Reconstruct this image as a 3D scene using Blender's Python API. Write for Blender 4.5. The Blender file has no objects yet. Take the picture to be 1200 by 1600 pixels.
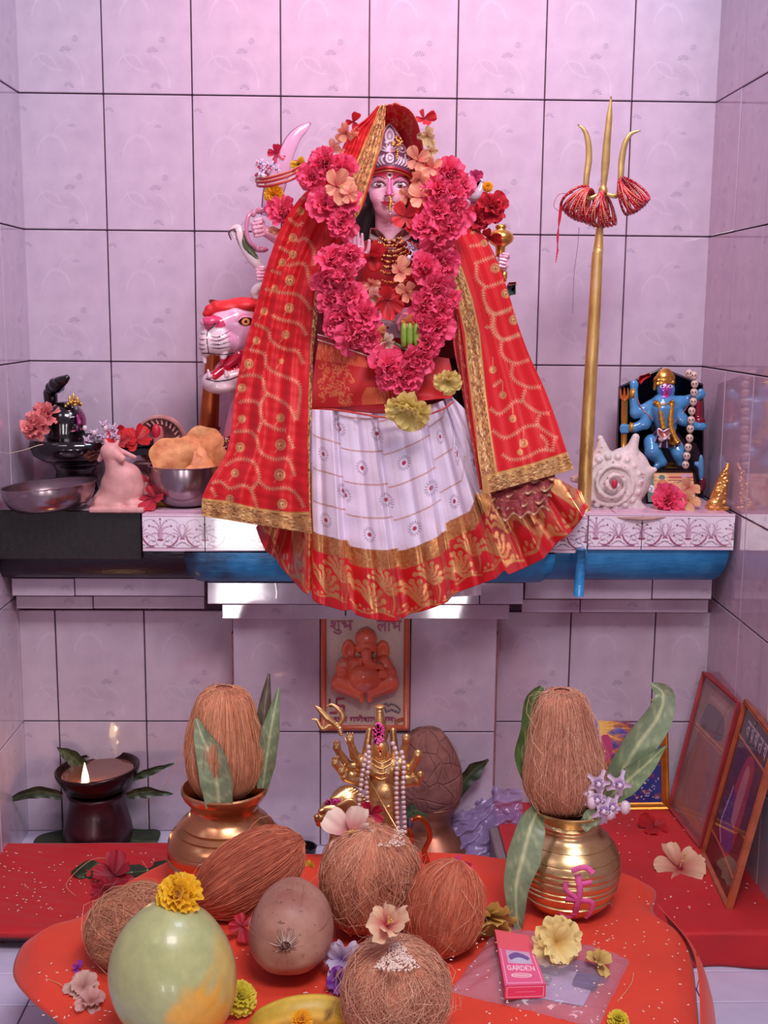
import bpy, math, random
import numpy as np
from mathutils import Matrix, Vector
from math import pi, sin, cos, radians
rnd = random.Random(7)
rng = np.random.default_rng(7)
scene = bpy.context.scene
COL = scene.collection

# ---------------------------------------------------------------- camera
CX, CD, CZ, YAW, PIT, ROL, FPX = .5756, 2.804, -.4815, .02413, .16717, .00951, 1844.
_fw = np.array([sin(YAW)*cos(PIT), cos(YAW)*cos(PIT), -sin(PIT)])
_r0 = np.array([cos(YAW), -sin(YAW), 0.]); _u0 = np.cross(_r0, _fw)
_r = _r0*cos(ROL)+_u0*sin(ROL); _u = -_r0*sin(ROL)+_u0*cos(ROL)
_c = np.array([CX, -CD, CZ])
cam_data = bpy.data.cameras.new('camera'); cam = bpy.data.objects.new('camera', cam_data); COL.objects.link(cam)
cam_data.sensor_width = 36; cam_data.sensor_fit = 'HORIZONTAL'; cam_data.lens = FPX/1200*36
cam_data.clip_start = .05
cam.matrix_world = Matrix(((_r[0], _u[0], -_fw[0], _c[0]), (_r[1], _u[1], -_fw[1], _c[1]), (_r[2], _u[2], -_fw[2], _c[2]), (0, 0, 0, 1)))
scene.camera = cam

# ---------------------------------------------------------------- light
world = bpy.data.worlds.new('daylight'); scene.world = world; world.use_nodes = True
_bg = world.node_tree.nodes['Background']; _bg.inputs[0].default_value = (.92, .74, .93, 1); _bg.inputs[1].default_value = .37
def area(name, loc, target, size, power, color, shape='RECTANGLE'):
    l = bpy.data.lights.new(name, 'AREA'); l.shape = shape; l.size = size[0]; l.size_y = size[1]
    l.energy = power; l.color = color
    o = bpy.data.objects.new(name, l); COL.objects.link(o); o.location = loc
    o.rotation_euler = (Vector(target)-Vector(loc)).to_track_quat('-Z', 'Y').to_euler(); return o
area('doorway_daylight', (1.05, -2.75, 1.62), (.6, -.2, -.9), (1.3, .7), 75, (1., .89, .93))
area('cool_fill_right', (1.33, -1.3, 1.25), (.75, 0, .0), (.5, .5), 21, (.64, .80, 1.))  # added bluish fill for the upper right wall; no window is modelled there
for _x in (-.06, 1.12): area('ledge_glare_lamp', (_x, -4.3, -1.6), (.6, 0, -1.), (.26, .42), 9, (1., .93, .95))  # added pair of small lamps, mirrored as glare patches in the ledge tiles
_sp = bpy.data.lights.new('pink_ceiling_lamp', 'SPOT'); _sp.energy = 60; _sp.color = (1., .30, .40); _sp.spot_size = radians(80); _sp.spot_blend = 1.; _sp.shadow_soft_size = .06
_so = bpy.data.objects.new('pink_ceiling_lamp', _sp); COL.objects.link(_so); _so.location = (.60, -.62, 1.0)
_so.rotation_euler = (Vector((.66, 0, -.1))-Vector(_so.location)).to_track_quat('-Z', 'Y').to_euler()
vs = scene.view_settings; vs.view_transform = 'Standard'; vs.look = 'None'; vs.gamma = 1; vs.use_curve_mapping = False; vs.exposure = 0.

# ---------------------------------------------------------------- projection helpers (photo pixel + distance from back wall -> world point)
def A(px, py, d):
    px, py, d = np.broadcast_arrays(np.asarray(px, float), np.asarray(py, float), np.asarray(d, float))
    v = _fw + _r*((px-600)/FPX)[..., None] - _u*((py-800)/FPX)[..., None]
    t = (CD-d)/v[..., 1]
    return _c + v*t[..., None]
def G(px, py, z):
    v = _fw + _r*((px-600)/FPX) - _u*((py-800)/FPX)
    return _c + v*((z-_c[2])/v[2])
def mpp(px, py, d):                      # metres per photo pixel, across and up, at that place
    a = A(px, py, d); return float((A(px+1, py, d)-a)[0]), float((A(px, py-1, d)-a)[2])
class FR:                                # a world-aligned frame measured in photo pixels: x right, y down, t towards the viewer
    def __init__(s, px, py, d, z=None):
        s.p = (px, py); s.o = A(px, py, d) if z is None else G(px, py, z)
        if z is not None: d = -s.o[1]
        s.sx, s.sz = mpp(px, py, d); s.d = d
    def __call__(s, P):
        P = np.asarray(P, float)
        return np.stack([s.o[0]+(P[..., 0]-s.p[0])*s.sx, s.o[1]-P[..., 2]*s.sx, s.o[2]+(s.p[1]-P[..., 1])*s.sz], -1)
class FA:                                # follows the view ray, for cloth and flat things laid at a given distance
    def __init__(s, d, px=600, py=600): s.d = d; s.sx = mpp(px, py, d)[0]
    def __call__(s, P):
        P = np.asarray(P, float); return A(P[..., 0], P[..., 1], s.d+P[..., 2]*s.sx)

# ---------------------------------------------------------------- materials
def srgb(r, g, b, a=1):
    f = lambda c: ((c/255+.055)/1.055)**2.4 if c/255 > .04045 else c/255/12.92
    return (f(r), f(g), f(b), a)
class X:                                 # tiny expression language over shader math nodes
    def __init__(s, nt, sock): s.nt, s.k = nt, sock
    def _m(s, op, *o):
        n = s.nt.nodes.new('ShaderNodeMath'); n.operation = op
        for i, v in enumerate((s,)+o):
            if isinstance(v, X): s.nt.links.new(v.k, n.inputs[i])
            else: n.inputs[i].default_value = v
        return X(s.nt, n.outputs[0])
    def __add__(s, o): return s._m('ADD', o)
    __radd__ = __add__
    def __sub__(s, o): return s._m('SUBTRACT', o)
    def __rsub__(s, o): return (s*-1)+o
    def __mul__(s, o): return s._m('MULTIPLY', o)
    __rmul__ = __mul__
    def __truediv__(s, o): return s._m('DIVIDE', o)
    def lt(s, o): return s._m('LESS_THAN', o)
    def gt(s, o): return s._m('GREATER_THAN', o)
    def sin(s): return s._m('SINE')
    def abs(s): return s._m('ABSOLUTE')
    def sqrt(s): return s._m('SQRT')
    def fr(s): return s._m('FRACT')
    def mx(s, o): return s._m('MAXIMUM', o)
    def mn(s, o): return s._m('MINIMUM', o)
    def at2(s, o): return s._m('ARCTAN2', o)
    def clamp(s): return s.mx(0.).mn(1.)
class Mat:
    def __init__(s, name, rough=.5, metal=0., **kw):
        s.m = bpy.data.materials.new(name); s.m.use_nodes = True; s.nt = s.m.node_tree
        s.b = s.nt.nodes['Principled BSDF']; s.b.inputs['Roughness'].default_value = rough; s.b.inputs['Metallic'].default_value = metal
        for k, v in kw.items(): s.b.inputs[k.replace('_', ' ')].default_value = v
        s.tc = s.nt.nodes.new('ShaderNodeTexCoord')
    def n(s, t): return s.nt.nodes.new('ShaderNode'+t)
    def coord(s, which='Object'):
        sp = s.n('SeparateXYZ'); s.nt.links.new(s.tc.outputs[which], sp.inputs[0]); return [X(s.nt, o) for o in sp.outputs]
    def noise(s, scale, detail=3, which='Object', stretch=None, rough=.55):
        t = s.n('TexNoise'); t.inputs['Scale'].default_value = scale; t.inputs['Detail'].default_value = detail; t.inputs['Roughness'].default_value = rough
        src = s.tc.outputs[which]
        if stretch:
            mp = s.n('Mapping'); s.nt.links.new(src, mp.inputs[0]); mp.inputs['Scale'].default_value = stretch; src = mp.outputs[0]
        s.nt.links.new(src, t.inputs['Vector']); return X(s.nt, t.outputs[0])
    def mix(s, f, a, b):
        n = s.n('Mix'); n.data_type = 'RGBA'
        if isinstance(f, X): s.nt.links.new(f.k, n.inputs[0])
        else: n.inputs[0].default_value = f
        for i, v in ((6, a), (7, b)):
            if isinstance(v, tuple): n.inputs[i].default_value = v
            else: s.nt.links.new(v, n.inputs[i])
        return n.outputs[2]
    def ramp(s, f, stops):
        n = s.n('ValToRGB'); s.nt.links.new(f.k, n.inputs[0]); e = n.color_ramp.elements
        while len(e) < len(stops): e.new(.5)
        for q, (p, c) in zip(e, stops): q.position = p; q.color = c
        return n.outputs[0]
    def attr(s, name='Col'):
        n = s.n('Attribute'); n.attribute_name = name; return n.outputs[0]
    def afac(s, name):
        n = s.n('Attribute'); n.attribute_name = name; return X(s.nt, n.outputs['Fac'])
    def set(s, k, v):
        if isinstance(v, tuple): s.b.inputs[k].default_value = v
        elif isinstance(v, X): s.nt.links.new(v.k, s.b.inputs[k])
        elif isinstance(v, float): s.b.inputs[k].default_value = v
        else: s.nt.links.new(v, s.b.inputs[k])
        return s
    def bump(s, h, strength=.3, dist=.001):
        n = s.n('Bump'); n.inputs['Strength'].default_value = strength; n.inputs['Distance'].default_value = dist
        s.nt.links.new(h.k, n.inputs['Height']); s.nt.links.new(n.outputs[0], s.b.inputs['Normal']); return s
def simple(name, c, rough=.5, metal=0., var=.12, scale=40, bump=.2, bscale=None, bdist=.001, stretch=None, **kw):
    m = Mat(name, rough, metal, **kw); c1 = tuple(min(1, v*(1+var)) for v in c[:3])+(1,); c0 = tuple(v*(1-var) for v in c[:3])+(1,)
    nz = m.noise(scale, 4, stretch=stretch); m.set('Base Color', m.ramp(nz, [(.3, c0), (.7, c1)]))
    if bump: m.bump(m.noise(bscale or scale*3, 3, stretch=stretch), bump, bdist)
    return m.m
def painted(name, rough=.5, metal=0., bump=.15, scale=300, var=.1, metattr=None, thin=0., **kw):   # colour from the mesh's own painted colours
    m = Mat(name, rough, metal, **kw); nz = m.noise(scale, 3)
    c = m.attr(); mm = m.n('Mix'); mm.data_type = 'RGBA'; mm.blend_type = 'MULTIPLY'; mm.inputs[0].default_value = 1
    m.nt.links.new(c, mm.inputs[6]); m.nt.links.new(m.ramp(nz, [(.25, (1-var*1.6,)*3+(1,)), (.75, (1, 1, 1, 1))]), mm.inputs[7])
    m.set('Base Color', mm.outputs[2])
    if metattr: m.set('Metallic', m.afac(metattr))
    if thin:                                               # light passes through thin cloth and petals
        tb = m.n('BsdfTranslucent'); m.nt.links.new(mm.outputs[2], tb.inputs[0]); ms = m.n('MixShader'); ms.inputs[0].default_value = thin
        m.nt.links.new(m.b.outputs[0], ms.inputs[1]); m.nt.links.new(tb.outputs[0], ms.inputs[2]); m.nt.links.new(ms.outputs[0], m.nt.nodes['Material Output'].inputs[0])
    if bump: m.bump(nz, bump, .0008)
    return m.m

# ---------------------------------------------------------------- mesh accumulation
class M:
    def __init__(s): s.v = []; s.f = []; s.c = []; s.n = 0; s.uv = None
    def add(s, V, Fs, col=None):
        V = np.asarray(V, float).reshape(-1, 3)
        for f in (Fs if isinstance(Fs, list) else [Fs]):
            f = np.asarray(f, dtype=np.int64)
            if f.size: s.f.append(f+s.n)
        s.v.append(V); s.n += len(V)
        if col is None: col = (1, 1, 1)
        col = np.asarray(col, float)
        if col.ndim == 1: col = np.broadcast_to(col[:3], (len(V), 3))
        s.c.append(col[:, :3]); return s
    def arrays(s): return np.concatenate(s.v), s.f, np.concatenate(s.c)
    def xf(s, fn): s.v = [fn(v) for v in s.v]; return s
    def merge(s, o, fn=None, col=None):
        V, F_, C = o.arrays()
        s.add(fn(V) if fn else V, F_, C if col is None else col); return s
def mkmesh(name, m, mat, origin=(0, 0, 0), smooth=True, colors=False, extra=None):
    V, Fs, C = m.arrays(); V = V-np.asarray(origin, float)
    me = bpy.data.meshes.new(name); me.vertices.add(len(V)); me.vertices.foreach_set('co', V.astype(np.float32).ravel())
    loops = np.concatenate([f.ravel() for f in Fs]) if Fs else np.zeros(0, int)
    tot = np.concatenate([np.full(len(f), f.shape[1]) for f in Fs]) if Fs else np.zeros(0, int)
    me.loops.add(len(loops)); me.loops.foreach_set('vertex_index', loops.astype(np.int32))
    me.polygons.add(len(tot)); st = np.concatenate([[0], np.cumsum(tot)[:-1]]) if len(tot) else tot
    me.polygons.foreach_set('loop_start', st.astype(np.int32))
    me.polygons.foreach_set('use_smooth', np.full(len(tot), bool(smooth)))
    me.update(calc_edges=True)
    if colors:
        a = me.color_attributes.new('Col', 'FLOAT_COLOR', 'POINT'); a.data.foreach_set('color', np.concatenate([C, np.ones((len(C), 1))], 1).astype(np.float32).ravel())
    for k, val in (extra or {}).items():
        a = me.attributes.new(k, 'FLOAT', 'POINT'); a.data.foreach_set('value', np.asarray(val, np.float32))
    if mat: me.materials.append(mat)
    return me
def link(name, me, parent=None, loc=(0, 0, 0), rot=None):
    o = bpy.data.objects.new(name, me); COL.objects.link(o); o.location = loc
    if rot is not None: o.rotation_euler = rot
    if parent is not None: o.parent = parent
    return o
def wloc(o):
    L = np.zeros(3)
    while o is not None: L = L+np.array(o.location); o = o.parent
    return L
def part(name, m, mat, parent=None, colors=False, smooth=True, label=None, kind=None, extra=None, sharp=None):
    base = wloc(parent) if parent is not None else np.zeros(3)
    org = base
    if parent is None:                                     # a thing that is one mesh: origin at its base
        V = m.arrays()[0]; org = np.array([(V[:, 0].min()+V[:, 0].max())/2, (V[:, 1].min()+V[:, 1].max())/2, V[:, 2].min()])
    me = mkmesh(name, m, mat, org, smooth, colors, extra)
    if sharp: me.set_sharp_from_angle(angle=radians(sharp))
    o = link(name, me, parent, (0, 0, 0) if parent is not None else org)
    if label: o['label'] = label
    if kind: o['kind'] = kind
    return o
def tag(o, label, cat, group=None, kind=None):
    o['label'] = label; o['category'] = cat
    if group: o['group'] = group
    if kind: o['kind'] = kind
    return o
def thing(name, loc, label, cat, group=None):
    o = link(name, None, None, tuple(loc)); return tag(o, label, cat, group)
def dup(root, parent=None, loc=None, rot=None, scale=None):
    c = root.copy(); COL.objects.link(c); c.parent = parent
    if loc is not None: c.location = loc
    if rot is not None: c.rotation_euler = rot
    if scale is not None: c.scale = scale
    for ch in list(root.children): dup(ch, c)
    return c

# ---------------------------------------------------------------- shapes
def grid_faces(n, m, cu=False, cv=False, base=0):
    i = np.arange(n if cu else n-1); j = np.arange(m if cv else m-1); I, J = np.meshgrid(i, j, indexing='ij')
    a = I*m+J; b = ((I+1) % n)*m+J; c = ((I+1) % n)*m+(J+1) % m; d = I*m+(J+1) % m
    return np.stack([a, b, c, d], -1).reshape(-1, 4)+base
def grid(P, cu=False, cv=False, col=None, m=None):
    m = m or M(); n, k = P.shape[:2]
    m.add(P.reshape(-1, 3), grid_faces(n, k, cu, cv), col if (col is None or np.ndim(col) == 1) else np.asarray(col).reshape(-1, 3)); return m
def box(x0, x1, y0, y1, z0, z1, bev=0., m=None, col=None, fn=None):
    m = m or M()
    if bev <= 0:
        V = np.array([(x, y, z) for x in (x0, x1) for y in (y0, y1) for z in (z0, z1)], float)
        if fn: V = fn(V)
        m.add(V, np.array([(0, 1, 3, 2), (4, 6, 7, 5), (0, 4, 5, 1), (2, 3, 7, 6), (0, 2, 6, 4), (1, 5, 7, 3)]), col); return m
    V = []; idx = {}
    for ix, x in enumerate((x0, x1)):
        for iy, y in enumerate((y0, y1)):
            for iz, z in enumerate((z0, z1)):
                sx, sy, sz = (1 if ix == 0 else -1), (1 if iy == 0 else -1), (1 if iz == 0 else -1)
                for ax in range(3):
                    p = [x+sx*bev, y+sy*bev, z+sz*bev]; p[ax] = (x, y, z)[ax]
                    idx[(ix, iy, iz, ax)] = len(V); V.append(p)
    Q = []; T = []
    for ax in range(3):
        for s_ in (0, 1):
            o = [a for a in range(3) if a != ax]
            def key(a, b, ax2):
                k = [0, 0, 0]; k[ax] = s_; k[o[0]] = a; k[o[1]] = b; return idx[(*k, ax2)]
            Q.append([key(0, 0, ax), key(1, 0, ax), key(1, 1, ax), key(0, 1, ax)])
    for ax in range(3):                                    # bevel strips along axis ax
        o = [a for a in range(3) if a != ax]
        for a in (0, 1):
            for b in (0, 1):
                def key(e, ax2):
                    k = [0, 0, 0]; k[ax] = e; k[o[0]] = a; k[o[1]] = b; return idx[(*k, ax2)]
                Q.append([key(0, o[0]), key(1, o[0]), key(1, o[1]), key(0, o[1])])
    for ix in (0, 1):
        for iy in (0, 1):
            for iz in (0, 1): T.append([idx[(ix, iy, iz, k)] for k in range(3)])
    V = np.array(V)
    if fn: V = fn(V)
    m.add(V, [np.array(Q), np.array(T)], col); return m
def lathe(prof, n=48, m=None, col=None, fn=None, c=(0, 0), ex=1., closed=False, cap=True):
    """prof: list of (radius, y, ) in pixels-down; c=(x,t) axis"""
    m = m or M(); pr = np.asarray(prof, float); th = np.linspace(0, 2*pi, n, endpoint=False)
    P = np.stack([c[0]+pr[:, None, 0]*np.cos(th)*ex, np.broadcast_to(pr[:, None, 1], (len(pr), n)), c[1]+pr[:, None, 0]*np.sin(th)], -1)
    if fn: P = fn(P)
    k = m.n; m.add(P.reshape(-1, 3), grid_faces(len(pr), n, closed, True), col)
    return m
def sint(x, xs, ys):                     # smooth interpolation through profile points
    p = spline(np.column_stack([xs, ys]), 200); return np.interp(x, np.maximum.accumulate(p[:, 0]), np.maximum(p[:, 1], 0))
def spline(pts, n, closed=False):
    """Catmull-Rom through points, resampled to n"""
    p = np.asarray(pts, float); k = len(p)
    if k == 2: t = np.linspace(0, 1, n)[:, None]; return p[0]*(1-t)+p[1]*t
    if closed: q = np.vstack([p[-1], p, p[0], p[1]]); seg = k
    else: q = np.vstack([2*p[0]-p[1], p, 2*p[-1]-p[-2]]); seg = k-1
    s = np.linspace(0, seg, n, endpoint=not closed); i = np.minimum(s.astype(int), seg-1); t = (s-i)[:, None]
    a, b, c, d = q[i], q[i+1], q[i+2], q[i+3]
    return .5*((2*b)+(c-a)*t+(2*a-5*b+4*c-d)*t*t+(-a+3*b-3*c+d)*t**3)
def tube(path, rad, n=8, m=None, col=None, fn=None, cap=True, closed=False, flat=1., up=None):
    m = m or M(); p = np.asarray(path, float); k = len(p); r = np.broadcast_to(np.asarray(rad, float), (k,))
    if closed: T = np.roll(p, -1, 0)-np.roll(p, 1, 0)
    else: T = np.gradient(p, axis=0)
    T /= np.linalg.norm(T, axis=1)[:, None]+1e-12
    ref = np.array(up if up is not None else ((0, 0, 1.) if abs(T[:, 2]).mean() < .8 else (1., 0, 0)))
    N1 = np.cross(T, ref); N1 /= np.linalg.norm(N1, axis=1)[:, None]+1e-9; N2 = np.cross(T, N1)
    th = np.linspace(0, 2*pi, n, endpoint=False)
    P = p[:, None]+r[:, None, None]*(N1[:, None]*np.cos(th)[None, :, None]+flat*N2[:, None]*np.sin(th)[None, :, None])
    base = grid_faces(k, n, closed, True); V = P.reshape(-1, 3); Fs = [base]
    if cap and not closed: Fs += [np.arange(n)[None, ::-1], np.arange(n)[None]+(k-1)*n]
    if fn: V = fn(V)
    m.add(V, Fs, col); return m
def ell(c, r, n=16, k=10, m=None, col=None, fn=None, R=None):
    m = m or M(); th = np.linspace(0, 2*pi, n, endpoint=False); ph = np.linspace(0.02, pi-.02, k)
    P = np.stack([np.sin(ph)[:, None]*np.cos(th), np.broadcast_to(-np.cos(ph)[:, None], (k, n)), np.sin(ph)[:, None]*np.sin(th)], -1)*np.asarray(r, float)
    if R is not None: P = P@np.asarray(R).T
    P = P+np.asarray(c, float)
    V = P.reshape(-1, 3); V = fn(V) if fn else V
    m.add(V, [grid_faces(k, n, False, True), np.arange(n)[None], np.arange(n)[None, ::-1]+(k-1)*n], col); return m
def prism(poly, t0, t1, m=None, col=None, fn=None, bev=0.):
    """poly in (x,y) pixels, extruded in t, with an optional soft rim"""
    m = m or M(); p = np.asarray(poly, float); k = len(p); c = p.mean(0)
    if bev: q = p+(c-p)/(np.linalg.norm(c-p, axis=1)[:, None]+1e-9)*bev; rings = [(p, t0), (p, t1-bev), (q, t1)]
    else: rings = [(p, t0), (p, t1)]
    P = np.stack([np.column_stack([a, np.full(k, t)]) for a, t in rings]); V = P.reshape(-1, 3)
    if fn: V = fn(V)
    m.add(V, [grid_faces(len(rings), k, False, True), np.arange(k)[None, ::-1], np.arange(k)[None]+(len(rings)-1)*k], col); return m
def rotm(ax, a):
    return np.array(Matrix.Rotation(a, 3, ax))
def hnoise(P, s, seed=0):
    """cheap smooth noise from summed sines, -1..1"""
    P = np.asarray(P, float)*s; r = np.random.default_rng(seed); o = 0
    for i in range(5):
        k = r.normal(size=3); ph = r.uniform(0, 6.28); o = o+np.sin(P@k*(1+.7*i)+ph)/(1+.5*i)
    return o/2.6

# ---------------------------------------------------------------- smooth solids: distance fields turned into one continuous skin
def sdf(prims, step, pad=4, fn=None, m=None, paint=None):
    lo = np.full(3, 1e9); hi = -lo
    for p in prims:
        if p.get('op', '+') == '-': continue
        if p['t'] == 'c':
            for q, r in ((p['a'], p['r'][0]), (p['b'], p['r'][1])): lo = np.minimum(lo, np.array(q)-r); hi = np.maximum(hi, np.array(q)+r)
        else:
            R = max(p['r']) if p.get('R') is not None else np.array(p['r']); lo = np.minimum(lo, np.array(p['c'])-R); hi = np.maximum(hi, np.array(p['c'])+R)
    lo -= pad; hi += pad; n = np.maximum(4, ((hi-lo)/step).astype(int)+2)
    ax = [(lo[i]+np.arange(n[i])*step).astype(np.float32) for i in range(3)]
    Fd = np.full(n, 1e3, np.float32); C = np.zeros(tuple(n)+(3,), np.float32); best = np.full(n, 1e3, np.float32)
    for p in prims:
        if p['t'] == 'c':
            mn = np.minimum(np.array(p['a'])-p['r'][0], np.array(p['b'])-p['r'][1]); mxx = np.maximum(np.array(p['a'])+p['r'][0], np.array(p['b'])+p['r'][1])
        else:
            R = max(p['r']) if p.get('R') is not None else np.array(p['r']); mn = np.array(p['c'])-R; mxx = np.array(p['c'])+R
        k = p.get('k', 2.); mar = k*2+step*4+pad
        sl = tuple(slice(max(0, int((mn[i]-mar-lo[i])/step)), min(n[i], int((mxx[i]+mar-lo[i])/step)+2)) for i in range(3))
        X_, Y_, Z_ = np.meshgrid(ax[0][sl[0]], ax[1][sl[1]], ax[2][sl[2]], indexing='ij')
        if p['t'] == 'c':
            a = np.array(p['a'], np.float32); ba = np.array(p['b'], np.float32)-a; L = float(ba@ba)+1e-9
            h = np.clip(((X_-a[0])*ba[0]+(Y_-a[1])*ba[1]+(Z_-a[2])*ba[2])/L, 0, 1)
            d = np.sqrt((X_-a[0]-h*ba[0])**2+(Y_-a[1]-h*ba[1])**2+(Z_-a[2]-h*ba[2])**2)-(p['r'][0]+(p['r'][1]-p['r'][0])*h)
        else:
            c = p['c']; x, y, z = X_-c[0], Y_-c[1], Z_-c[2]
            if p.get('R') is not None:
                R = np.asarray(p['R'], np.float32); x, y, z = R[0, 0]*x+R[1, 0]*y+R[2, 0]*z, R[0, 1]*x+R[1, 1]*y+R[2, 1]*z, R[0, 2]*x+R[1, 2]*y+R[2, 2]*z
            rx, ry, rz = p['r']
            if p['t'] == 'e':
                k0 = np.sqrt((x/rx)**2+(y/ry)**2+(z/rz)**2); k1 = np.sqrt((x/rx**2)**2+(y/ry**2)**2+(z/rz**2)**2)+1e-9; d = k0*(k0-1)/k1
                d = np.where(k0 < .05, -min(p['r']), d)
            else:
                q = np.stack([np.abs(x)-rx+p.get('rd', 1), np.abs(y)-ry+p.get('rd', 1), np.abs(z)-rz+p.get('rd', 1)])
                d = np.sqrt((np.maximum(q, 0)**2).sum(0))+np.minimum(q.max(0), 0)-p.get('rd', 1)
        f = Fd[sl]
        if p.get('op', '+') == '+':
            h = np.clip(.5+.5*(f-d)/k, 0, 1); Fd[sl] = f*(1-h)+d*h-k*h*(1-h)
            w = d < best[sl]; best[sl] = np.where(w, d, best[sl]); cc = C[sl]; cc[w] = p.get('col', (1, 1, 1))
        else:
            h = np.clip(.5-.5*(f+d)/k, 0, 1); Fd[sl] = f*(1-h)-d*h+k*h*(1-h)
            if 'col' in p: w = d < step; cc = C[sl]; cc[w] = p['col']; best[sl] = np.where(w, -9, best[sl])
    s = Fd < 0; cs = [s[i:n[0]-1+i, j:n[1]-1+j, k:n[2]-1+k] for i in (0, 1) for j in (0, 1) for k in (0, 1)]
    tot = sum(c.astype(np.int8) for c in cs); act = (tot > 0) & (tot < 8); idx = np.argwhere(act)
    acc = np.zeros((len(idx), 3)); cnt = np.zeros(len(idx))
    cor = [(i, j, k) for i in (0, 1) for j in (0, 1) for k in (0, 1)]
    val = {c: Fd[idx[:, 0]+c[0], idx[:, 1]+c[1], idx[:, 2]+c[2]] for c in cor}
    for a in cor:
        for ax_ in range(3):
            if a[ax_] == 0:
                b = list(a); b[ax_] = 1; b = tuple(b); va, vb = val[a], val[b]; w = (va < 0) != (vb < 0)
                t = np.where(w, va/(va-vb+1e-12), 0); pos = np.array(a, float)[None].repeat(len(idx), 0); pos[:, ax_] = t
                acc += pos*w[:, None]; cnt += w
    V = lo+(idx+acc/np.maximum(cnt, 1)[:, None])*step
    lut = -np.ones(act.shape, np.int64); lut[act] = np.arange(len(idx)); Fs = []
    for ax_ in range(3):
        e0 = s; sl0 = [slice(None)]*3; sl1 = [slice(None)]*3; sl0[ax_] = slice(0, -1); sl1[ax_] = slice(1, None)
        diff = s[tuple(sl0)] != s[tuple(sl1)]; E = np.argwhere(diff); o = [a for a in range(3) if a != ax_]
        ok = (E[:, o[0]] > 0) & (E[:, o[1]] > 0) & (E[:, o[0]] < n[o[0]]-1) & (E[:, o[1]] < n[o[1]]-1); E = E[ok]
        q = []
        for da, db in ((0, 0), (1, 0), (1, 1), (0, 1)):
            e = E.copy(); e[:, o[0]] -= da; e[:, o[1]] -= db; q.append(lut[e[:, 0], e[:, 1], e[:, 2]])
        q = np.stack(q, 1); ins = s[E[:, 0], E[:, 1], E[:, 2]]; flip = ins if ax_ != 1 else ~ins
        q[flip] = q[flip][:, ::-1]; Fs.append(q)
    Q = np.concatenate(Fs); Q = Q[(Q >= 0).all(1)]
    col = C[idx[:, 0], idx[:, 1], idx[:, 2]].astype(float)
    if paint: col = paint(V, col)
    m = m or M(); m.add(fn(V) if fn else V, Q, col); return m
def E_(c, r, col=(1, 1, 1), k=2., op='+', R=None): return dict(t='e', c=c, r=r, col=col, k=k, op=op, R=R)
def C_(a, b, r0, r1=None, col=(1, 1, 1), k=2., op='+'): return dict(t='c', a=a, b=b, r=(r0, r0 if r1 is None else r1), col=col, k=k, op=op)
def B_(c, r, rd=1, col=(1, 1, 1), k=2., op='+', R=None): return dict(t='b', c=c, r=r, rd=rd, col=col, k=k, op=op, R=R)
def chain(pts, rs, col=(1, 1, 1), k=2.):
    return [C_(pts[i], pts[i+1], rs[i], rs[i+1], col, k) for i in range(len(pts)-1)]

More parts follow.
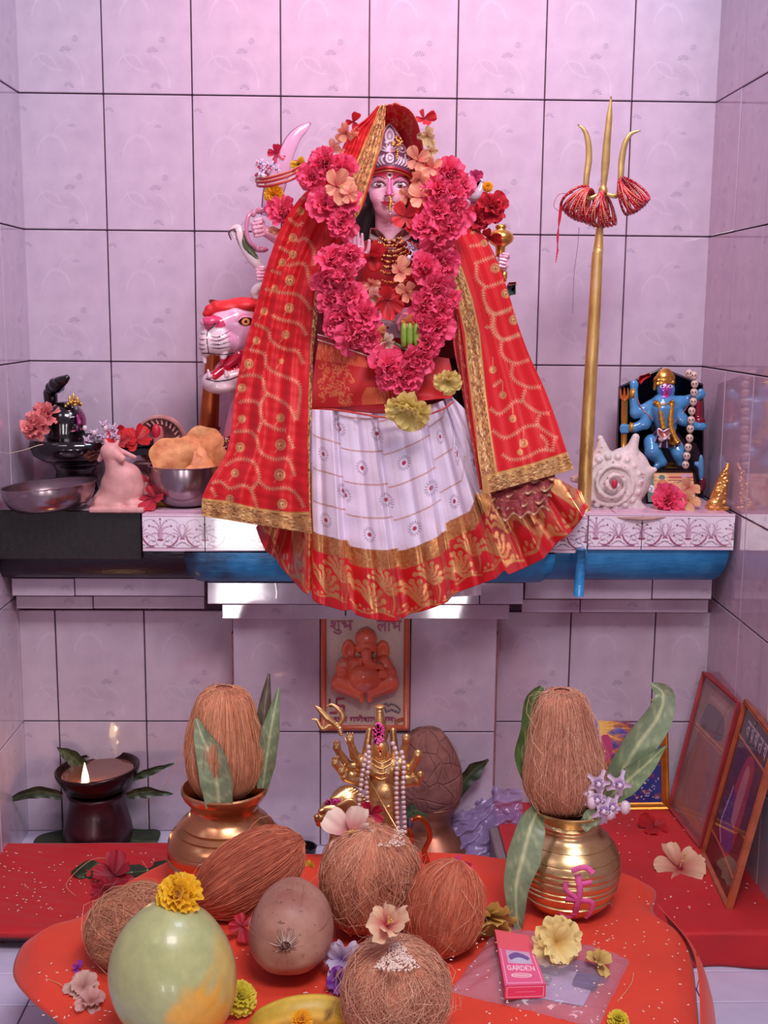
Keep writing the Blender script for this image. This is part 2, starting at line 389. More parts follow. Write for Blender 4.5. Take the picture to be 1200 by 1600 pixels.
# ---------------------------------------------------------------- painting on a raster that is then carried by the vertices of a mesh
class Canvas:
    def __init__(s, w, h, base, ss=1): s.w, s.h, s.ss = w, h, ss; s.a = np.empty((int(h*ss), int(w*ss), 3)); s.a[:] = lin(base); s.g = np.zeros(s.a.shape[:2])
    def _win(s, x0, y0, x1, y1):
        H, W = s.a.shape[:2]; k = s.ss
        i0, i1, j0, j1 = max(0, int(y0*k)), min(H, int(y1*k)+2), max(0, int(x0*k)), min(W, int(x1*k)+2)
        if i1 <= i0 or j1 <= j0: return None
        yy, xx = np.mgrid[i0:i1, j0:j1]; return slice(i0, i1), slice(j0, j1), (xx+.5)/k, (yy+.5)/k
    def _put(s, w, al, col, g=None):
        al = al[..., None]; s.a[w[0], w[1]] = s.a[w[0], w[1]]*(1-al)+np.array(lin(col))*al
        if g is not None: s.g[w[0], w[1]] = s.g[w[0], w[1]]*(1-al[..., 0])+g*al[..., 0]
    def line(s, pts, wd, col, al=1., g=None):
        p = np.asarray(pts, float); wd = np.broadcast_to(wd, (len(p),))
        for i in range(len(p)-1):
            a, b = p[i], p[i+1]; r = max(wd[i], wd[i+1])/2+1
            w = s._win(min(a[0], b[0])-r, min(a[1], b[1])-r, max(a[0], b[0])+r, max(a[1], b[1])+r)
            if w is None: continue
            d = b-a; L = d@d+1e-9; h = np.clip(((w[2]-a[0])*d[0]+(w[3]-a[1])*d[1])/L, 0, 1)
            q = np.hypot(w[2]-a[0]-h*d[0], w[3]-a[1]-h*d[1]); rad = (wd[i]+(wd[i+1]-wd[i])*h)/2
            s._put(w, np.clip((rad-q)*s.ss+.5, 0, 1)*al, col, g)
        return s
    def curve(s, pts, wd, col, n=24, al=1., g=None, closed=False):
        p = spline(pts, n, closed)
        if closed: p = np.vstack([p, p[:1]])
        w = np.interp(np.linspace(0, 1, len(p)), np.linspace(0, 1, len(np.atleast_1d(wd))), np.atleast_1d(wd)); return s.line(p, w, col, al, g)
    def ell(s, cx, cy, rx, ry, col, al=1., rot=0., ring=0., g=None):
        r = max(rx, ry)+1; w = s._win(cx-r, cy-r, cx+r, cy+r)
        if w is None: return s
        x, y = w[2]-cx, w[3]-cy; x, y = x*cos(rot)+y*sin(rot), -x*sin(rot)+y*cos(rot)
        q = (np.hypot(x/rx, y/ry)-1)*min(rx, ry); a = np.clip(-q*s.ss+.5, 0, 1)
        if ring: a = np.clip((ring/2-np.abs(q))*s.ss+.5, 0, 1)
        s._put(w, a*al, col, g); return s
    def poly(s, pts, col, al=1., g=None):
        p = np.asarray(pts, float); w = s._win(p[:, 0].min()-1, p[:, 1].min()-1, p[:, 0].max()+1, p[:, 1].max()+1)
        if w is None: return s
        ins = np.zeros(w[2].shape, bool); j = len(p)-1
        for i in range(len(p)):
            c = ((p[i, 1] > w[3]) != (p[j, 1] > w[3])); xi = (p[j, 0]-p[i, 0])*(w[3]-p[i, 1])/(p[j, 1]-p[i, 1]+1e-12)+p[i, 0]
            ins ^= c & (w[2] < xi); j = i
        s._put(w, ins*al, col, g); return s
    def blob(s, pts, col, n=40, al=1., g=None): return s.poly(spline(pts, n, True), col, al, g)
    def sample(s, x, y, ch=None):
        H, W = s.a.shape[:2]; x = np.clip(np.asarray(x)*s.ss-.5, 0, W-1.001); y = np.clip(np.asarray(y)*s.ss-.5, 0, H-1.001)
        i, j = y.astype(int), x.astype(int); fy, fx = y-i, x-j; a = s.a if ch is None else s.g
        if ch is None: fy, fx = fy[..., None], fx[..., None]
        i1, j1 = np.minimum(i+1, H-1), np.minimum(j+1, W-1)
        return (a[i, j]*(1-fy)+a[i1, j]*fy)*(1-fx)+(a[i, j1]*(1-fy)+a[i1, j1]*fy)*fx
def lin(c):
    return srgb(*c)[:3]
def lc(r, g, b): return srgb(r, g, b)[:3]
# ================================================================ THE SETTING: tiled niche
XL, XR = -.195, 1.40          # side walls
FL = -1.69                    # tiled floor
FL2 = FL
SH = -.898                    # top of the altar shelf
def tile_material():
    m = Mat('glazed_lilac_tile', .07, 0., Coat_Weight=.25, Coat_Roughness=.03)
    x, y, z = m.coord('Object')
    def fan(cx, cz, r0, r1, k, a0, a1):
        dx, dz = x-cx, z-cz; r = (dx*dx+dz*dz).sqrt(); th = dz.at2(dx)
        return r.gt(r0)*r.lt(r1)*(th*k).sin().gt(.1)*th.gt(a0)*th.lt(a1)
    def arc(cx, cz, rx, rz, w, a0, a1):
        dx, dz = (x-cx)/rx, (z-cz)/rz; r = (dx*dx+dz*dz).sqrt(); th = dz.at2(dx)
        return (1.-((r-1.).abs()/(w/rx))).clamp()*th.gt(a0)*th.lt(a1)
    f1 = fan(.113, .088, .004, .014, 14, .3, 2.9)+fan(.118, .013, .004, .012, 12, -.2, 2.9)+fan(.012, .262, .003, .010, 10, -.1, 2.9)+fan(.122, .226, .002, .009, 10, .2, 3.1)+fan(.135, .118, .001, .007, 9, -3., 3.)
    a1 = arc(.075, .15, .035, .06, .0035, .4, 2.9)+arc(.062, .05, .03, .035, .003, .3, 2.8)+arc(.10, .10, .055, .05, .003, -3., -1.5)+arc(.13, .20, .05, .045, .003, 1.8, 3.1)+arc(.10, .025, .05, .06, .003, -.2, 1.3)
    mot = m.noise(22, 3); c = m.ramp(mot, [(.3, srgb(184, 167, 186)), (.7, srgb(196, 180, 197))])
    c = m.mix(a1.clamp()*.10, c, srgb(250, 244, 252)); c = m.mix((f1.clamp()*m.noise(300, 2)*1.7).clamp()*.8, c, srgb(140, 130, 150))
    sp = (m.noise(190, 1).gt(.765))*.5; c = m.mix(sp*.4, c, srgb(110, 80, 90))
    m.set('Base Color', c); m.bump(a1.clamp()*.2+m.noise(9, 2)*.35, .2, .001)
    m.set('Roughness', (m.noise(14, 3)*.10+.03)); return m.m
TILE = tile_material()
GROUT = simple('old_grout', srgb(96, 66, 84), .9, var=.35, scale=60, bump=.5)
def slab(x0, x1, z0, z1, th, bev=.0015):
    return box(x0, x1, -th, 0, z0, z1, bev)
_tc = {}
def tile(parent, org, x0, x1, z0, z1, facing, mat=TILE, gap=.0014, th=.007, name='tile', jitter=.0025):
    """one tile piece: org = world position of the full tile's lower left corner; facing = rotation about z"""
    key = (round(x0, 3), round(x1, 3), round(z0, 3), round(z1, 3), mat.name, th)
    if key not in _tc: _tc[key] = mkmesh('tile', slab(x0+gap, x1-gap, z0+gap, z1-gap, th), mat, smooth=False)
    o = link(name, _tc[key], parent, tuple(np.array(org)-wloc(parent)))
    o.rotation_euler = (rnd.uniform(-1, 1)*jitter, 0, facing+rnd.uniform(-1, 1)*jitter); return o
def struct(name, m, mat, **k):
    o = part(name, m, mat, None, **k); o['kind'] = 'structure'; return o
def cells(lo, hi, joints):
    e = [lo]+[j for j in joints if lo < j < hi]+[hi]; return list(zip(e[:-1], e[1:]))
# --- back wall, upper
wb = link('wall_back', None, None, (.6, 0, SH)); wb['kind'] = 'structure'
part('grout_bed', box(XL-.1, XR+.1, .0025, .1, FL2-.1, .62), GROUT, wb, smooth=False)
xs = [0, .2, .4, .6, .8, 1., 1.2]; zs = [-.9, -.6, -.3, 0, .3]
for (x0, x1) in cells(XL, XR, xs):
    for (z0, z1) in cells(-.905, .6, zs):
        ox = 0 if x0 > -.1 else x0-.005; oz = z0 if z1-z0 > .25 else z1-.3
        tile(wb, (x0+ox*0, .0, oz), 0 if x0 >= 0 else .002, x1-x0, z0-oz, z1-oz, 0)
# --- lower part of the back wall stands 17 cm further forward
wl = link('wall_back_lower', None, None, (.6, -.17, FL)); wl['kind'] = 'structure'
part('grout_bed', box(XL-.02, XR+.02, -.1675, -.01, FL2, SH-.1), GROUT, wl, smooth=False)
for (x0, x1) in cells(XL+.002, .297, [-.109, .093])+cells(.898, XR-.004, [1.072, 1.268]):
    for (z0, z1) in cells(FL, -1.155, [-1.42]):
        tile(wl, (x0, -.17, z0 if z1-z0 > .24 and z0 > -1.5 else z1-.3), 0, x1-x0, (0 if z0 > -1.5 else .3-(z1-z0)), (z1-z0) if z0 > -1.5 else .3, 0)
# --- side walls
def sidewall(name, X0, sgn):
    w = link(name, None, None, (X0, -.9, FL2)); w['kind'] = 'structure'
    part('grout_bed', box(min(X0+sgn*.0025, X0+sgn*.1), max(X0+sgn*.0025, X0+sgn*.1), -2.2, .1, FL2-.1, .62), GROUT, w, smooth=False)
    ds = [.195, .385, .585, .785, .985, 1.185, 1.385, 1.585, 1.785, 1.985]; dd = [0.]+ds
    for d0, d1 in zip(dd[:-1], dd[1:]):
        for z0, z1 in cells(FL2, .6, [-1.42, -1.12, -.9, -.6, -.3, 0, .3]):
            oz = z0 if z1-z0 > .21 and z0 > -1.73 else z1-.3; a = z0-oz; b = z1-oz
            if sgn > 0: tile(w, (X0, -d0, oz), 0, d1-d0, a, b, -pi/2)
            else: tile(w, (X0, -d1, oz), 0, d1-d0, a, b, pi/2)
sidewall('wall_left', XL, -1); sidewall('wall_right', XR, 1)
# --- floors
fl = link('floor', None, None, (.6, -.9, FL2)); fl['kind'] = 'structure'
part('grout_bed', box(XL, XR, -2.0, -.16, FL2-.06, FL2-.007), GROUT, fl, smooth=False)
def ftile(parent, x0, x1, y0, y1, z, mat):
    key = ('f', round(x1-x0, 3), round(y1-y0, 3), mat.name)
    if key not in _tc: _tc[key] = mkmesh('tile', box(0.0012, x1-x0-.0012, .0012, y1-y0-.0012, -.007, 0, .0012), mat, smooth=False)
    return link('tile', _tc[key], parent, tuple(np.array((x0, y0, z))-wloc(parent)))
FT = simple('floor_tile', srgb(205, 196, 222), .25, var=.05, scale=18, bump=.1)
for x0, x1 in cells(XL, XR, [.0, .3, .6, .9, 1.2]):
    for y0, y1 in cells(-2.0, -.17, [-1.78, -1.48, -1.18, -.885, -.785, -.485]): ftile(fl, x0, x1, y0, y1, FL, FT)
# --- central pier under the shelf
pr = link('wall_pier', None, None, (.6, -.25, FL)); pr['kind'] = 'structure'
part('grout_bed', box(.299, .897, -.2475, -.165, FL, -1.19), simple('cement_edge', srgb(140, 96, 100), .9, var=.3, scale=50, bump=.6), pr, smooth=False)
ZP = A(430, 1142, .25)[2]; ZT = A(430, 970, .25)[2]
for i, (x0, x1) in enumerate(((.303, .498), (.498, .699), (.699, .893))):
    tile(pr, (x0, -.25, ZP), 0, x1-x0, 0, .3 if i != 1 else .3, 0) if i != 1 else None
    tile(pr, (x0, -.25, ZP-.3), 0, x1-x0, .3-(ZP-FL), .3, 0)
tile(pr, (.498, -.25, ZP), 0, .201, .0, .27, 0)
# ================================================================ ALTAR SHELF
shelf = thing('altar_shelf', (.6, -.2, A(600, 905, .30)[2]), 'built-in altar shelf edged with purple patterned tiles over a blue painted moulding', 'shelf')
dS, dC = .335, .375
zb = A(1050, 859, dS)[2]; zm = A(1000, 905, .27)[2]
STONE = simple('shelf_top_tile', srgb(205, 170, 190), .3, var=.1, scale=25, bump=.15)
part('shelf_slab', box(XL, 1.378, -dS+.006, 0, zb+.004, SH-.006, .003).merge(box(A(222, 802, dC)[0]+.003, A(918, 802, dC)[0]-.003, -dC+.006, -dS+.02, zb+.004, SH-.006, .002)), simple('cement', srgb(150, 118, 128), .9, var=.25, scale=40, bump=.5), shelf, smooth=False)
for x0, x1 in cells(XL, 1.378, [.13, .33, .53, .73, .93, 1.13]):
    ftile(shelf, x0, x1, -dS, 0, SH, STONE).name = 'top_tile'
ftile(shelf, A(222, 802, dC)[0], A(918, 802, dC)[0], -dC, -dS-.0005, SH, STONE).name = 'top_tile'
# patterned border tiles: one painted design, 200 x 76 mm
def border_canvas():
    cv = Canvas(200, 76, (238, 222, 236), 1.6); P = (150, 70, 100); Dk = (92, 66, 92); L = (222, 178, 205)
    for y, w in ((4.5, 1.6), (70, 1.8)): cv.line([(0, y), (200, y)], w, P)
    for y in (1.2, 74): cv.line([(0, y), (200, y)], 2., L)
    def pal(cx, flip=1, k=1.):
        for i, a in enumerate(np.linspace(-1.35, 1.35, 7)):
            ex, ey = cx+sin(a)*32*k, 48-cos(a)*38*k+(6 if abs(a) > 1 else 0)
            cv.curve([(cx+sin(a)*3, 50), (cx+sin(a)*12*k-sin(a)*4, 50-cos(a)*22*k-5), (ex, ey)], [1.2, 3.4, 1.8], L, 16)
            cv.curve([(cx+sin(a)*4, 50), (cx+sin(a)*14*k-sin(a)*5, 50-cos(a)*22*k-7), (ex, ey)], [.5, .9, 1.], Dk, 16)
            cv.ell(ex, ey, 2.6, 1.7, Dk, rot=a)
        cv.ell(cx, 53, 8, 2.6, P)
        for s in (-1, 1):
            t = np.linspace(0, 5.6, 26); r = 8-t*1.1; cv.line(np.stack([cx+s*(17+r*np.cos(t+1.)), 53-r*np.sin(t+1.)], 1), 1.1, Dk, .8)
            cv.curve([(cx+s*6, 62), (cx+s*22, 66), (cx+s*36, 56), (cx+s*42, 44)], [1., 3.2, 4., 2.6], P, 20)
            cv.curve([(cx+s*14, 68), (cx+s*34, 67), (cx+s*46, 58), (cx+s*60, 62), (cx+s*74, 66)], [.8, 1., 1., .7], Dk, 24)
            cv.ell(cx+s*48, 50, 4.2, 2., P, rot=s*-.5)
            for a in np.linspace(-.2, 1.5, 5):
                e = (cx+s*(50+cos(a)*26), 46-sin(a)*26); cv.curve([(cx+s*50, 48), (cx+s*(56+cos(a)*8), 44-sin(a)*14), e], [.5, 2.6, 1.], L, 14); cv.curve([(cx+s*50, 48), (cx+s*(57+cos(a)*8), 43-sin(a)*15), e], [.5, .9, .8], Dk, 14)
            cv.curve([(cx+s*52, 30), (cx+s*66, 14), (cx+s*84, 12), (cx+s*90, 18)], [.8, 1.6, 1.6, .6], (170, 150, 180), 20)
            cv.curve([(cx+s*70, 64), (cx+s*78, 54), (cx+s*90, 58), (cx+s*96, 66)], .9, Dk, 20)
    pal(100)
    for c in (0, 200): pal(c, k=.72)
    return cv
BC = border_canvas(); PRINT = painted('printed_glaze', .12, bump=.04, var=.06, Coat_Weight=.4)
def border(x0, x1, u0, u1, d, zt=SH-.0005, zb_=None, soot=False):
    zb_ = zb if zb_ is None else zb_; nx = max(8, int(150*(u1-u0))); nz = 48
    X_ = np.linspace(x0+.001, x1-.001, nx); Z = np.linspace(zt, zb_, nz); P = np.zeros((nz, nx, 3)); P[..., 0] = X_; P[..., 1] = -d; P[..., 2] = Z[:, None]
    U, V_ = np.meshgrid(np.linspace(u0*200, u1*200, nx), np.linspace(0, 76, nz)); c = BC.sample(U, V_); m = grid(P, col=c)
    m.merge(box(x0+.001, x1-.001, -d+.0003, -d+.006, zb_, zt), col=lc(200, 180, 195)); return part('border_tile', m, PRINT, shelf, colors=True, smooth=False)
xw = lambda px, d: float(A(px, 830, d)[0])
border(xw(222, dC), xw(320, dC), .3, 1., dC)
border(xw(320, dC), xw(470, dC), 0, 1., dC); border(xw(470, dC), xw(620, dC), 0, 1, dC); border(xw(620, dC), xw(768, dC), 0, 1, dC); border(xw(768, dC), xw(918, dC), 0, 1, dC)
border(xw(919, dS), xw(1003, dS), .42, 1., dS); border(xw(1003, dS), xw(1148, dS), 0., 1., dS)
SOOT = Mat('oily_soot', .5); _cc = SOOT.ramp(SOOT.noise(9, 5), [(.35, srgb(8, 5, 8)), (.75, srgb(26, 15, 22))])
_x, _y, _z = SOOT.coord('Object'); _n = ((_x*430).sin().gt(.55)+(_z*430).sin().gt(.55)).clamp(); SOOT.set("Base Color", _cc); SOOT.bump(_n*.6+SOOT.noise(60, 4), .6, .002)
_v = SOOT; SOOT = SOOT.m
part('sooty_front', box(XL, xw(222, dS)-.001, -dS-.002, -dS+.006, A(100, 874, dS)[2], SH-.0005, .002), SOOT, shelf, smooth=False, label='soot-blackened front edge')
# blue moulding: a quarter-round swept along the front with turned-in ends
def moulding(x0, x1, dtop, dbot, ztop, zbot, rl, rr, n=14):
    m = M(); ts = np.linspace(0, pi/2, n); rows = []
    for t in ts:
        z = ztop+(zbot-ztop)*sin(t); d = dbot+(dtop-dbot)*cos(t)**.8 if cos(t) > 1e-6 else dbot
        k = 1-cos(t)**.8 if cos(t) > 1e-6 else 1.
        a, b = x0+rl*k, x1-rr*k; rows.append([(a, -dbot+.05, z), (a, -d, z)]+[(a+(b-a)*i/24, -d, z) for i in range(1, 24)]+[(b, -d, z), (b, -dbot+.05, z)])
    return grid(np.array(rows), m=m)
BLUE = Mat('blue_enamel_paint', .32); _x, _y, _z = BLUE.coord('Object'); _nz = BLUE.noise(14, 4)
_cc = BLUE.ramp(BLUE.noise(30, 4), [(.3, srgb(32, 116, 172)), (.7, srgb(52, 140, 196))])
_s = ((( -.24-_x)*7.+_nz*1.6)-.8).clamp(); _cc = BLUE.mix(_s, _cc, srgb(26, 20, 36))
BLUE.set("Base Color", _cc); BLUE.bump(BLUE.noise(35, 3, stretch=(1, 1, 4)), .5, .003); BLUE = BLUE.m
zmb = A(1000, 905, .27)[2]
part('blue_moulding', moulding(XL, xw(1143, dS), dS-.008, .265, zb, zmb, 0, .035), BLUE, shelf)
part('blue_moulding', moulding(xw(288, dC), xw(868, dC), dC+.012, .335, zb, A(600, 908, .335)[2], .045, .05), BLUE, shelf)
# tiled ledges below the moulding
def ledge(pxs, py0, py1, d, dback, tip=0):
    for a, b in zip(pxs[:-1], pxs[1:]):
        x0, x1 = A(a, py0, d)[0], A(b, py0, d)[0]; z1, z0 = A((a+b)/2, py0, d)[2], A((a+b)/2, py1, d)[2]
        m = box(x0+.0012, x1-.0012, -d, -dback, z0, z1, .001); me = mkmesh('ledge_tile', m, TILE, (x0, -d, z0), False); o = link('ledge_tile', me, wl, tuple(np.array((x0, -d, z0))-wloc(wl))); o.rotation_euler = (tip if tip else rnd.uniform(-.003, .003), 0, 0)
ledge([17, 116, 320], 904, 931, .262, .18); ledge([24, 145, 320], 932, 951, .225, .172)
ledge([820, 1020, 1114], 905, 936, .262, .18); ledge([815, 907, 1108], 937, 957, .225, .172)
ledge([323, 572, 750, 819], 911, 944, .335, .2, -.052); ledge([346, 540, 797], 945, 967, .29, .2, -.05)
# ================================================================ FLOWER BUILDERS (units: metres, flower facing +Z before placing)
PET = painted('petal_tissue', .55, bump=.12, scale=220, var=.08, thin=.25, Sheen_Weight=.15)
def petal(L, W, ruf, curl, c0, c1, seed, nu=11, nv=9, tipf=0., k=3.2, cup=.12):
    """petal growing along +X, face towards +Z"""
    r = np.random.default_rng(seed); u = np.linspace(-1, 1, nu); v = np.linspace(0, 1, nv); U, V = np.meshgrid(u, v)
    wid = W*np.sin(np.clip(V*.92+.03, 0, 1)*pi*.56)**.8*(1-.25*np.clip(V-.8, 0, 1)*5*.6)
    ph = r.uniform(0, 6, 3); edge = V**1.5
    x = L*(V-(.10+.05*np.sin(U*7+ph[2]))*edge*U**2+tipf*edge*(1-abs(U))*.3); y = wid*U
    z = ruf*L*edge*(np.sin(U*k*2+ph[0])*.6+np.sin(U*k*4.3+ph[1]+V*3)*.4)+curl*L*V**2+cup*W*U**2
    x = x-abs(curl)*L*.25*V**2
    f = np.clip(V*1.15+ruf*1.2*np.sin(U*k*4.3+ph[1]+V*3)*edge, 0, 1)[..., None]
    C = np.array(lc(*c0))*(1-f)+np.array(lc(*c1))*f
    return grid(np.stack([x, y, z], -1), col=C)
_pm = {}
def petal_set(key, n, *a, **k):
    if key not in _pm: _pm[key] = [mkmesh('petal', petal(*a, seed=i+hash_(key), **k), PET, colors=True) for i in range(n)]
    return _pm[key]
def hash_(s): return sum(ord(c)*(i+3) for i, c in enumerate(s)) % 997
def orient(normal, spin=0.):
    q = Vector(normal).to_track_quat('Z', 'Y').to_matrix() @ Matrix.Rotation(spin, 3, 'Z'); return q
def petals(parent, meshes, rings, nrm, R, r, at=(0, 0, 0), wild=.15):
    base = orient(nrm, r.uniform(0, 6.3))
    for n, tilt, sc, off in rings:
        a0 = r.uniform(0, 6.3)
        for i in range(n):
            a = a0+2*pi*i/n+r.uniform(-.2, .2); t = tilt+r.uniform(-wild, wild)
            m = base @ Matrix.Rotation(a, 3, 'Z') @ Matrix.Rotation(-t, 3, 'Y') @ Matrix.Rotation(r.uniform(-2, 2)*wild, 3, 'X')
            o = link('petal', meshes[r.randrange(len(meshes))], parent); s = R*sc*r.uniform(1-wild*.8, 1+wild*.6)
            o.matrix_local = Matrix.Translation(Vector(at)+base@Vector((0, 0, off*R))) @ m.to_4x4() @ Matrix.Scale(s, 4)
def double_hibiscus(parent, R, nrm, seed, dark=False, salmon=False):
    r = random.Random(seed)
    ms = petal_set('dh'+str(dark), 6, 1., .6, .2, .05, (212, 22, 62) if not dark else (130, 8, 30), (255, 92, 138) if not dark else (214, 30, 56), nu=13, nv=9)
    if salmon: ms = petal_set('dhs', 6, 1., .6, .2, .05, (206, 70, 84), (250, 150, 150), nu=13, nv=9)
    petals(parent, ms, [(6, .2, 1.08, 0), (5, .65, .92, .1), (4, 1.05, .75, .15), (3, 1.35, .6, .18)], nrm, R, r, wild=.32)
def single_hibiscus(parent, R, nrm, seed, c0=(190, 70, 80), c1=(245, 185, 150), wilt=.25, stamen=True, eye=(190, 20, 50), npet=5):
    r = random.Random(seed)
    ms = petal_set('sh'+str(c0)+str(c1), 4, 1., .43, .1, .02, c0, c1, nu=11, nv=9, k=2.4)
    petals(parent, ms, [(npet, wilt, 1., 0)], nrm, R, r, wild=.3)
    if stamen:
        m = M(); q = np.array(orient(nrm)); p = np.array([(0, 0, 0), (.05, 0, .4), (.12, .02, .75)])*R@q.T
        tube(spline(p, 8), np.linspace(.035, .02, 8)*R, 6, m, lc(235, 190, 140))
        for i in range(14):
            b = p[2]*(.6+.4*i/14)+np.array([r.uniform(-1, 1) for _ in range(3)])*.08*R; ell(b, (.03*R,)*3, 6, 4, m, lc(245, 205, 90))
        ell((0, 0, 0), (.13*R,)*3, 8, 6, m, lc(*eye)); part('stamen', m, PET, parent, colors=True) if False else link('stamen', mkmesh('stamen', m, PET, (0, 0, 0), colors=True), parent)
def clump(parent, R, nrm, seed, c0, c1, n=12, name='petal'):
    r = random.Random(seed); ms = petal_set('cl'+str(c0)+str(c1), 5, 1., .42, .12, -.25, c0, c1, nu=9, nv=9, k=2.6)
    petals(parent, ms, [(n//2, .5, 1., 0), (n-n//2, 1.0, .9, .05)], nrm, R, r)
def marigold_mesh(R, c0, c1, seed):
    r = np.random.default_rng(seed); m = M()
    for ring, (n, tilt, s) in enumerate(((16, .1, 1.), (16, .35, .92), (14, .65, .82), (12, .95, .7), (9, 1.25, .5), (5, 1.5, .35))):
        for i in range(n):
            a = 2*pi*(i+.5*(ring % 2))/n+r.uniform(-.1, .1); p = petal(s, .2, .18, -.1, c0, c1, int(r.integers(50)), nu=5, nv=5, k=2.)
            V, Fs, C = p.arrays(); V = V@rotm('Y', -tilt-r.uniform(-.1, .1)).T@rotm('Z', a).T; V[:, 2] += .05*ring
            m.add(V*R, Fs, C)
    return m
def flower(name, px, py, d, kind, R_px, label, cat='flower', group=None, nrm=(0, -1, .25), seed=0, z=None, **kw):
    f = FR(px, py, d, z); t = thing(name, f.o, label, cat, group); R = R_px*f.sx
    if kind == 'double': double_hibiscus(t, R, nrm, seed, **kw)
    elif kind == 'single': single_hibiscus(t, R, nrm, seed, **kw)
    elif kind == 'clump': clump(t, R, nrm, seed, **kw)
    elif kind == 'marigold':
        m = marigold_mesh(R, kw.get('c0', (220, 120, 10)), kw.get('c1', (255, 190, 30)), seed); me = mkmesh('petals', m, PET, colors=True); o = link('petals', me, t); o.matrix_local = orient(nrm).to_4x4()
    return t
GREEN = simple('leaf_green', srgb(70, 96, 50), .5, var=.25, scale=60, bump=.2)
LEAFM = painted('mango_leaf', .42, bump=.15, scale=120, var=.15)
def leaf_surface(pts, widths, f, c0=(92, 120, 70), c1=(140, 160, 100), bend=.25, nl=28, nw=11, side=None, wave=1.5, t=None, seed=0):
    """leaf along a px path (x,y,t); widths half-width px; rib raised along the middle"""
    p = spline(pts, nl); w = np.interp(np.linspace(0, 1, nl), np.linspace(0, 1, len(widths)), widths)
    T = np.gradient(p, axis=0); T /= np.linalg.norm(T, axis=1)[:, None]; sd = np.array(side if side is not None else (0, 0, 1.))
    Nn = np.cross(T, sd); Nn /= np.linalg.norm(Nn, axis=1)[:, None]+1e-9; B = np.cross(Nn, T)
    u = np.linspace(-1, 1, nw); P = p[:, None]+w[:, None, None]*(Nn[:, None]*u[None, :, None]+B[:, None]*(bend*(u**2))[None, :, None])
    ph = seed; P = P+B[:, None]*(wave*np.sin(np.arange(nl)[:, None]*.7+ph+u[None]*1.3)*np.abs(u)[None])[..., None]
    vein = (np.abs(u)[None] < .12)*1.+.45*np.clip(np.sin(np.arange(nl)[:, None]*1.3-np.abs(u)[None]*4)*3-2, 0, 1)*(np.abs(u)[None] < .93)
    C = np.array(lc(*c0))*(1-vein[..., None]*.8)+np.array(lc(*c1))*vein[..., None]*.8
    back = P-B[:, None]*.6
    m = grid(f(P), col=C); grid(f(back[:, ::-1]), col=C[:, ::-1], m=m); return m
# ================================================================ THE GODDESS STATUE
D0 = .22
gf = FA(D0, 605, 400)
PINK, PINKD = lc(226, 150, 182), lc(190, 96, 136)
goddess = thing('goddess_statue', A(605, 800, .22), 'pink-skinned crowned goddess statue with painted face standing behind the flower garland', 'statue')
FC = Canvas(120, 170, (246, 184, 206), 3)
def fp(x, y): return (x-550, y-215)
# painted face, in photo pixel positions
FC.poly([fp(550, 215), fp(670, 215), fp(670, 292), fp(640, 284), fp(630, 276), fp(616, 279), fp(608, 284), fp(600, 279), fp(590, 276), fp(578, 284), fp(550, 300)], (214, 62, 88))
FC.ell(*fp(592, 284), 15, 9, (244, 170, 196)); FC.ell(*fp(626, 284.5), 14, 9, (232, 150, 180))
for cx, s in ((592, 1), (625.5, -1)):
    FC.curve([fp(cx-13*s, 282), fp(cx-8*s, 277), fp(cx+2*s, 276), fp(cx+11*s, 280)], [1.2, 2.2, 2., 1.4], (92, 22, 50))
    FC.blob([fp(cx-11, 290), fp(cx-4, 285), fp(cx+4, 285), fp(cx+10.5, 289), fp(cx+3, 292.5), fp(cx-5, 292.8)], (248, 226, 232))
    FC.ell(*fp(cx, 288.8), 4.4, 4.2, (108, 50, 62)); FC.ell(*fp(cx, 288.8), 1.9, 1.9, (24, 8, 16)); FC.ell(*fp(cx-1.3, 287.4), .8, .8, (250, 240, 240))
    FC.curve([fp(cx-12.5*s, 290), fp(cx-5*s, 284.6), fp(cx+4*s, 284.6), fp(cx+11*s, 289.5)], [1.4, 2.2, 2.2, 1.], (70, 16, 40))
    FC.curve([fp(cx-12*s, 291), fp(cx-4*s, 293), fp(cx+4*s, 292.8), fp(cx+11*s, 290)], [1., 1.1, 1.1, .7], (120, 50, 80))
FC.poly([fp(606, 276), fp(611, 276), fp(613, 294), fp(616, 306), fp(600, 306), fp(605, 294)], (206, 52, 130), .75)
FC.ell(*fp(609, 273.5), 5., 4.6, (238, 190, 205)); FC.ell(*fp(609, 274), 2.8, 2.8, (90, 26, 40))
FC.blob([fp(594.5, 316), fp(602, 313.6), fp(606, 314.8), fp(610, 313.6), fp(618, 316), fp(611, 320.5), fp(606, 321.3), fp(600, 320)], (208, 48, 78)); FC.curve([fp(594.5, 316.3), fp(602, 317), fp(606, 316.6), fp(611, 317), fp(618, 316.3)], .9, (130, 20, 50))
FC.ell(*fp(602, 306.5), 1.6, .9, (120, 40, 70)); FC.ell(*fp(612, 306.5), 1.6, .9, (120, 40, 70))
FC.ell(*fp(585, 308), 8, 7, (236, 130, 165), .35); FC.ell(*fp(629, 308), 8, 7, (236, 130, 165), .35)
for y in (349, 354, 360): FC.line([fp(580, y), fp(634, y)], .9, (196, 120, 150), .7)
def face_paint(V, col):
    s = (V[:, 0] > 552) & (V[:, 0] < 664) & (V[:, 1] > 220) & (V[:, 1] < 372) & (V[:, 2] > 22)
    c = col.copy(); c[s] = FC.sample(V[s, 0]-550, V[s, 1]-215); return c
SK = lc(244, 182, 204)
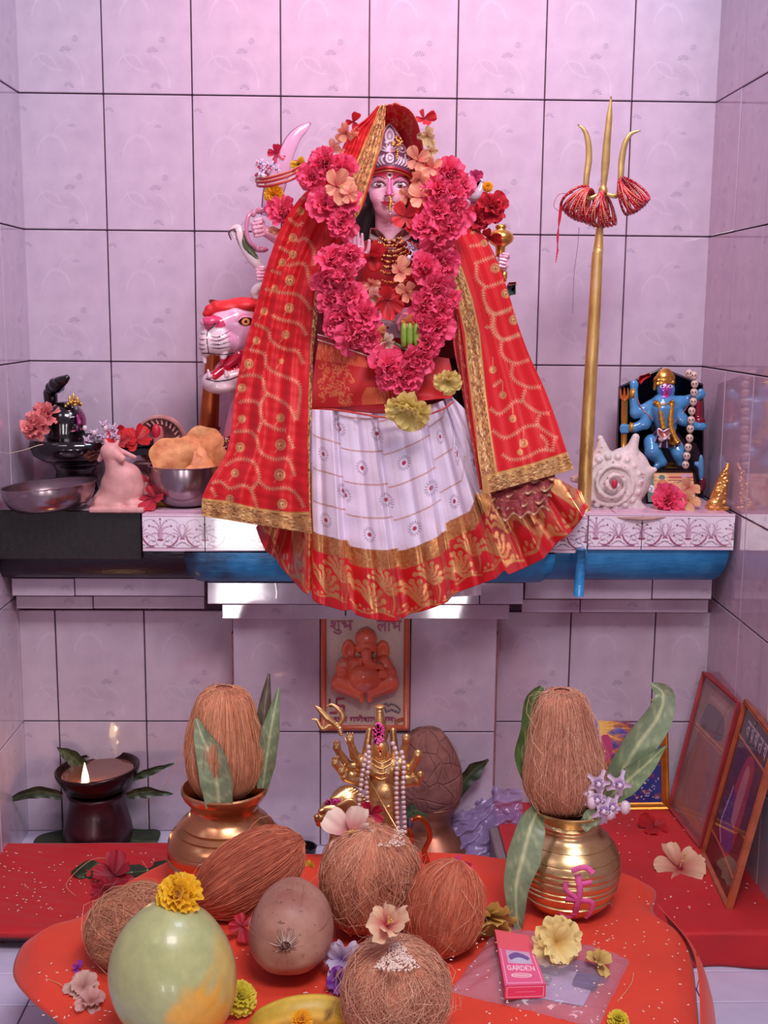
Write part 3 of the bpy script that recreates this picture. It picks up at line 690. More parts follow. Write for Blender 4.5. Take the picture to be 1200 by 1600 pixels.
def fist(c, a, s=1., col=SK, back=False):
    """a closed hand: palm, four knuckled fingers side by side and a thumb; a = tilt"""
    R = np.array([[cos(a), -sin(a), 0], [sin(a), cos(a), 0], [0, 0, 1.]]); out = []
    P = lambda x, y, t: tuple(np.array(c)+R@np.array((x*s, y*s, t*s)))
    out.append(B_(tuple(np.array(c)+np.array((0, 0, -3*s))), (9*s, 12*s, 6*s), 3, col, 2))
    for i, w in enumerate((3.1, 3.3, 3.1, 2.7)):
        y = -9.5+i*6.3; out += [C_(P(-9, y, 0), P(-7, y+.5, 7), w*s, w*s*.95, col, .8), C_(P(-7, y+.5, 7), P(5-i*.5, y+1, 8), w*s*.95, w*s*.85, col, .8)]
    out += [C_(P(8, -8, 0), P(6, -13, 7), 3.4*s, 3*s, col, .8), C_(P(6, -13, 7), P(-3, -13.5, 9), 3*s, 2.5*s, col, .8)]
    return out
prims = [E_((607, 285, 12), (33, 50, 38), SK, 3), E_((607, 318, 22), (24, 25, 24), SK, 6), E_((607, 331, 30), (11, 10, 13), SK, 6),
         E_((591, 306, 34), (13, 14, 12), SK, 6), E_((623, 306, 34), (13, 14, 12), SK, 6), E_((607, 268, 34), (25, 18, 14), SK, 8),
         E_((592, 289, 46), (11, 6, 6), SK, 3, '-'), E_((625.5, 289, 46), (11, 6, 6), SK, 3, '-'), E_((592, 289, 41), (9, 5.4, 6), SK, 1.5), E_((625.5, 289, 41), (9, 5.4, 6), SK, 1.5),
         C_((608, 280, 48), (608, 303, 59), 2.8, 4., SK, 3.5), E_((603, 304.5, 53), (3.2, 2.8, 4), SK, 1.5), E_((613, 304.5, 53), (3.2, 2.8, 4), SK, 1.5),
         C_((598, 316.3, 49), (606, 315, 53), 1.6, 2.2, SK, 1.5), C_((614, 316.3, 49), (606, 315, 53), 1.6, 2.2, SK, 1.5), C_((600, 319.2, 49), (612, 319.2, 49), 2., 2.4, SK, 1.5), E_((606, 319.5, 51.5), (6, 2.2, 2.6), SK, 1.5),
         E_((575, 295, 5), (4, 10, 6), SK, 2), E_((640, 295, 5), (4, 10, 6), SK, 2),
         C_((607, 325, 6), (607, 385, -2), 21, 22, SK, 6), C_((560, 398, -5), (655, 398, -5), 22, 22, SK, 12),
         E_((606, 430, 0), (56, 62, 30), SK, 14), E_((606, 520, 0), (50, 60, 30), SK, 14)]
# front pair of arms
prims += chain([(556, 398, -2), (530, 470, 14), (549, 420, 62)], [20, 17, 11], SK, 3) + chain([(657, 398, -2), (690, 480, 14), (645, 515, 60)], [20, 17, 11], SK, 3)
# raised right palm with five fingers
prims += [B_((556, 398, 66), (12, 14, 4.5), 4, SK, 3)]
for i, (x, L) in enumerate(((546, 20), (552.5, 25), (559, 26), (565.5, 22))): prims += chain([(x+1, 388, 66), (x, 388-L*.55, 67), (x+.3, 388-L, 70)], [3.3, 3., 2.3], SK, .7)
prims += chain([(568, 404, 66), (576, 390, 70), (577, 376, 73)], [4.2, 3.5, 2.6], SK, 1.2)
# lowered left hand, fingers pointing down
prims += [B_((637, 500, 66), (10, 12, 5), 4, SK, 3)]
for x, L in ((630, 18), (635.5, 23), (641, 22), (646, 17)): prims += chain([(x, 510, 67), (x+2, 510+L*.6, 69), (x+3, 510+L, 68)], [3., 2.8, 2.], SK, .7)
prims += chain([(628, 496, 67), (622, 506, 70), (624, 516, 71)], [3.6, 3.2, 2.4], SK, 1.)
# the arms that hold weapons at both sides
prims += chain([(556, 400, -10), (480, 400, -25), (418, 362, -2)], [18, 14, 10], SK, 3)+chain([(556, 410, -10), (478, 450, -22), (424, 430, 0)], [18, 14, 10], SK, 3)
prims += chain([(657, 402, -10), (735, 430, -25), (784, 418, -2)], [18, 14, 9], SK, 3)+chain([(657, 396, -12), (715, 370, -30), (742, 318, -5)], [17, 13, 9], SK, 3)+chain([(657, 410, -12), (745, 480, -25), (790, 458, -2)], [18, 13, 9], SK, 3)
prims += fist((405, 357, 8), -.25, 1.05)+fist((408, 428, 8), -.1, .8)+fist((787, 408, 8), .12, .85)+fist((742, 312, 8), .1, .7)+fist((795, 452, 4), 0, .6)
body = sdf(prims, 1.3, fn=gf, paint=face_paint)
BODYM = painted('enamelled_skin', .22, bump=.03, scale=120, var=.04, Coat_Weight=.5, Coat_Roughness=.1)
part('body', body, BODYM, goddess, colors=True)
HAIR = simple('black_hair', srgb(18, 8, 14), .45, var=.5, scale=200, bump=.6, stretch=(1, 1, .05))
hm = sdf([E_((607, 290, -6), (42, 60, 30), (1,)*3, 3), C_((575, 330, -8), (560, 400, -10), 20, 20), C_((640, 330, -8), (652, 400, -10), 18, 20)], 2.5, fn=gf)
part('hair', hm, HAIR, goddess)
hs = M()
for i in range(160):
    x0 = rnd.uniform(700, 716); tube(gf(spline([(x0, 560, 70), (x0+rnd.uniform(0, 14), 640, 78), (x0+rnd.uniform(6, 26), 700, 72), (x0+rnd.uniform(6, 30), rnd.uniform(715, 758), 70)], 9)), .0006, 3, hs)
part('hair_lock', hs, HAIR, goddess, kind='stuff')
# crown
CC = Canvas(80, 80, (120, 66, 96), 3)
def cp(x, y): return (x-570, y-190)
Wt = (226, 198, 214)
for cx, s in ((609, 1.),):
    CC.ell(*cp(609, 247), 7, 8, Wt, g=1); CC.ell(*cp(609, 247), 4.5, 5.2, (120, 70, 95), g=.2); CC.ell(*cp(609, 247), 2.8, 3, Wt, g=1)
    for i in range(6):
        for s in (-1, 1):
            x = 609+s*(10+i*4.4); CC.curve([cp(x-s*1, 241+i*1.5), cp(x+s*3.2, 248+i*1.2), cp(x-s*1, 256+i*.8)], [1.2, 3., 1.4], Wt, 14, g=1)
    for a in np.linspace(-1.25, 1.25, 7): CC.curve([cp(609, 238), cp(609+sin(a)*7, 238-cos(a)*8), cp(609+sin(a)*14, 237-cos(a)*12)], [1.4, 3., 1.6], Wt, 12, g=1)
    for s in (-1, 1):
        CC.ell(*cp(609+s*19, 229), 5.4, 7, Wt, ring=1.7, g=1); CC.ell(*cp(609+s*19, 229), 2.2, 3, Wt, g=1); CC.ell(*cp(609+s*5, 222), 3, 2.6, Wt, g=1); CC.ell(*cp(609+s*27, 241), 3.4, 5, Wt, ring=1.5, g=1)
    CC.blob([cp(609, 199), cp(616, 208), cp(616, 218), cp(609, 222), cp(602, 218), cp(602, 208)], Wt, g=1); CC.blob([cp(609, 203), cp(613, 209), cp(613, 216), cp(609, 218.5), cp(605, 216), cp(605, 209)], (170, 130, 160), g=.4); CC.ell(*cp(609, 212), 2.4, 4, Wt, g=1)
    for t in np.linspace(0, 1, 9):
        for s in (-1, 1): CC.ell(*cp(609+s*(2+16*t), 194+22*t**1.3), 2.1, 2.3, Wt, g=1); CC.ell(*cp(609+s*(2+16*t), 194+22*t**1.3), .8, .9, (90, 40, 66), g=.3)
ys = np.linspace(265, 191, 75); hw = np.interp(ys, [191, 196, 205, 215, 230, 245, 256, 265], [2, 8, 15, 20, 26, 32, 34.5, 34.5]); u = np.linspace(-1, 1, 71)
th = u*pi*.5; Xc = 609+hw[:, None]*np.sin(th)[None]; Zc = 16+hw[:, None]*1.1*np.cos(th)[None]+(ys[:, None]-265)*.12; Yc = ys[:, None]+(1-np.cos(th))[None]*8
g_ = CC.sample(Xc-570, np.broadcast_to(ys[:, None], Xc.shape)-190, 1); cC = CC.sample(Xc-570, np.broadcast_to(ys[:, None], Xc.shape)-190)
cr = grid(gf(np.stack([Xc+np.sin(th)*g_*1.6, Yc, Zc+g_*2.2*np.cos(th)], -1)), col=cC)
part('crown', cr, painted('painted_crown', .3, bump=.04, Coat_Weight=.3), goddess, colors=True)
br = M(); tube(gf(spline([(572, 272, 26), (585, 266, 44), (609, 262, 56), (632, 268, 44), (645, 277, 24)], 24)), .0028, 8, br, lc(206, 50, 60)); tube(gf(spline([(572, 276, 26), (585, 270, 45), (609, 266, 57), (632, 272, 45), (645, 281, 24)], 24)), .0012, 6, br, lc(226, 150, 90))
GOLD = simple('gold', srgb(232, 178, 88), .28, 1., var=.15, scale=80, bump=.15)
JEW = painted('gilt_jewellery', .3, .55, bump=.1)
part('headband', br, JEW, goddess, colors=True)
# nose ring, brooch on the crown, necklaces
j = M(); th = np.linspace(0, 2*pi, 26); tube(gf(np.stack([620+9.5*np.cos(th), 312+9.5*np.sin(th), 60+th*0], 1)), .0008, 5, j, lc(220, 160, 90), cap=False)
for i, a in enumerate(np.linspace(.3, 3., 15)): ell((620+9.5*cos(a), 312+9.5*sin(a), 61), (1.9, 1.9, 1.9), 8, 6, j, lc(240, 200, 110) if i % 3 else lc(200, 40, 60), fn=gf)
for i in range(8): ell((609.5+rnd.uniform(-1, 1), 308+i*3, 61), (2.2, 1.8, 2), 8, 6, j, lc(236, 190, 100), fn=gf)
ell((610, 334, 58), (2, 2.2, 2), 8, 6, j, lc(240, 225, 225), fn=gf)
part('nose_ring', j, JEW, goddess, colors=True)
j = M()
for i in range(46):
    a = rnd.uniform(0, 6.3); q = rnd.uniform(0, 1)**.5; ell((620+cos(a)*9*q, 222+sin(a)*9*q, 54+rnd.uniform(-2, 3)), (1.8, 1.8, 2), 7, 5, j, lc(*((230, 160, 60), (250, 205, 120), (150, 60, 30))[i % 3]), fn=gf)
for i in range(5): ell((621+rnd.uniform(-1, 1), 234+i*3.4, 55), (2.4, 1.9, 2), 7, 5, j, lc(230, 165, 70), fn=gf)
part('brooch', j, JEW, goddess, colors=True)
j = M()
for ri, (y0, hwid, sag, n) in enumerate([(366, 24, 10, 26), (371, 28, 13, 30), (377, 31, 16, 34), (383, 34, 18, 36), (389, 35, 20, 38), (396, 35, 22, 38), (404, 34, 24, 38), (414, 34, 28, 36), (424, 33, 32, 34), (434, 32, 34, 32)]):
    for q in np.linspace(-1, 1, n):
        ell((610+q*hwid+rnd.uniform(-.6, .6), y0+sag*(1-q*q)+rnd.uniform(-1, 1), 33+(1-q*q)*9-abs(ri-2)*.3), (1.7, 1.5+rnd.random(), 1.8), 6, 5, j, lc(*((236, 188, 96), (210, 140, 70), (250, 214, 130), (150, 40, 40))[rnd.randrange(4)]), fn=gf)
part('necklace', j, JEW, goddess, colors=True)
# red blouse with upright collar
bl = sdf([E_((606, 398, 6), (50, 28, 31), lc(196, 22, 34), 8), E_((606, 436, 4), (60, 64, 37), lc(196, 22, 34), 8), C_((560, 400, -4), (654, 400, -4), 25, 25, lc(196, 22, 34), 8), E_((606, 520, 2), (56, 60, 33), lc(196, 22, 34), 8), C_((607, 372, 2), (607, 340, 2), 24, 23, (1, 1, 1), 3, '-')], 2.5, fn=gf)
BLM = painted('red_satin', .35, bump=.12, scale=90, var=.3, Sheen_Weight=.3)
part('blouse', bl, BLM, goddess, colors=True)
j = M()
for s in (-1, 1): prism([(609+s*2, 378), (609+s*9, 366), (609+s*20, 357), (609+s*30, 356), (609+s*33, 372), (609+s*18, 384)], 31, 38, j, lc(200, 34, 44), fn=gf, bev=1.5)
part('collar', j, BLM, goddess, colors=True)
# weapons
BLADE = painted('painted_blade', .18, bump=.02, var=.03, Coat_Weight=.6)
def sideshade(V, p0, c0, c1): return V
pth = spline([(421, 338, 8), (427, 300, 10), (440, 262, 12), (449, 236, 12), (462, 212, 10), (485, 192, 6)], 40); rad = np.interp(np.linspace(0, 1, 40), [0, .25, .5, .72, .9, 1], [14, 17, 13, 11.5, 8, 2.5])
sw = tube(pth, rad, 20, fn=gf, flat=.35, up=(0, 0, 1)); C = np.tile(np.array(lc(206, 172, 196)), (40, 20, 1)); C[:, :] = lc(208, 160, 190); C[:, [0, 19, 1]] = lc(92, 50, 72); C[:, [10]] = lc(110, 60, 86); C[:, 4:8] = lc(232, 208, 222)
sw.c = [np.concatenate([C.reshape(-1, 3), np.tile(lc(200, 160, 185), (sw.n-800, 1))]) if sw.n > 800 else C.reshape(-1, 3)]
tube([(402, 330, 4), (420, 326, 14), (437, 334, 4)], 5, 10, sw, lc(190, 110, 140), fn=gf)
tube(spline([(398, 330, 14), (388, 338, 20), (385, 360, 22), (390, 378, 20), (402, 388, 14)], 20), [3.4]*20, 8, sw, lc(206, 130, 160), fn=gf)
ell((396, 333, 16), (5, 7, 5), 10, 8, sw, lc(210, 140, 168), fn=gf)
ell((408, 390, 10), (12, 5, 8), 12, 8, sw, lc(190, 110, 140), fn=gf)
part('sword', sw, BLADE, goddess, colors=True)
cn = M(); p2 = spline([(366, 372, 6), (362, 360, 6), (372, 356, 8), (376, 372, 10), (386, 392, 10), (402, 412, 8), (412, 420, 4)], 34)
tube(p2, np.interp(np.linspace(0, 1, 34), [0, .2, .45, .8, 1], [2.5, 4, 7, 9, 4]), 12, cn, lc(222, 200, 206), fn=gf, flat=.6, up=(0, 0, 1))
tube(p2+np.array((-4.5, 3, 2)), 1.2, 6, cn, lc(80, 30, 50), fn=gf)
tube(spline([(379, 362, 8), (386, 384, 14), (402, 405, 12)], 14), [3, 5, 6, 7, 7, 7, 7, 7, 6, 6, 5, 4, 4, 3], 8, cn, lc(84, 96, 60), fn=gf, flat=.5)
tube(spline([(412, 443, 8), (400, 452, 8), (398, 462, 6), (406, 474, 6)], 12), [6, 7, 7, 7, 7, 7, 7, 6, 6, 5, 4, 3], 10, cn, lc(216, 200, 206), fn=gf)
part('curved_shell_weapon', cn, BLADE, goddess, colors=True)
mc = M(); lathe([(0, 352), (8, 352), (9, 356), (7, 359), (14, 362), (19, 367), (20.5, 372), (19, 378), (13, 383), (8, 386), (7, 396), (7, 402), (0, 402)], 30, mc, (1, 1, 1), fn=FR(781, 380, D0), c=(781, 8))
lathe([(0, 424), (5, 424), (5, 432), (3, 440), (0, 441)], 16, mc, (1, 1, 1), fn=gf, c=(788, 8))
part('gilded_mace', mc, GOLD, goddess, label='gold-painted mace head')
cs = M(); tube(spline([(726, 290, 14), (732, 300, 18), (742, 306, 18), (750, 298, 14), (754, 284, 12)], 16), np.interp(np.linspace(0, 1, 16), [0, .4, 1], [5, 10, 5]), 12, cs, lc(190, 176, 190), fn=gf)
prism([(742, 270), (756, 284), (755, 306), (744, 308)], 10, 16, cs, lc(238, 222, 230), fn=gf, bev=1.5)
for i in range(5): tube([(727+i*2, 288+i*2, 24), (731+i*3, 300+i, 25)], .9, 5, cs, lc(120, 90, 110), fn=gf)
part('silvered_conch', cs, BLADE, goddess, colors=True, label='silver and white conch shell held by an upper hand')
hx = M(); prism([(792, 446), (806, 444), (806, 460), (796, 462), (792, 456)], 6, 20, hx, lc(24, 84, 72), fn=gf, bev=1.2); prism([(794, 441), (807, 440), (807, 446), (794, 447)], 4, 18, hx, lc(206, 60, 90), fn=gf, bev=1)
part('green_shield_edge', hx, BLADE, goddess, colors=True)
# lower block the figure stands on
pd = M(); box(-.13, .13, -.1, .09, 0, .22, .01, pd); pd.xf(lambda V: V+np.array([A(605, 700, .24)[0], -.19, SH])); part('pedestal', pd, simple('pedestal_paint', srgb(170, 40, 50), .5), goddess)

# ================================================================ CLOTHS
CLOTH = painted('embroidered_cloth', .6, bump=.2, scale=500, var=.1, metattr='met', thin=.22, Sheen_Weight=.05)
def sequins(cv, pts, w, seed, base=(196, 138, 88), n=None):
    """gilt lace laid along a polyline, width w: a raised band stitched with short bright and dark dashes"""
    cv.line(pts, w, base, g=.25); p = np.asarray(pts, float); L = np.r_[0, np.cumsum(np.linalg.norm(np.diff(p, axis=0), axis=1))]; r = random.Random(seed)
    wd = np.broadcast_to(w, (len(p),)); n = n or int(L[-1]*wd.mean()*.34)
    for i in range(n):
        s = r.uniform(0, L[-1]); k = min(len(p)-2, int(np.searchsorted(L, s)-1)); k = max(k, 0); t = (s-L[k])/(L[k+1]-L[k]+1e-9); c = p[k]*(1-t)+p[k+1]*t; T = (p[k+1]-p[k])/(np.linalg.norm(p[k+1]-p[k])+1e-9); N_ = np.array([-T[1], T[0]])
        ww = wd[k]*(1-t)+wd[k+1]*t; row = r.randrange(11); off = ((row+.5)/11-.5)*ww*.94; c = c+N_*off; col = ((246, 206, 124), (206, 150, 84), (110, 44, 36), (255, 236, 176), (214, 160, 100), (136, 70, 48))[r.randrange(6)]
        if row in (0, 10): col = (240, 196, 110)
        dl = r.uniform(.8, 2.2); cv.line([c-T*dl, c+T*dl], r.uniform(.7, 1.4), col, g=.45)
def vine(cv, pts, col=(226, 168, 130), step=4.2, sz=3.6):
    p = spline(pts, max(8, int(len(pts)*10))); L = np.r_[0, np.cumsum(np.linalg.norm(np.diff(p, axis=0), axis=1))]; cv.line(p, .8, col, .8, g=.3)
    for s in np.arange(2, L[-1], step):
        x = np.array([np.interp(s, L, p[:, 0]), np.interp(s, L, p[:, 1])]); x2 = np.array([np.interp(s+1, L, p[:, 0]), np.interp(s+1, L, p[:, 1])]); T = (x2-x)/(np.linalg.norm(x2-x)+1e-9); N_ = np.array([-T[1], T[0]])
        for k in (-1, 1): cv.line([x, x+T*sz*.7+N_*k*sz*.9], [1.4, .9], col, .9, g=.35)
def medal(cv, x, y, r):
    cv.ell(x, y, r, r*1.05, (206, 110, 84), .9, g=.3); cv.ell(x, y, r*.82, r*.86, (232, 172, 110), ring=1.5, g=.6); cv.ell(x, y+r*.1, r*.45, r*.5, (236, 196, 120), g=.7); cv.ell(x+r*.1, y+r*.15, r*.18, r*.25, (110, 70, 40), g=.3); cv.ell(x-r*.3, y-r*.2, r*.16, r*.16, (255, 240, 190), g=.8)
def sheet(left, right, nu, nv, tf, cv, org, d, name, parent, mat, thick=.0012, holes=None, ts=None):
    a = spline(left, nv); b = spline(right, nv); u = np.linspace(0, 1, nu)[None, :, None]
    P = a[:, None]*(1-u)+b[:, None]*u; U = np.broadcast_to(u[..., 0], (nv, nu)); V = np.broadcast_to(np.linspace(0, 1, nv)[:, None], (nv, nu))
    P[..., 2] += tf(U, V, P); f = FA(d)
    c = cv.sample(P[..., 0]-org[0], P[..., 1]-org[1]); g = cv.sample(P[..., 0]-org[0], P[..., 1]-org[1], 1)
    m = grid(f(P), col=c); o = part(name, m, mat, parent, colors=True, extra={'met': g.ravel()}); md = o.modifiers.new('thickness', 'SOLIDIFY'); md.thickness = thick; md.offset = -1
    return o
veil = thing('embroidered_veil', A(600, 790, .40), 'red net veil with gold sequin borders and leafy embroidery draped over the goddess', 'veil')
# left panel
lv = Canvas(320, 700, (214, 14, 26), 1.5); o3 = lambda x, y: (x/3.72+300-290, y/3.72+430-160); o1 = lambda x, y: (x/4+340-290, y/4+150-160)
for x in (0, 1): pass
for pts in [[(420, 80), (510, 100), (600, 110), (650, 140), (690, 200)], [(460, 230), (520, 260), (600, 275), (640, 300), (665, 350)], [(360, 280), (440, 320), (460, 380), (540, 430), (610, 440), (645, 510)], [(330, 430), (420, 460), (440, 540), (540, 590), (610, 620), (630, 680), (610, 840)],
            [(280, 590), (340, 580), (410, 600), (430, 680), (500, 720), (570, 770), (600, 840)], [(270, 740), (330, 730), (390, 750), (410, 840), (480, 890), (540, 900)], [(240, 910), (340, 910), (380, 960), (400, 1030), (480, 1070), (560, 1070), (600, 1170)], [(430, 690), (390, 760)], [(410, 850), (380, 910)],
            [(190, 1110), (260, 1070), (350, 1080), (380, 1130), (390, 1190), (350, 1240)], [(390, 1200), (450, 1240), (560, 1240), (620, 1290), (650, 1350)], [(110, 1210), (170, 1200), (220, 1240), (300, 1220), (350, 1260), (380, 1360)], [(110, 1230), (140, 1290)], [(560, 930), (590, 1010)]]:
    vine(lv, [o3(*p) for p in pts])
for pts in [[(440, 760), (500, 810), (530, 790)], [(380, 940), (450, 980)], [(490, 910), (550, 890), (600, 960), (600, 1050)], [(330, 1090), (400, 1110)], [(430, 1060), (540, 1050), (570, 1140), (590, 1200)], [(500, 620), (560, 650)], [(820, 260), (870, 200)], [(740, 400), (790, 330)]]: vine(lv, [o1(*p) for p in pts])
for x, y, r in [(570, 30, 30), (480, 75, 18), (420, 210, 22), (565, 190, 28), (375, 380, 22), (545, 345, 24), (330, 515, 28), (290, 655, 24), (515, 830, 24), (290, 835, 22), (280, 1000, 28), (515, 985, 32), (510, 1160, 34), (250, 1150, 24), (525, 1330, 30), (220, 1300, 24), (520, 500, 14)]:
    q = o3(x, y); medal(lv, q[0], q[1], r/3.72); lv.line([q, (q[0]-9, q[1]+12)], 1., (226, 150, 110), g=.4)
for x, y, r in [(520, 720, 24), (470, 885, 26), (470, 990, 24), (405, 1040, 24), (575, 575, 18)]: q = o1(x, y); medal(lv, q[0], q[1], r/4); lv.line([q, (q[0]-9, q[1]+9)], 1., (226, 150, 110), g=.4)
P_ = lambda L: [(x-290, y-160) for x, y in L]
sequins(lv, P_([(600, 158), (595, 185), (583, 225), (567, 265), (557, 300), (551, 330), (553, 352)]), [9, 17, 27, 30, 29, 22, 8], 1)
sequins(lv, P_([(300, 791), (350, 797), (400, 810), (450, 818), (500, 818)]), [29, 30, 33, 36, 37], 2, base=(204, 146, 86))
sequins(lv, P_([(500, 430), (495, 500), (491, 560), (487, 620), (484, 700), (486, 800)]), [12, 14, 13, 10, 6, 5], 3, base=(180, 100, 76))
left = [(590, 166, 20), (572, 185, 30), (548, 205, 34), (530, 240, 40), (505, 275, 48), (468, 310, 48), (441, 352, 44), (422, 400, 44), (407, 450, 44), (393, 502, 46), (378, 559, 50), (367, 618, 54), (356, 699, 74), (327, 752, 98), (316, 780, 106), (316, 806, 112)]
right = [(602, 163, 34), (601, 185, 44), (600, 205, 48), (592, 240, 56), (580, 280, 60), (565, 325, 64), (548, 352, 66), (520, 400, 74), (500, 450, 78), (495, 500, 80), (488, 560, 84), (487, 618, 118), (484, 690, 150), (484, 750, 166), (485, 798, 174), (487, 834, 180)]
def fl(U, V, P): return 5*np.sin(U*17+V*2.5)*np.clip(V*1.6-.3, 0, 1)+2.5*np.sin(U*33-V*4)+6*np.sin(U*6+1)*V+1.5*hnoise(P, .05, 3)
sheet(left, right, 170, 640, fl, lv, (290, 160), .26, 'left_panel', veil, CLOTH)
# hood behind and right of the crown
hc = Canvas(140, 260, (222, 20, 34), 1.5)
for pts in [[(604, 184), (622, 190), (636, 205), (648, 235), (652, 262)], [(608, 172), (630, 182), (642, 200), (640, 210)], [(626, 190), (640, 186)], [(630, 176), (644, 192), (642, 215)], [(640, 250), (646, 280), (648, 310)]]: vine(hc, [(x-560, y-150) for x, y in pts], (226, 130, 90), 7, 2.)
hc.line([(x-560, y-150) for x, y in [(600, 166), (625, 161), (642, 172), (656, 200), (662, 235), (664, 270), (666, 320)]], 2.2, (226, 120, 80), g=.4)
for i in range(60): hc.ell(rnd.uniform(45, 85), rnd.uniform(10, 60), .9, .9, (240, 180, 120), g=.5)
hl = [(600, 166, 30), (600, 176, -10), (592, 215, -55), (584, 260, -62), (578, 310, -62), (570, 350, -60)]
hr = [(620, 160, 34), (645, 178, 38), (658, 215, 42), (664, 260, 44), (668, 310, 48), (676, 360, 52)]
a = spline(hl, 180); b = spline(hr, 180)
sheet(hl, hr, 90, 180, lambda U, V, P: -62*(U-U**5)*np.clip(V*6-.3, 0, 1)+3*np.sin(U*16+V*3), hc, (560, 150), .26, 'hood', veil, CLOTH)
# upper right: cloth passing over the shoulder under the flowers
rc = Canvas(300, 620, (214, 14, 26), 1.5); o4 = lambda x, y: (x/3.53+600-640, y/3.53+480-220); o2 = lambda x, y: (x/4+560-640, y/4+150-220)
for pts in [[(560, 0), (600, 40), (690, 10), (710, 0)], [(555, 110), (600, 110)], [(600, 40), (600, 130), (660, 180), (755, 150)], [(650, 180), (650, 260), (720, 310), (800, 290)], [(710, 310), (710, 390), (790, 440), (860, 440)], [(780, 450), (770, 520), (850, 580), (910, 585)], [(770, 520), (720, 520), (680, 560), (630, 590), (590, 560)],
            [(860, 590), (850, 650), (930, 710), (960, 720)], [(850, 650), (780, 660), (720, 700), (660, 720), (600, 680)], [(940, 720), (930, 800)], [(930, 790), (860, 790), (780, 830), (700, 840), (650, 810)], [(600, 440), (650, 400)], [(860, 700), (900, 750), (890, 790)]]: vine(rc, [o4(*p) for p in pts])
for pts in [[(720, 1050), (800, 1020), (850, 1000)], [(780, 1200), (850, 1180), (900, 1160)], [(780, 1200), (790, 1290), (850, 1360), (940, 1340)], [(850, 1360), (850, 1450), (900, 1520), (1000, 1490)], [(740, 1050), (740, 1140), (790, 1190)], [(700, 860), (740, 840), (760, 860)], [(690, 940), (760, 930)]]: vine(rc, [o2(*p) for p in pts])
for x, y, r in [(600, 345, 20), (655, 485, 20), (710, 615, 20), (770, 750, 24), (715, 70, 27), (750, 800, 16)]: q = o4(x, y); medal(rc, q[0], q[1], r/3.53); rc.line([q, (q[0], q[1]-20)], 1., (230, 160, 120), g=.4)
for x, y, r in [(855, 1075, 30), (920, 1235, 28), (970, 1400, 28), (785, 920, 22)]: q = o2(x, y); medal(rc, q[0], q[1], r/4)
Q_ = lambda L: [(x-640, y-220) for x, y in L]
sequins(rc, Q_([(690, 375), (712, 425), (727, 470), (738, 520), (742, 565), (748, 620), (757, 690), (764, 750), (766, 775)]), [22, 24, 24, 24, 25, 24, 25, 30, 30], 5)
sequins(rc, Q_([(766, 757), (800, 748), (840, 737), (905, 715)]), [32, 31, 30, 30], 6, base=(204, 150, 90))
rl = [(655, 225, 20), (668, 290, 50), (680, 350, 80), (690, 395, 92), (702, 440, 96), (715, 485, 98), (724, 535, 100), (729, 575, 110), (735, 630, 122), (744, 695, 140), (752, 745, 155), (755, 773, 160)]
rr = [(668, 240, 20), (700, 290, 34), (738, 345, 40), (762, 378, 44), (778, 410, 48), (795, 460, 52), (812, 515, 54), (830, 562, 58), (850, 605, 66), (869, 655, 84), (884, 700, 104), (897, 733, 112)]
sheet(rl, rr, 150, 560, lambda U, V, P: 4*np.sin(U*14+V*3+2)*V+2.2*np.sin(U*31+V*2)+4*np.sin(U*5), rc, (640, 220), .26, 'right_panel', veil, CLOTH)
# turned-back edge of the right panel
tc = Canvas(80, 420, (196, 52, 54), 1.5); r_ = random.Random(9)
for i in range(900): x, y = r_.uniform(0, 80), r_.uniform(0, 420); tc.line([(x, y), (x+r_.uniform(-1, 1), y+r_.uniform(2, 5))], 1., ((236, 180, 120), (150, 30, 40), (220, 110, 90))[i % 3], g=.4)
sheet([(676, 392, 80), (694, 440, 86), (705, 490, 90), (709, 540, 92), (718, 590, 102), (727, 640, 118), (738, 700, 134), (750, 765, 150)], [(692, 392, 90), (708, 440, 94), (720, 490, 97), (727, 540, 99), (732, 590, 108), (740, 640, 120), (748, 700, 138), (757, 765, 154)], 24, 220, lambda U, V, P: 2.5*np.sin(U*9+V*8), tc, (670, 380), .26, 'folded_edge', veil, CLOTH)
# frilled layers hanging out below the right panel
for k, (y0, dx, dt) in enumerate(((752, 0, 0), (768, 6, 6), (786, 16, 12), (802, 26, 18))):
    fc = Canvas(200, 120, (150, 44, 48), 1.5); r_ = random.Random(k+20)
    for i in range(int(420)): x, y = r_.uniform(0, 200), r_.uniform(0, 120); fc.line([(x, y), (x+r_.uniform(2, 5), y+r_.uniform(-2, 2))], 1.1, ((210, 150, 96), (96, 26, 36), (190, 100, 80))[i % 3], g=.5)
    x0, x1 = 764+dx*.8, 868-k*3; n = 70; xs_ = np.linspace(0, 1, n); wv = 4*np.sin(xs_*21+k*2)+2*np.sin(xs_*9+k)
    top = np.stack([x0-4+(x1-x0)*xs_, y0-16-xs_*16+0*wv, 118+dt-xs_*26], 1); bot = np.stack([x0+(x1-x0)*xs_, y0+12-xs_*18+wv*.9, 126+dt-xs_*26+wv*1.3], 1)
    for q in np.linspace(0, 1, 3): fc.line(np.stack([bot[:, 0]-750, bot[:, 1]-730-q*3], 1), 1.6, (232, 190, 150), g=.7)
    v = np.linspace(0, 1, 14)[:, None, None]; P = top[None]*(1-v)+bot[None]*v; m = grid(FA(.28)(P), col=fc.sample(P[..., 0]-750, P[..., 1]-730))
    o = part('frill', m, CLOTH, veil, colors=True, extra={'met': fc.sample(P[..., 0]-750, P[..., 1]-730, 1).ravel()}); md = o.modifiers.new('thickness', 'SOLIDIFY'); md.thickness = .001
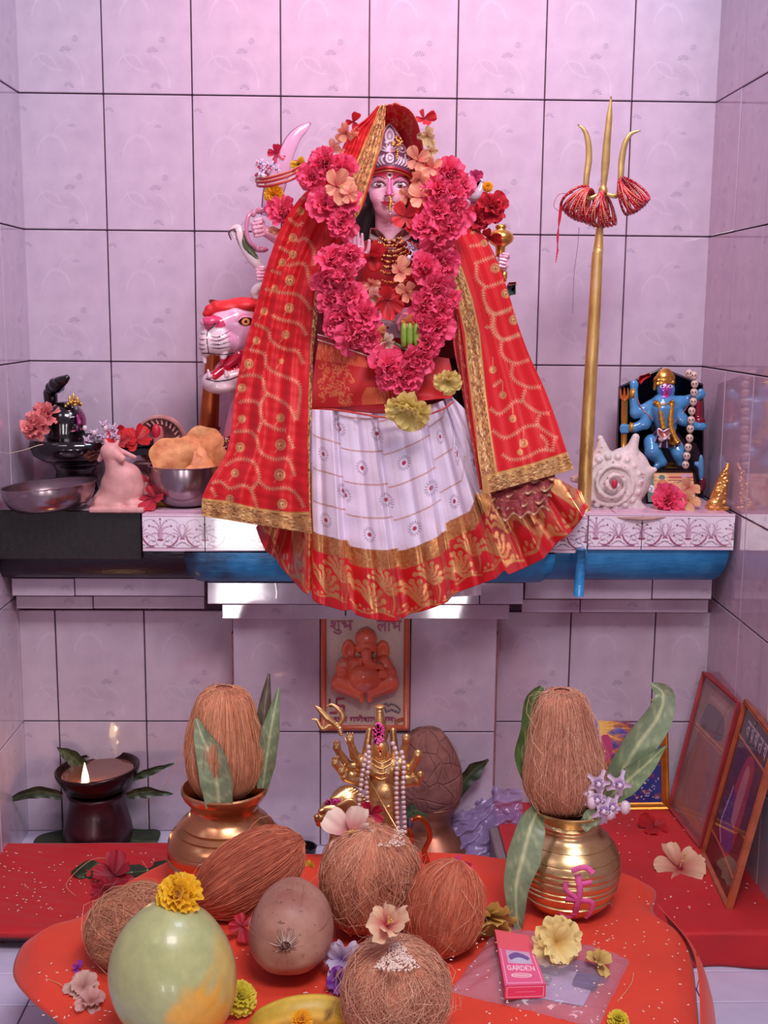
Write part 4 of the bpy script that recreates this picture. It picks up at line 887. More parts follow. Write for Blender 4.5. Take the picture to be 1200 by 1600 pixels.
# ---------------------------------------------------------------- white and red silk skirt
skirt = thing('silk_skirt', A(600, 900, .45), 'pleated white silk skirt with gold checks, gold band and wide red brocade hem', 'skirt')
hem = spline([(398, 822), (412, 850), (436, 882), (466, 910), (482, 926), (490, 946), (530, 955), (580, 964), (640, 962), (690, 944), (720, 928), (780, 902), (835, 874), (885, 842), (921, 798)], 520)
waist = spline([(478, 668), (480, 658), (482, 648), (484, 642), (486, 640), (489, 640), (512, 641), (548, 643), (592, 646), (640, 642), (668, 634), (692, 626), (708, 622), (790, 700), (908, 768)], 520)
nu, nv = 520, 250
u = np.linspace(0, 1, nu); L = np.linalg.norm(hem-waist, axis=1)
S = (1-np.linspace(0, 1, nv)[:, None])*L[None]*np.interp(hem[:, 0], [440, 484, 489, 765, 860], [.5, .55, 1., 1., .42])[None]; v = np.linspace(0, 1, nv)[:, None]
xc = np.cumsum(np.r_[0, np.linalg.norm(np.diff(hem, axis=0), axis=1)])
sc = Canvas(int(xc[-1])+4, 340, (222, 206, 224), 1.25)
sc.poly([(0, 0), (xc[-1]+5, 0), (xc[-1]+5, 104), (0, 104)], (190, 14, 24)); r_ = random.Random(4)
gold1 = (214, 152, 88)
sc.poly([(0, 76), (xc[-1]+5, 76), (xc[-1]+5, 105), (0, 105)], (206, 138, 84), g=.75)
for i in range(1500): x, y = r_.uniform(0, xc[-1]), r_.uniform(77, 104); sc.line([(x, y), (x+r_.uniform(-2, 2), y+r_.uniform(-3, 3))], 1., ((240, 196, 130), (180, 90, 60), (226, 170, 104))[i % 3], g=.8)
def paisley(x, y, k, fl):
    g0 = (222, 160, 104)
    for i, a in enumerate(np.linspace(-.4, 2.5, 7)):
        e = (x+fl*cos(a)*18*k, y+sin(a)*18*k); sc.curve([(x, y), (x+fl*cos(a-.3)*11*k, y+sin(a-.3)*11*k), e], [1.2, 4.*k, 2.2], g0, 10, g=.7); sc.ell(e[0], e[1], 3.*k, 2.6*k, g0, g=.7)
        sc.curve([(x+fl*cos(a)*5*k, y+sin(a)*5*k), (x+fl*cos(a-.2)*10*k, y+sin(a-.2)*10*k)], .9, (170, 40, 30), 6, g=.3)
for i in range(int(xc[-1]/74)+1):
    x = 20+i*74; paisley(x+30, 48, 1.35, 1); paisley(x+2, 24, 1.6, 1)
    sc.curve([(x-22, 8), (x, 5), (x+22, 10), (x+46, 4)], 2.2, (216, 150, 96), g=.7); sc.curve([(x+44, 8), (x+50, 26), (x+46, 46)], [1.5, 3, 1.2], (206, 130, 84), g=.6)
    for q in range(7): t = q/6; sc.curve([(x+14+q*5, 12), (x+18+q*4, 24+q*3), (x+30, 36+q*2)], .9, (196, 90, 60), 8, g=.5)
    for q in range(9): sc.ell(x-18+q*7, 12+3*sin(q*2), 2.2, 2.2, (222, 160, 104), g=.7)
for yy in (154, 206, 258, 310): sc.line([(0, yy), (xc[-1], yy)], 2.2, (196, 142, 116), .9, g=.3)
for i in range(int(xc[-1]/39)+1):
    x = 8+i*39+(0); sc.line([(x, 106), (x, 340)], 1.3, (216, 184, 176), .65, g=.2)
    for j_ in range(4):
        if (i+j_) % 2 == 0:
            cx, cy = x+19, 128+j_*52+(i % 3)*2
            for a in np.arange(0, 6.28, .42): sc.line([(cx+cos(a)*7.6, cy+sin(a)*7.6), (cx+cos(a)*11.5, cy+sin(a)*11.5)], 1.15, (92, 60, 84))
            sc.ell(cx, cy, 3.8, 3.4, (160, 30, 62))
PS = (7*np.sin(np.floor(xc/84+.35)*2.1)-3)[None]; XX = np.broadcast_to(xc[None], (nv, nu)); col = sc.sample(XX, S+PS); g_ = sc.sample(XX, S+PS, 1)
P = np.zeros((nv, nu, 3)); P[..., :2] = waist[None]*(1-v[..., None])+hem[None]*v[..., None]
pl = (xc/84+.35) % 1; saw = np.where(pl < .82, pl/.82, 1-(pl-.82)/.18); pid = np.floor(xc/84+.35)
P[..., 2] = np.interp(u, [0, .12, .25], [0, 14, 40])[None]+52*np.sin(np.clip(u*1.12, 0, 1)*pi)[None]*(.55+.45*v)+saw[None]*34*(.5+.6*v)+4*np.sin(xc/17)[None]*v+12*v[:, :]
P[..., 1] += (saw*6-3+np.sin(pid*2.4)*5)[None]*v**3; P[..., 0] += ((pl-.5)*-6*(v))
P[..., 2] += 2.*hnoise(P, .03, 5)-(15*np.exp(-((pl-.93)/.05)**2)+6*np.exp(-((pl-.45)/.08)**2))[None]*(1-.25*v)
m = grid(FA(.335)(P), col=col); SILK = painted('silk', .34, bump=.08, scale=260, var=.06, metattr='met', Sheen_Weight=.05)
o = part('pleated_cloth', m, SILK, skirt, colors=True, extra={'met': g_.ravel()}); md = o.modifiers.new('thickness', 'SOLIDIFY'); md.thickness = .0012; md.offset = -1
ic = Canvas(260, 320, (120, 8, 20), 1.); 
sheet([(490, 350, -20), (486, 420, -16), (488, 500, -10), (490, 600, 10), (492, 650, 20)], [(716, 350, -20), (724, 420, -16), (726, 500, -10), (730, 600, 20), (736, 680, 30)], 60, 60, lambda U, V, P: -20*np.sin(U*pi)+4*np.sin(U*24), ic, (480, 345), .22, 'inner_drape', skirt, CLOTH)
bc_ = Canvas(100, 70, (226, 208, 226), 1.5)
for x, y in ((20, 24), (47, 22), (66, 26), (34, 44), (58, 50)):
    for a in np.arange(0, 6.28, .45): bc_.line([(x+cos(a)*5, y+sin(a)*5), (x+cos(a)*8, y+sin(a)*8)], .9, (104, 70, 92))
    bc_.ell(x, y, 2.6, 2.6, (160, 30, 62))
bc_.curve([(4, 36), (30, 32), (60, 38), (96, 34)], 1.4, (206, 150, 110))
sheet([(578, 486, 50), (584, 506, 54), (590, 528, 50)], [(664, 478, 50), (660, 500, 56), (652, 528, 50)], 50, 34, lambda U, V, P: 14*np.sin(U*pi)+2.5*np.sin(U*19+V*3), bc_, (572, 468), .22, 'printed_wrap', skirt, CLOTH)
# waist wrap: red brocade over the lap with orange silk above
wc = Canvas(240, 150, (200, 24, 26), 1.5); r_ = random.Random(3)
W_ = lambda x, y: (x-485, y-520)
wc.poly([W_(485, 520), W_(560, 520), W_(575, 575), W_(485, 560)], (226, 92, 60))
for i in range(90): x = r_.uniform(486, 560); y = r_.uniform(528, 560); wc.line([W_(x, y), W_(x+r_.uniform(-3, 3), y+8)], 1., ((246, 150, 100), (200, 60, 44))[i % 2], g=.5)
for i in range(70):
    x, y = r_.uniform(498, 552), r_.uniform(566, 634); a = r_.uniform(0, 6); t = np.linspace(0, 4.2, 10); rr_ = 1.+t*.9
    wc.line([W_(x+rr_[k]*cos(a+t[k]), y+rr_[k]*sin(a+t[k])) for k in range(10)], 1.3, (238, 134, 88), g=.6)
for i in range(14): wc.curve([W_(570+i*2, 640), W_(566+i*3, 622-i), W_(574+i*2, 606)], 1.1, (236, 140, 84), 8, g=.6)
for i in range(7): wc.curve([W_(596+i*5, 650), W_(598+i*5, 630), W_(594+i*6, 612)], 1.2, (230, 150, 90), 8, g=.6)
sheet([(498, 530, 62), (493, 560, 68), (488, 600, 72), (486, 640, 74)], [(702, 560, 62), (708, 590, 70), (708, 614, 74), (706, 622, 76)], 150, 90, lambda U, V, P: 26*np.sin(U*pi)+4*np.sin(U*20+V*4)+3*np.sin(V*9+U*5), wc, (485, 520), .315, 'waist_wrap', skirt, CLOTH)
rm = FA(.315); rd = M(); ws = np.linspace(0, 1, 40)
tube(rm(spline([(486, 641, 78), (520, 640, 92), (560, 646, 102), (600, 652, 106), (650, 652, 104), (690, 640, 92), (708, 628, 80)], 40)), .0022, 6, rd, lc(214, 60, 52)); part('piping', rd, BLM, skirt, colors=True)
sr = M()
for k in range(3):
    p = spline([(497, 523+k*4, 84), (540, 534+k*5, 100), (580, 548+k*5, 108)], 50)
    for q in p: ell(q, (1.5, 1.4, 1.5), 6, 4, sr, lc(238, 200, 200) if k != 1 else lc(190, 60, 80), fn=FA(.30))
part('bead_string', sr, JEW, goddess, colors=True)
# a corner of the white lining showing below the hem at right
ln = M(); prism([(795, 876), (822, 868), (824, 884), (800, 890)], 0, 1.2, ln, lc(226, 214, 232), fn=FA(.40)); part('lining_corner', ln, SILK, skirt, colors=True, extra={'met': np.zeros(ln.n)})
ln = M(); P = np.zeros((12, 60, 3)); P[..., 0] = np.linspace(686, 752, 60)[None]; P[..., 1] = np.linspace(900, 934, 12)[:, None]-np.linspace(0, 4, 60)[None]; P[..., 2] = 4*np.sin(np.linspace(0, 9, 60))[None]; grid(FA(.425)(P), col=lc(214, 196, 214), m=ln); part('lining', ln, SILK, skirt, colors=True, extra={'met': np.zeros(ln.n)})
# ================================================================ GARLAND AND LOOSE FLOWERS ON THE GODDESS
GD = .41
gl = thing('hibiscus_garland', A(600, 600, GD), 'heavy garland of ruffled crimson double hibiscus hanging in a loop on the goddess', 'garland')
spots = [(510, 258, 26, .36), (536, 270, 24, .38), (488, 278, 24, .36), (512, 322, 27, .38), (542, 318, 25, .40), (532, 348, 24, .40), (516, 408, 26, .42), (545, 398, 22, .43), (512, 440, 25, .42), (540, 432, 25, .43), (520, 470, 25, .42), (545, 466, 25, .43),
         (535, 500, 26, .43), (568, 494, 26, .44), (552, 524, 27, .44), (578, 526, 22, .44), (522, 510, 20, .43), (605, 572, 29, .455), (632, 588, 27, .46), (640, 566, 27, .455), (612, 592, 22, .46), (658, 560, 24, .45), (668, 538, 26, .45), (684, 512, 25, .445), (662, 508, 22, .45),
         (690, 486, 25, .44), (664, 474, 25, .44), (680, 450, 25, .435), (702, 470, 20, .43), (664, 420, 27, .43), (690, 410, 24, .42), (682, 372, 26, .42), (664, 356, 22, .42), (700, 352, 26, .42), (716, 330, 24, .41), (684, 330, 26, .42), (706, 306, 25, .41), (684, 298, 25, .41), (700, 272, 25, .40), (722, 290, 18, .40)]
for i, (x, y, R, d) in enumerate(spots):
    p = A(x, y, d); fl_ = link('hibiscus', None, gl, tuple(p-wloc(gl))); double_hibiscus(fl_, R*mpp(x, y, d)[0]*1.04, (rnd.uniform(-.5, .5), -1, rnd.uniform(-.3, .5)), 100+i)
st = M(); tube(A(*np.array(spline([(500, 250, .33), (515, 400, .39), (540, 500, .41), (610, 570, .43), (670, 520, .42), (690, 400, .40), (700, 260, .37)], 60)).T), .0012, 5, st); part('string', st, simple('garland_string', srgb(150, 60, 50), .8), gl)
PEACH = ((206, 96, 84), (246, 176, 140)); CREAM = ((190, 150, 90), (236, 214, 160)); REDP = ((150, 10, 24), (214, 26, 38)); YEL = ((200, 170, 60), (246, 230, 140))
i = 0
for (x, y, R, d, kind, cols, nm, lab, n) in [
    (526, 290, 27, .42, 'single', PEACH, 'hibiscus_flower', 'peach hibiscus lying on the gold veil border left of the face', 5),
    (546, 303, 18, .43, 'single', PEACH, 'hibiscus_flower', 'smaller peach hibiscus tucked under the one left of the face', 4),
    (542, 208, 20, .31, 'clump', PEACH, 'hibiscus_flower', 'wilted peach flower on the left edge of the hood', 6),
    (518, 234, 18, .30, 'single', PEACH, 'hibiscus_flower', 'peach flower sticking out at the left shoulder above the garland', 4),
    (552, 190, 15, .30, 'single', REDP, 'hibiscus_flower', 'small red flower at the upper left edge of the hood', 3),
    (662, 186, 18, .31, 'single', REDP, 'hibiscus_flower', 'red flower at the upper right edge of the hood', 4),
    (668, 212, 19, .31, 'clump', CREAM, 'hibiscus_flower', 'cream flower bud below the red one right of the hood', 6),
    (672, 235, 14, .32, 'clump', CREAM, 'hibiscus_flower', 'half-open cream bud above the right side of the garland', 5),
    (652, 250, 22, .40, 'single', PEACH, 'hibiscus_flower', 'peach flower beside the crown on the right', 4),
    (676, 262, 18, .41, 'single', PEACH, 'hibiscus_flower', 'peach petals on top of the right strand of the garland', 4),
    (654, 280, 20, .41, 'clump', PEACH, 'hibiscus_flower', 'long peach petals hanging beside the right eye', 6),
    (658, 308, 22, .42, 'single', PEACH, 'hibiscus_flower', 'peach flower right of the cheek', 4),
    (636, 306, 18, .40, 'clump', PEACH, 'hibiscus_flower', 'peach petal reaching across the right cheek', 3),
    (634, 338, 24, .41, 'single', REDP, 'hibiscus_flower', 'red petals beside the chin', 4),
    (648, 350, 18, .41, 'single', REDP, 'hibiscus_flower', 'red flower between the chin and the right strand', 3),
    (580, 400, 28, .40, 'clump', REDP, 'hibiscus_flower', 'drooping red flower beside the raised palm', 6),
    (624, 424, 24, .40, 'single', PEACH, 'hibiscus_flower', 'large pale peach flower on the chest', 4),
    (636, 456, 22, .41, 'single', PEACH, 'hibiscus_flower', 'peach flower below the chest jewellery at right', 4),
    (580, 442, 18, .41, 'clump', PEACH, 'hibiscus_flower', 'peach bud left of the chest jewellery', 5),
    (588, 462, 20, .42, 'clump', ((200, 140, 110), (240, 200, 180)), 'hibiscus_flower', 'pale pink wilted flower left of the belly', 7),
    (606, 470, 27, .42, 'single', REDP, 'hibiscus_flower', 'flat red flower in the middle of the belly', 5),
    (574, 482, 20, .42, 'single', REDP, 'hibiscus_flower', 'red petals between the left strand and the belly', 3),
    (596, 520, 18, .44, 'clump', ((190, 120, 60), (244, 190, 120)), 'hibiscus_flower', 'small orange flower low on the belly', 5),
    (604, 534, 18, .445, 'clump', ((196, 176, 130), (240, 226, 206)), 'hibiscus_flower', 'white wilted flower above the bottom of the garland', 7),
    (640, 505, 14, .45, 'single', ((200, 90, 60), (240, 160, 90)), 'hibiscus_flower', 'orange petals above the green buds', 4),
    (642, 640, 36, .50, 'clump', YEL, 'wilted_hibiscus', 'large wilted yellow flower at the bottom of the garland', 22),
    (624, 636, 26, .50, 'clump', YEL, 'wilted_hibiscus', 'yellow petals left of the large wilted yellow flower', 12),
    (700, 594, 24, .50, 'clump', YEL, 'wilted_hibiscus', 'wilted yellow flower hanging at the right of the garland', 12),
    (768, 326, 26, .31, 'double', None, 'hibiscus_flower', 'dark red hibiscus outermost at the right shoulder', 0),
    (744, 342, 22, .31, 'double', None, 'hibiscus_flower', 'dark red hibiscus below the conch shell', 0),
    (742, 276, 14, .28, 'single', ((150, 20, 70), (200, 50, 110)), 'hibiscus_flower', 'magenta petals on top of the conch shell', 5),
    (762, 292, 9, .29, 'marigold', None, 'marigold', 'small orange marigold right of the conch shell', 0),
    (764, 372, 22, .27, 'single', REDP, 'hibiscus_flower', 'red petals beside the golden mace', 3),
    (432, 240, 15, .24, 'single', ((170, 10, 60), (216, 30, 80)), 'hibiscus_flower', 'small red flower left of the sword blade', 4),
    (412, 268, 17, .26, 'single', ((150, 20, 60), (196, 40, 80)), 'hibiscus_flower', 'magenta flower at the left tip of the bangles', 4),
    (466, 256, 15, .27, 'clump', ((190, 140, 10), (246, 206, 40)), 'hibiscus_flower', 'yellow flower right of the sword blade', 7),
    (428, 304, 17, .29, 'marigold', None, 'marigold', 'orange marigold hanging under the bangles on the sword', 0),
    (440, 330, 22, .30, 'double', None, 'hibiscus_flower', 'red hibiscus at the left shoulder behind the veil edge', 0),
    (436, 360, 17, .29, 'clump', PEACH, 'hibiscus_flower', 'peach petals between the sword hand and the veil', 5)]:
    i += 1; kw = {}
    if kind == 'double': kw = dict(dark=(x > 730))
    elif kind == 'single': kw = dict(c0=cols[0], c1=cols[1], wilt=.3, npet=n, stamen=(R > 20 and cols is not REDP))
    elif kind == 'clump': kw = dict(c0=cols[0], c1=cols[1], n=n)
    flower(nm, x, y, d, kind, R, lab, nrm=(rnd.uniform(-.4, .4), -1, rnd.uniform(-.3, .3) if kind != 'clump' else -.6), seed=200+i, **kw)
# green buds held in the lap
bd = thing('green_bud_bunch', A(640, 540, .46), 'bunch of three green flower buds above the bottom of the garland', 'flower buds')
f = FR(640, 530, .46)
for k, x in enumerate((631, 640, 650)):
    m = M(); lathe([(0, 504), (3, 506), (5, 514), (5.2, 530), (4, 541), (0, 543)], 12, m, fn=f, c=(x, 4+k % 2*3)); part('bud', m, simple('bud_green', srgb(120, 150, 50), .45, var=.2), bd) if k == 0 else None
    if k: o = part('bud', m, bpy.data.materials['bud_green'], bd)
m = M(); tube(f(spline([(648, 543, 4), (640, 548, 2), (616, 536, 0)], 10)), .003, 6, m); part('stalk', m, GREEN, bd)
# crown-flower clusters (small lilac five-pointed flowers with round buds)
CFM = painted('waxy_lilac_flower', .45, bump=.05)
def crown_cluster(name, f, px, py, t, n, R, label, seed, spread=1., parent=None):
    """n little flowers and buds about (px,py)"""
    th_ = thing(name, f((px, py, t)), label, 'flower') if parent is None else parent; r = random.Random(seed)
    for k in range(n):
        x, y, tt = px+r.uniform(-1, 1)*R*2.*spread, py+r.uniform(-1, 1)*R*1.4, t+r.uniform(-4, 6); m = M()
        if k % 3 == 2:
            ell((x, y, tt), (R*.42, R*.5, R*.42), 10, 8, m, lc(226, 204, 214), fn=f)
            for q in range(5): a = q*1.256; tube(f(np.array([(x+cos(a)*R*.1, y-R*.5, tt+sin(a)*R*.1), (x+cos(a)*R*.43, y, tt+sin(a)*R*.43), (x+cos(a)*R*.1, y+R*.5, tt+sin(a)*R*.1)])), .0006, 4, m, lc(190, 150, 176))
            part('bud', m, CFM, th_, colors=True); continue
        for q in range(5):
            a = q*1.2566+r.uniform(0, .3); ca, sa = cos(a), sin(a)
            P = np.array([[(x+ca*R*v_*1.0-sa*R*.34*w_*sin(min(1, v_*1.6+.2)*pi*.85), y+sa*R*v_+ca*R*.34*w_*sin(min(1, v_*1.6+.2)*pi*.85), tt+R*(.15*v_-.35*v_**2)+abs(w_)*R*.08) for w_ in np.linspace(-1, 1, 5)] for v_ in np.linspace(0, 1, 6)])
            c_ = np.array([[np.array(lc(222, 196, 214))*(1-v_*.5)+np.array(lc(180, 146, 190))*v_*.5]*5 for v_ in np.linspace(0, 1, 6)]); grid(f(P), col=c_.reshape(6, 5, 3), m=m)
            ell((x+ca*R*.2, y+sa*R*.2, tt+R*.2), (R*.13, R*.13, R*.22), 7, 5, m, lc(150, 116, 170), fn=f)
        ell((x, y, tt+R*.3), (R*.2, R*.2, R*.15), 8, 6, m, lc(236, 216, 226), fn=f); part('floret', m, CFM, th_, colors=True)
    return th_
crown_cluster('crown_flower_cluster', FR(420, 266, .28), 420, 266, 4, 9, 8, 'lilac crown flowers tied at the bangles on the sword', 1, .9)
crown_cluster('crown_flower_cluster', FR(645, 394, .41), 645, 394, 4, 7, 8, 'white crown flowers right of the chest jewellery', 2, .6)
# red bangles round the sword
bgm = painted('red_glass_bangle', .25, bump=.02)
def bangle(f, c, R, tilt, a, col, w=.0021, rx=1.):
    th = np.linspace(0, 2*pi, 40, endpoint=False); P = np.stack([R*np.cos(th)*rx, R*np.sin(th)*sin(tilt), R*np.sin(th)*cos(tilt)], 1)
    P[:, 0], P[:, 1] = P[:, 0]*cos(a)-P[:, 1]*sin(a), P[:, 0]*sin(a)+P[:, 1]*cos(a); return tube(f(P+np.array(c)), w, 8, col=lc(*col), closed=True, cap=False)
f = FR(440, 275, .24)
for k, (c, R, a, lab) in enumerate((((438, 268, 14), 38, -.32, 'topmost red bangle round the sword'), ((437, 274, 14), 38, -.30, 'second red bangle round the sword'), ((438, 281, 14), 37, -.28, 'lowest red bangle round the sword'))):
    m = bangle(f, c, R, .32, a, (176, 30, 44)); m.merge(bangle(f, (c[0], c[1]-2.5, c[2]), R+1, .32, a, (222, 150, 90), .0008)); tag(part('bangle', m, bgm, None, colors=True), lab, 'bangle', 'bangles round the sword')
# ================================================================ THINGS ON THE ALTAR SHELF
STEEL = Mat('stainless_steel', .22, .95); STEEL.set('Base Color', srgb(160, 142, 148)); STEEL.bump(STEEL.noise(8, 2), .1, .002); STEEL = STEEL.m
BRASS = Mat('worn_brass', .24, .9); BRASS.set('Base Color', BRASS.ramp(BRASS.noise(12, 5), [(.3, srgb(196, 156, 100)), (.55, srgb(226, 196, 142)), (.75, srgb(196, 160, 116))])); BRASS.set('Roughness', BRASS.noise(20, 4)*.35+.1); BRASS.bump(BRASS.noise(30, 3), .12, .001); BRASS = BRASS.m
COPPER = simple('copper_brown', srgb(186, 96, 52), .3, .85, var=.25, scale=20, bump=.1)
BLACKSTONE = simple('polished_black_stone', srgb(18, 12, 18), .12, var=.5, scale=30, bump=.04, Coat_Weight=.4)
GREYSTONE = simple('carved_grey_stone', srgb(182, 140, 134), .75, var=.3, scale=50, bump=.6, bscale=90)
PNT = painted('poster_paint', .45, bump=.08, scale=150, var=.12)
PGL = painted('glossy_paint', .16, bump=.02, scale=80, var=.06, Coat_Weight=.5)
def tilt(f, px, py, t, ax, a):              # rotate the frame's output about a point
    c = f((px, py, t)); R = rotm(ax, a); return lambda P: (f(P)-c)@R.T+c
def bowl(name, base, z, R, rb, H, th, mat, label, cat, ang=0., ax='Y', rim=3., d=None, n=56):
    f = FR(base[0], base[1], None, z); t = thing(name, f.o, label, cat); g = tilt(f, base[0], base[1], 0, ax, ang) if ang else f
    y0 = base[1]; out = [(rb+(R-rb)*sin(q)**.8, y0-H*(1-cos(q))) for q in np.linspace(.0, pi/2, 12)]; inn = [(max(rb+(R-rb)*sin(q)**.8-th, 1), y0-H*(1-cos(q))-th*.7) for q in np.linspace(pi/2, 0., 12)]
    prof = [(0, y0)]+out+[(R+rim, y0-H-.5), (R+rim+.5, y0-H-1.5), (R+rim-1, y0-H-2.2)]+inn+[(0, y0-th)]
    m = M(); lathe(prof, n, m, fn=g); m.v = [m.v[0]]; P = None
    # re-centre on the axis
    m = M(); pr = [(r, y) for r, y in prof]; lathe(pr, n, m, fn=lambda P: g(P+np.array((base[0], 0, 0)))); part('vessel', m, mat, t, sharp=40); return t, f
bowl('steel_basin', (80, 796), SH, 72, 36, 38, 2, STEEL, 'wide shallow stainless steel bowl tilted at the left end of the shelf', 'bowl', ang=-.09, ax='Y')
bt, bf = bowl('steel_bowl', (290, 790), SH, 56, 18, 62, 2, STEEL, 'deep steel bowl filled with fried breads on the shelf beside the lion', 'bowl', rim=1.5)
BREAD = Mat('fried_bread', .55); BREAD.set('Base Color', BREAD.ramp(BREAD.noise(38, 5), [(.3, srgb(176, 98, 54)), (.6, srgb(218, 150, 96)), (.8, srgb(232, 176, 120))])); BREAD.bump(BREAD.noise(60, 4), .6, .003); BREAD = BREAD.m
for k, (x, y, t, R, nx, nz, lab) in enumerate(((274, 712, 30, 33, .1, .25, 'round puffed fried bread at the left front of the steel bowl'), (320, 698, -4, 33, -.3, .35, 'folded fried bread standing at the back of the steel bowl'), (314, 716, 12, 30, .5, .9, 'fried bread lying flat in the middle of the steel bowl'), (342, 722, 14, 26, -.6, .3, 'brown fried bread at the right edge of the steel bowl'), (300, 702, 4, 26, .3, .7, 'fried bread leaning behind the front one in the steel bowl'))):
    f = bf; c = f((x, y, t)); q = np.array(orient((nx, -1, nz))); th = np.linspace(0, 2*pi, 40, endpoint=False); r_ = np.linspace(0, 1, 9)
    rr_, tt = np.meshgrid(r_, th, indexing='ij'); s_ = R*f.sx; wob = 1+.06*np.sin(tt*3+k)+.03*np.sin(tt*7)
    for sg, nm in ((1, 0), (-1, 1)):
        L_ = np.stack([rr_*s_*np.cos(tt)*wob, rr_*s_*np.sin(tt)*wob, sg*(1-rr_**4)*s_*(.07 if k else .16)+s_*.13*np.sin(tt*2+k*2)*rr_**2+s_*.05*np.sin(tt*3+k)*rr_**2+s_*.03*np.sin(rr_*7+k)], -1)
        if nm == 0: m = M()
        grid(c+L_@q.T, False, True, m=m)
    tag(part('fried_bread', m, BREAD), lab, 'bread', 'fried breads in the steel bowl')
bowl('steel_saucer', (288, 790), SH, 27, 14, 10, 1.5, STEEL, 'small steel dish at the shelf edge under the bread bowl', 'dish', rim=1)
# shiva linga of polished black stone with a cobra hood
f = FR(122, 770, .115); f.o[2] = SH; f = (lambda o, sx, sz: (lambda P: np.stack([o[0]+(np.asarray(P, float)[..., 0]-122)*sx, o[1]-np.asarray(P, float)[..., 2]*sx, o[2]+(776-np.asarray(P, float)[..., 1])*sz], -1)))(f.o, f.sx, f.sz)
lg = thing('shiva_linga', f((122, 776, 0)), 'polished black stone linga with a cobra hood and long spouted base', 'sculpture')
m = M(); cx_ = (122, 0)
def lat(prof, cx, ct, n=44, ex=1.): lathe([(r, y) for r, y in prof], n, m, fn=lambda P: f(P), c=(cx, ct), ex=ex)
lat([(0, 776), (50, 776), (52, 768), (44, 762), (34, 752), (32, 740), (38, 728), (50, 722), (0, 722)], 122, 0)
part('foot', m, BLACKSTONE, lg); m = M(); lat([(0, 724), (50, 724), (66, 714), (72, 700), (70, 690), (66, 688), (62, 692), (0, 694)], 122, 0)
prism([(170, 690), (262, 686), (266, 700), (262, 712), (160, 716)], -16, 16, m, fn=f, bev=3); part('yoni_base', m, BLACKSTONE, lg)
hd = sdf([E_((106, 664, 0), (32, 31, 30), lc(16, 10, 16), 2), C_((106, 680, 0), (106, 700, 0), 29, 30, lc(16, 10, 16), 4), E_((130, 672, 24), (5, 6, 5), lc(70, 20, 50), 3), C_((130, 652, 22), (134, 664, 27), 2, 3.4, lc(150, 40, 110), 2), C_((122, 676, 28), (136, 673, 24), 1.6, 1.4, lc(190, 100, 130), 1), C_((120, 655, 27), (126, 654, 27), 1.6, 1.3, lc(200, 190, 200), 1), C_((136, 652, 20), (139, 650, 18), 1.5, 1.3, lc(200, 190, 200), 1)], 1.3, fn=f,
    paint=lambda V, c: np.where(((V[:, 0] > 128+(V[:, 1]-640)*.25) & (V[:, 2] > -12) & (V[:, 1] < 690) & (hnoise(V, .25, 4) > -.35))[:, None], np.array(lc(120, 22, 84)), c))
part('linga_head', hd, PGL, lg, colors=True)
cb = sdf([C_((80, 660, -22), (80, 622, -18), 9, 11), E_((90, 612, -8), (15, 10, 10), k=6), C_((92, 606, 2), (116, 596, 22), 9, 5, k=5), C_((96, 612, 2), (114, 602, 20), 8, 3, k=4), E_((104, 600, 14), (10, 4, 8), k=4)], 1.4, fn=f); part('cobra_hood', cb, BLACKSTONE, lg)
m = M()
for i in range(40): x, y = rnd.uniform(112, 136), rnd.uniform(0, 1); ell((x, 636+(x-124)**2*.03+y*6-6, 16+rnd.uniform(-4, 8)), (2, 2, 2), 6, 5, m, lc(*((220, 160, 70), (250, 210, 110), (120, 60, 30))[i % 3]), fn=f)
for x, y in ((119, 626), (125, 622), (131, 627)): lathe([(0, y-4), (2, y), (3, y+6), (0, y+8)], 8, m, lc(230, 180, 90), fn=f, c=(x, 20))
part('gold_ornament', m, JEW, lg, colors=True)
st_ = M(); tube(f(spline([(28, 708, 60), (60, 700, 66), (90, 692, 60), (150, 692, 56)], 20)), .0009, 5, st_); tag(part('straw', st_, simple('straw', srgb(200, 180, 150), .6)), 'thin pale straw lying across the rim of the black linga base', 'straw')
# flowers and bits lying on the linga base
def f3(name, px, py, d, *a, **k): return flower(name, px, py, d, *a, **k)
f3('hibiscus_flower', 58, 668, .17, 'double', 25, 'salmon pink double hibiscus at the left of the black linga', nrm=(-.3, -1, .5), seed=31, salmon=True)
f3('hibiscus_flower', 74, 648, .15, 'double', 20, 'salmon pink hibiscus touching the black stone head', nrm=(0, -1, .6), seed=32, salmon=True)
crown_cluster('crown_flower_cluster', FR(160, 674, .20), 158, 676, 4, 11, 9, 'lilac crown flowers heaped on the linga base', 5, 1.4)
f3('hibiscus_flower', 190, 690, .20, 'single', 30, 'red hibiscus lying on the spout of the linga base', nrm=(0, -.5, 1), seed=33, c0=(150, 8, 20), c1=(216, 24, 34), stamen=False)
f3('hibiscus_flower', 214, 688, .19, 'single', 24, 'red petals at the right end of the linga spout', nrm=(.3, -.6, 1), seed=34, c0=(150, 8, 20), c1=(216, 24, 34), npet=4, stamen=False)
f3('hibiscus_flower', 182, 672, .19, 'single', 16, 'upright red petal above the red hibiscus on the spout', nrm=(0, -1, -.2), seed=38, c0=(150, 8, 20), c1=(200, 30, 40), npet=2, stamen=False)
f3('dried_flower', 147, 706, .24, 'clump', 18, 'brown dried flower hanging from the rim of the black linga base', nrm=(.2, -1, -1.6), seed=35, c0=(80, 40, 34), c1=(140, 84, 64), n=8)
f3('hibiscus_flower', 240, 778, .31, 'single', 28, 'crumpled red flower lying between the stone bull and the banana', nrm=(0, -.6, 1), seed=36, c0=(150, 10, 40), c1=(206, 30, 60), stamen=False)
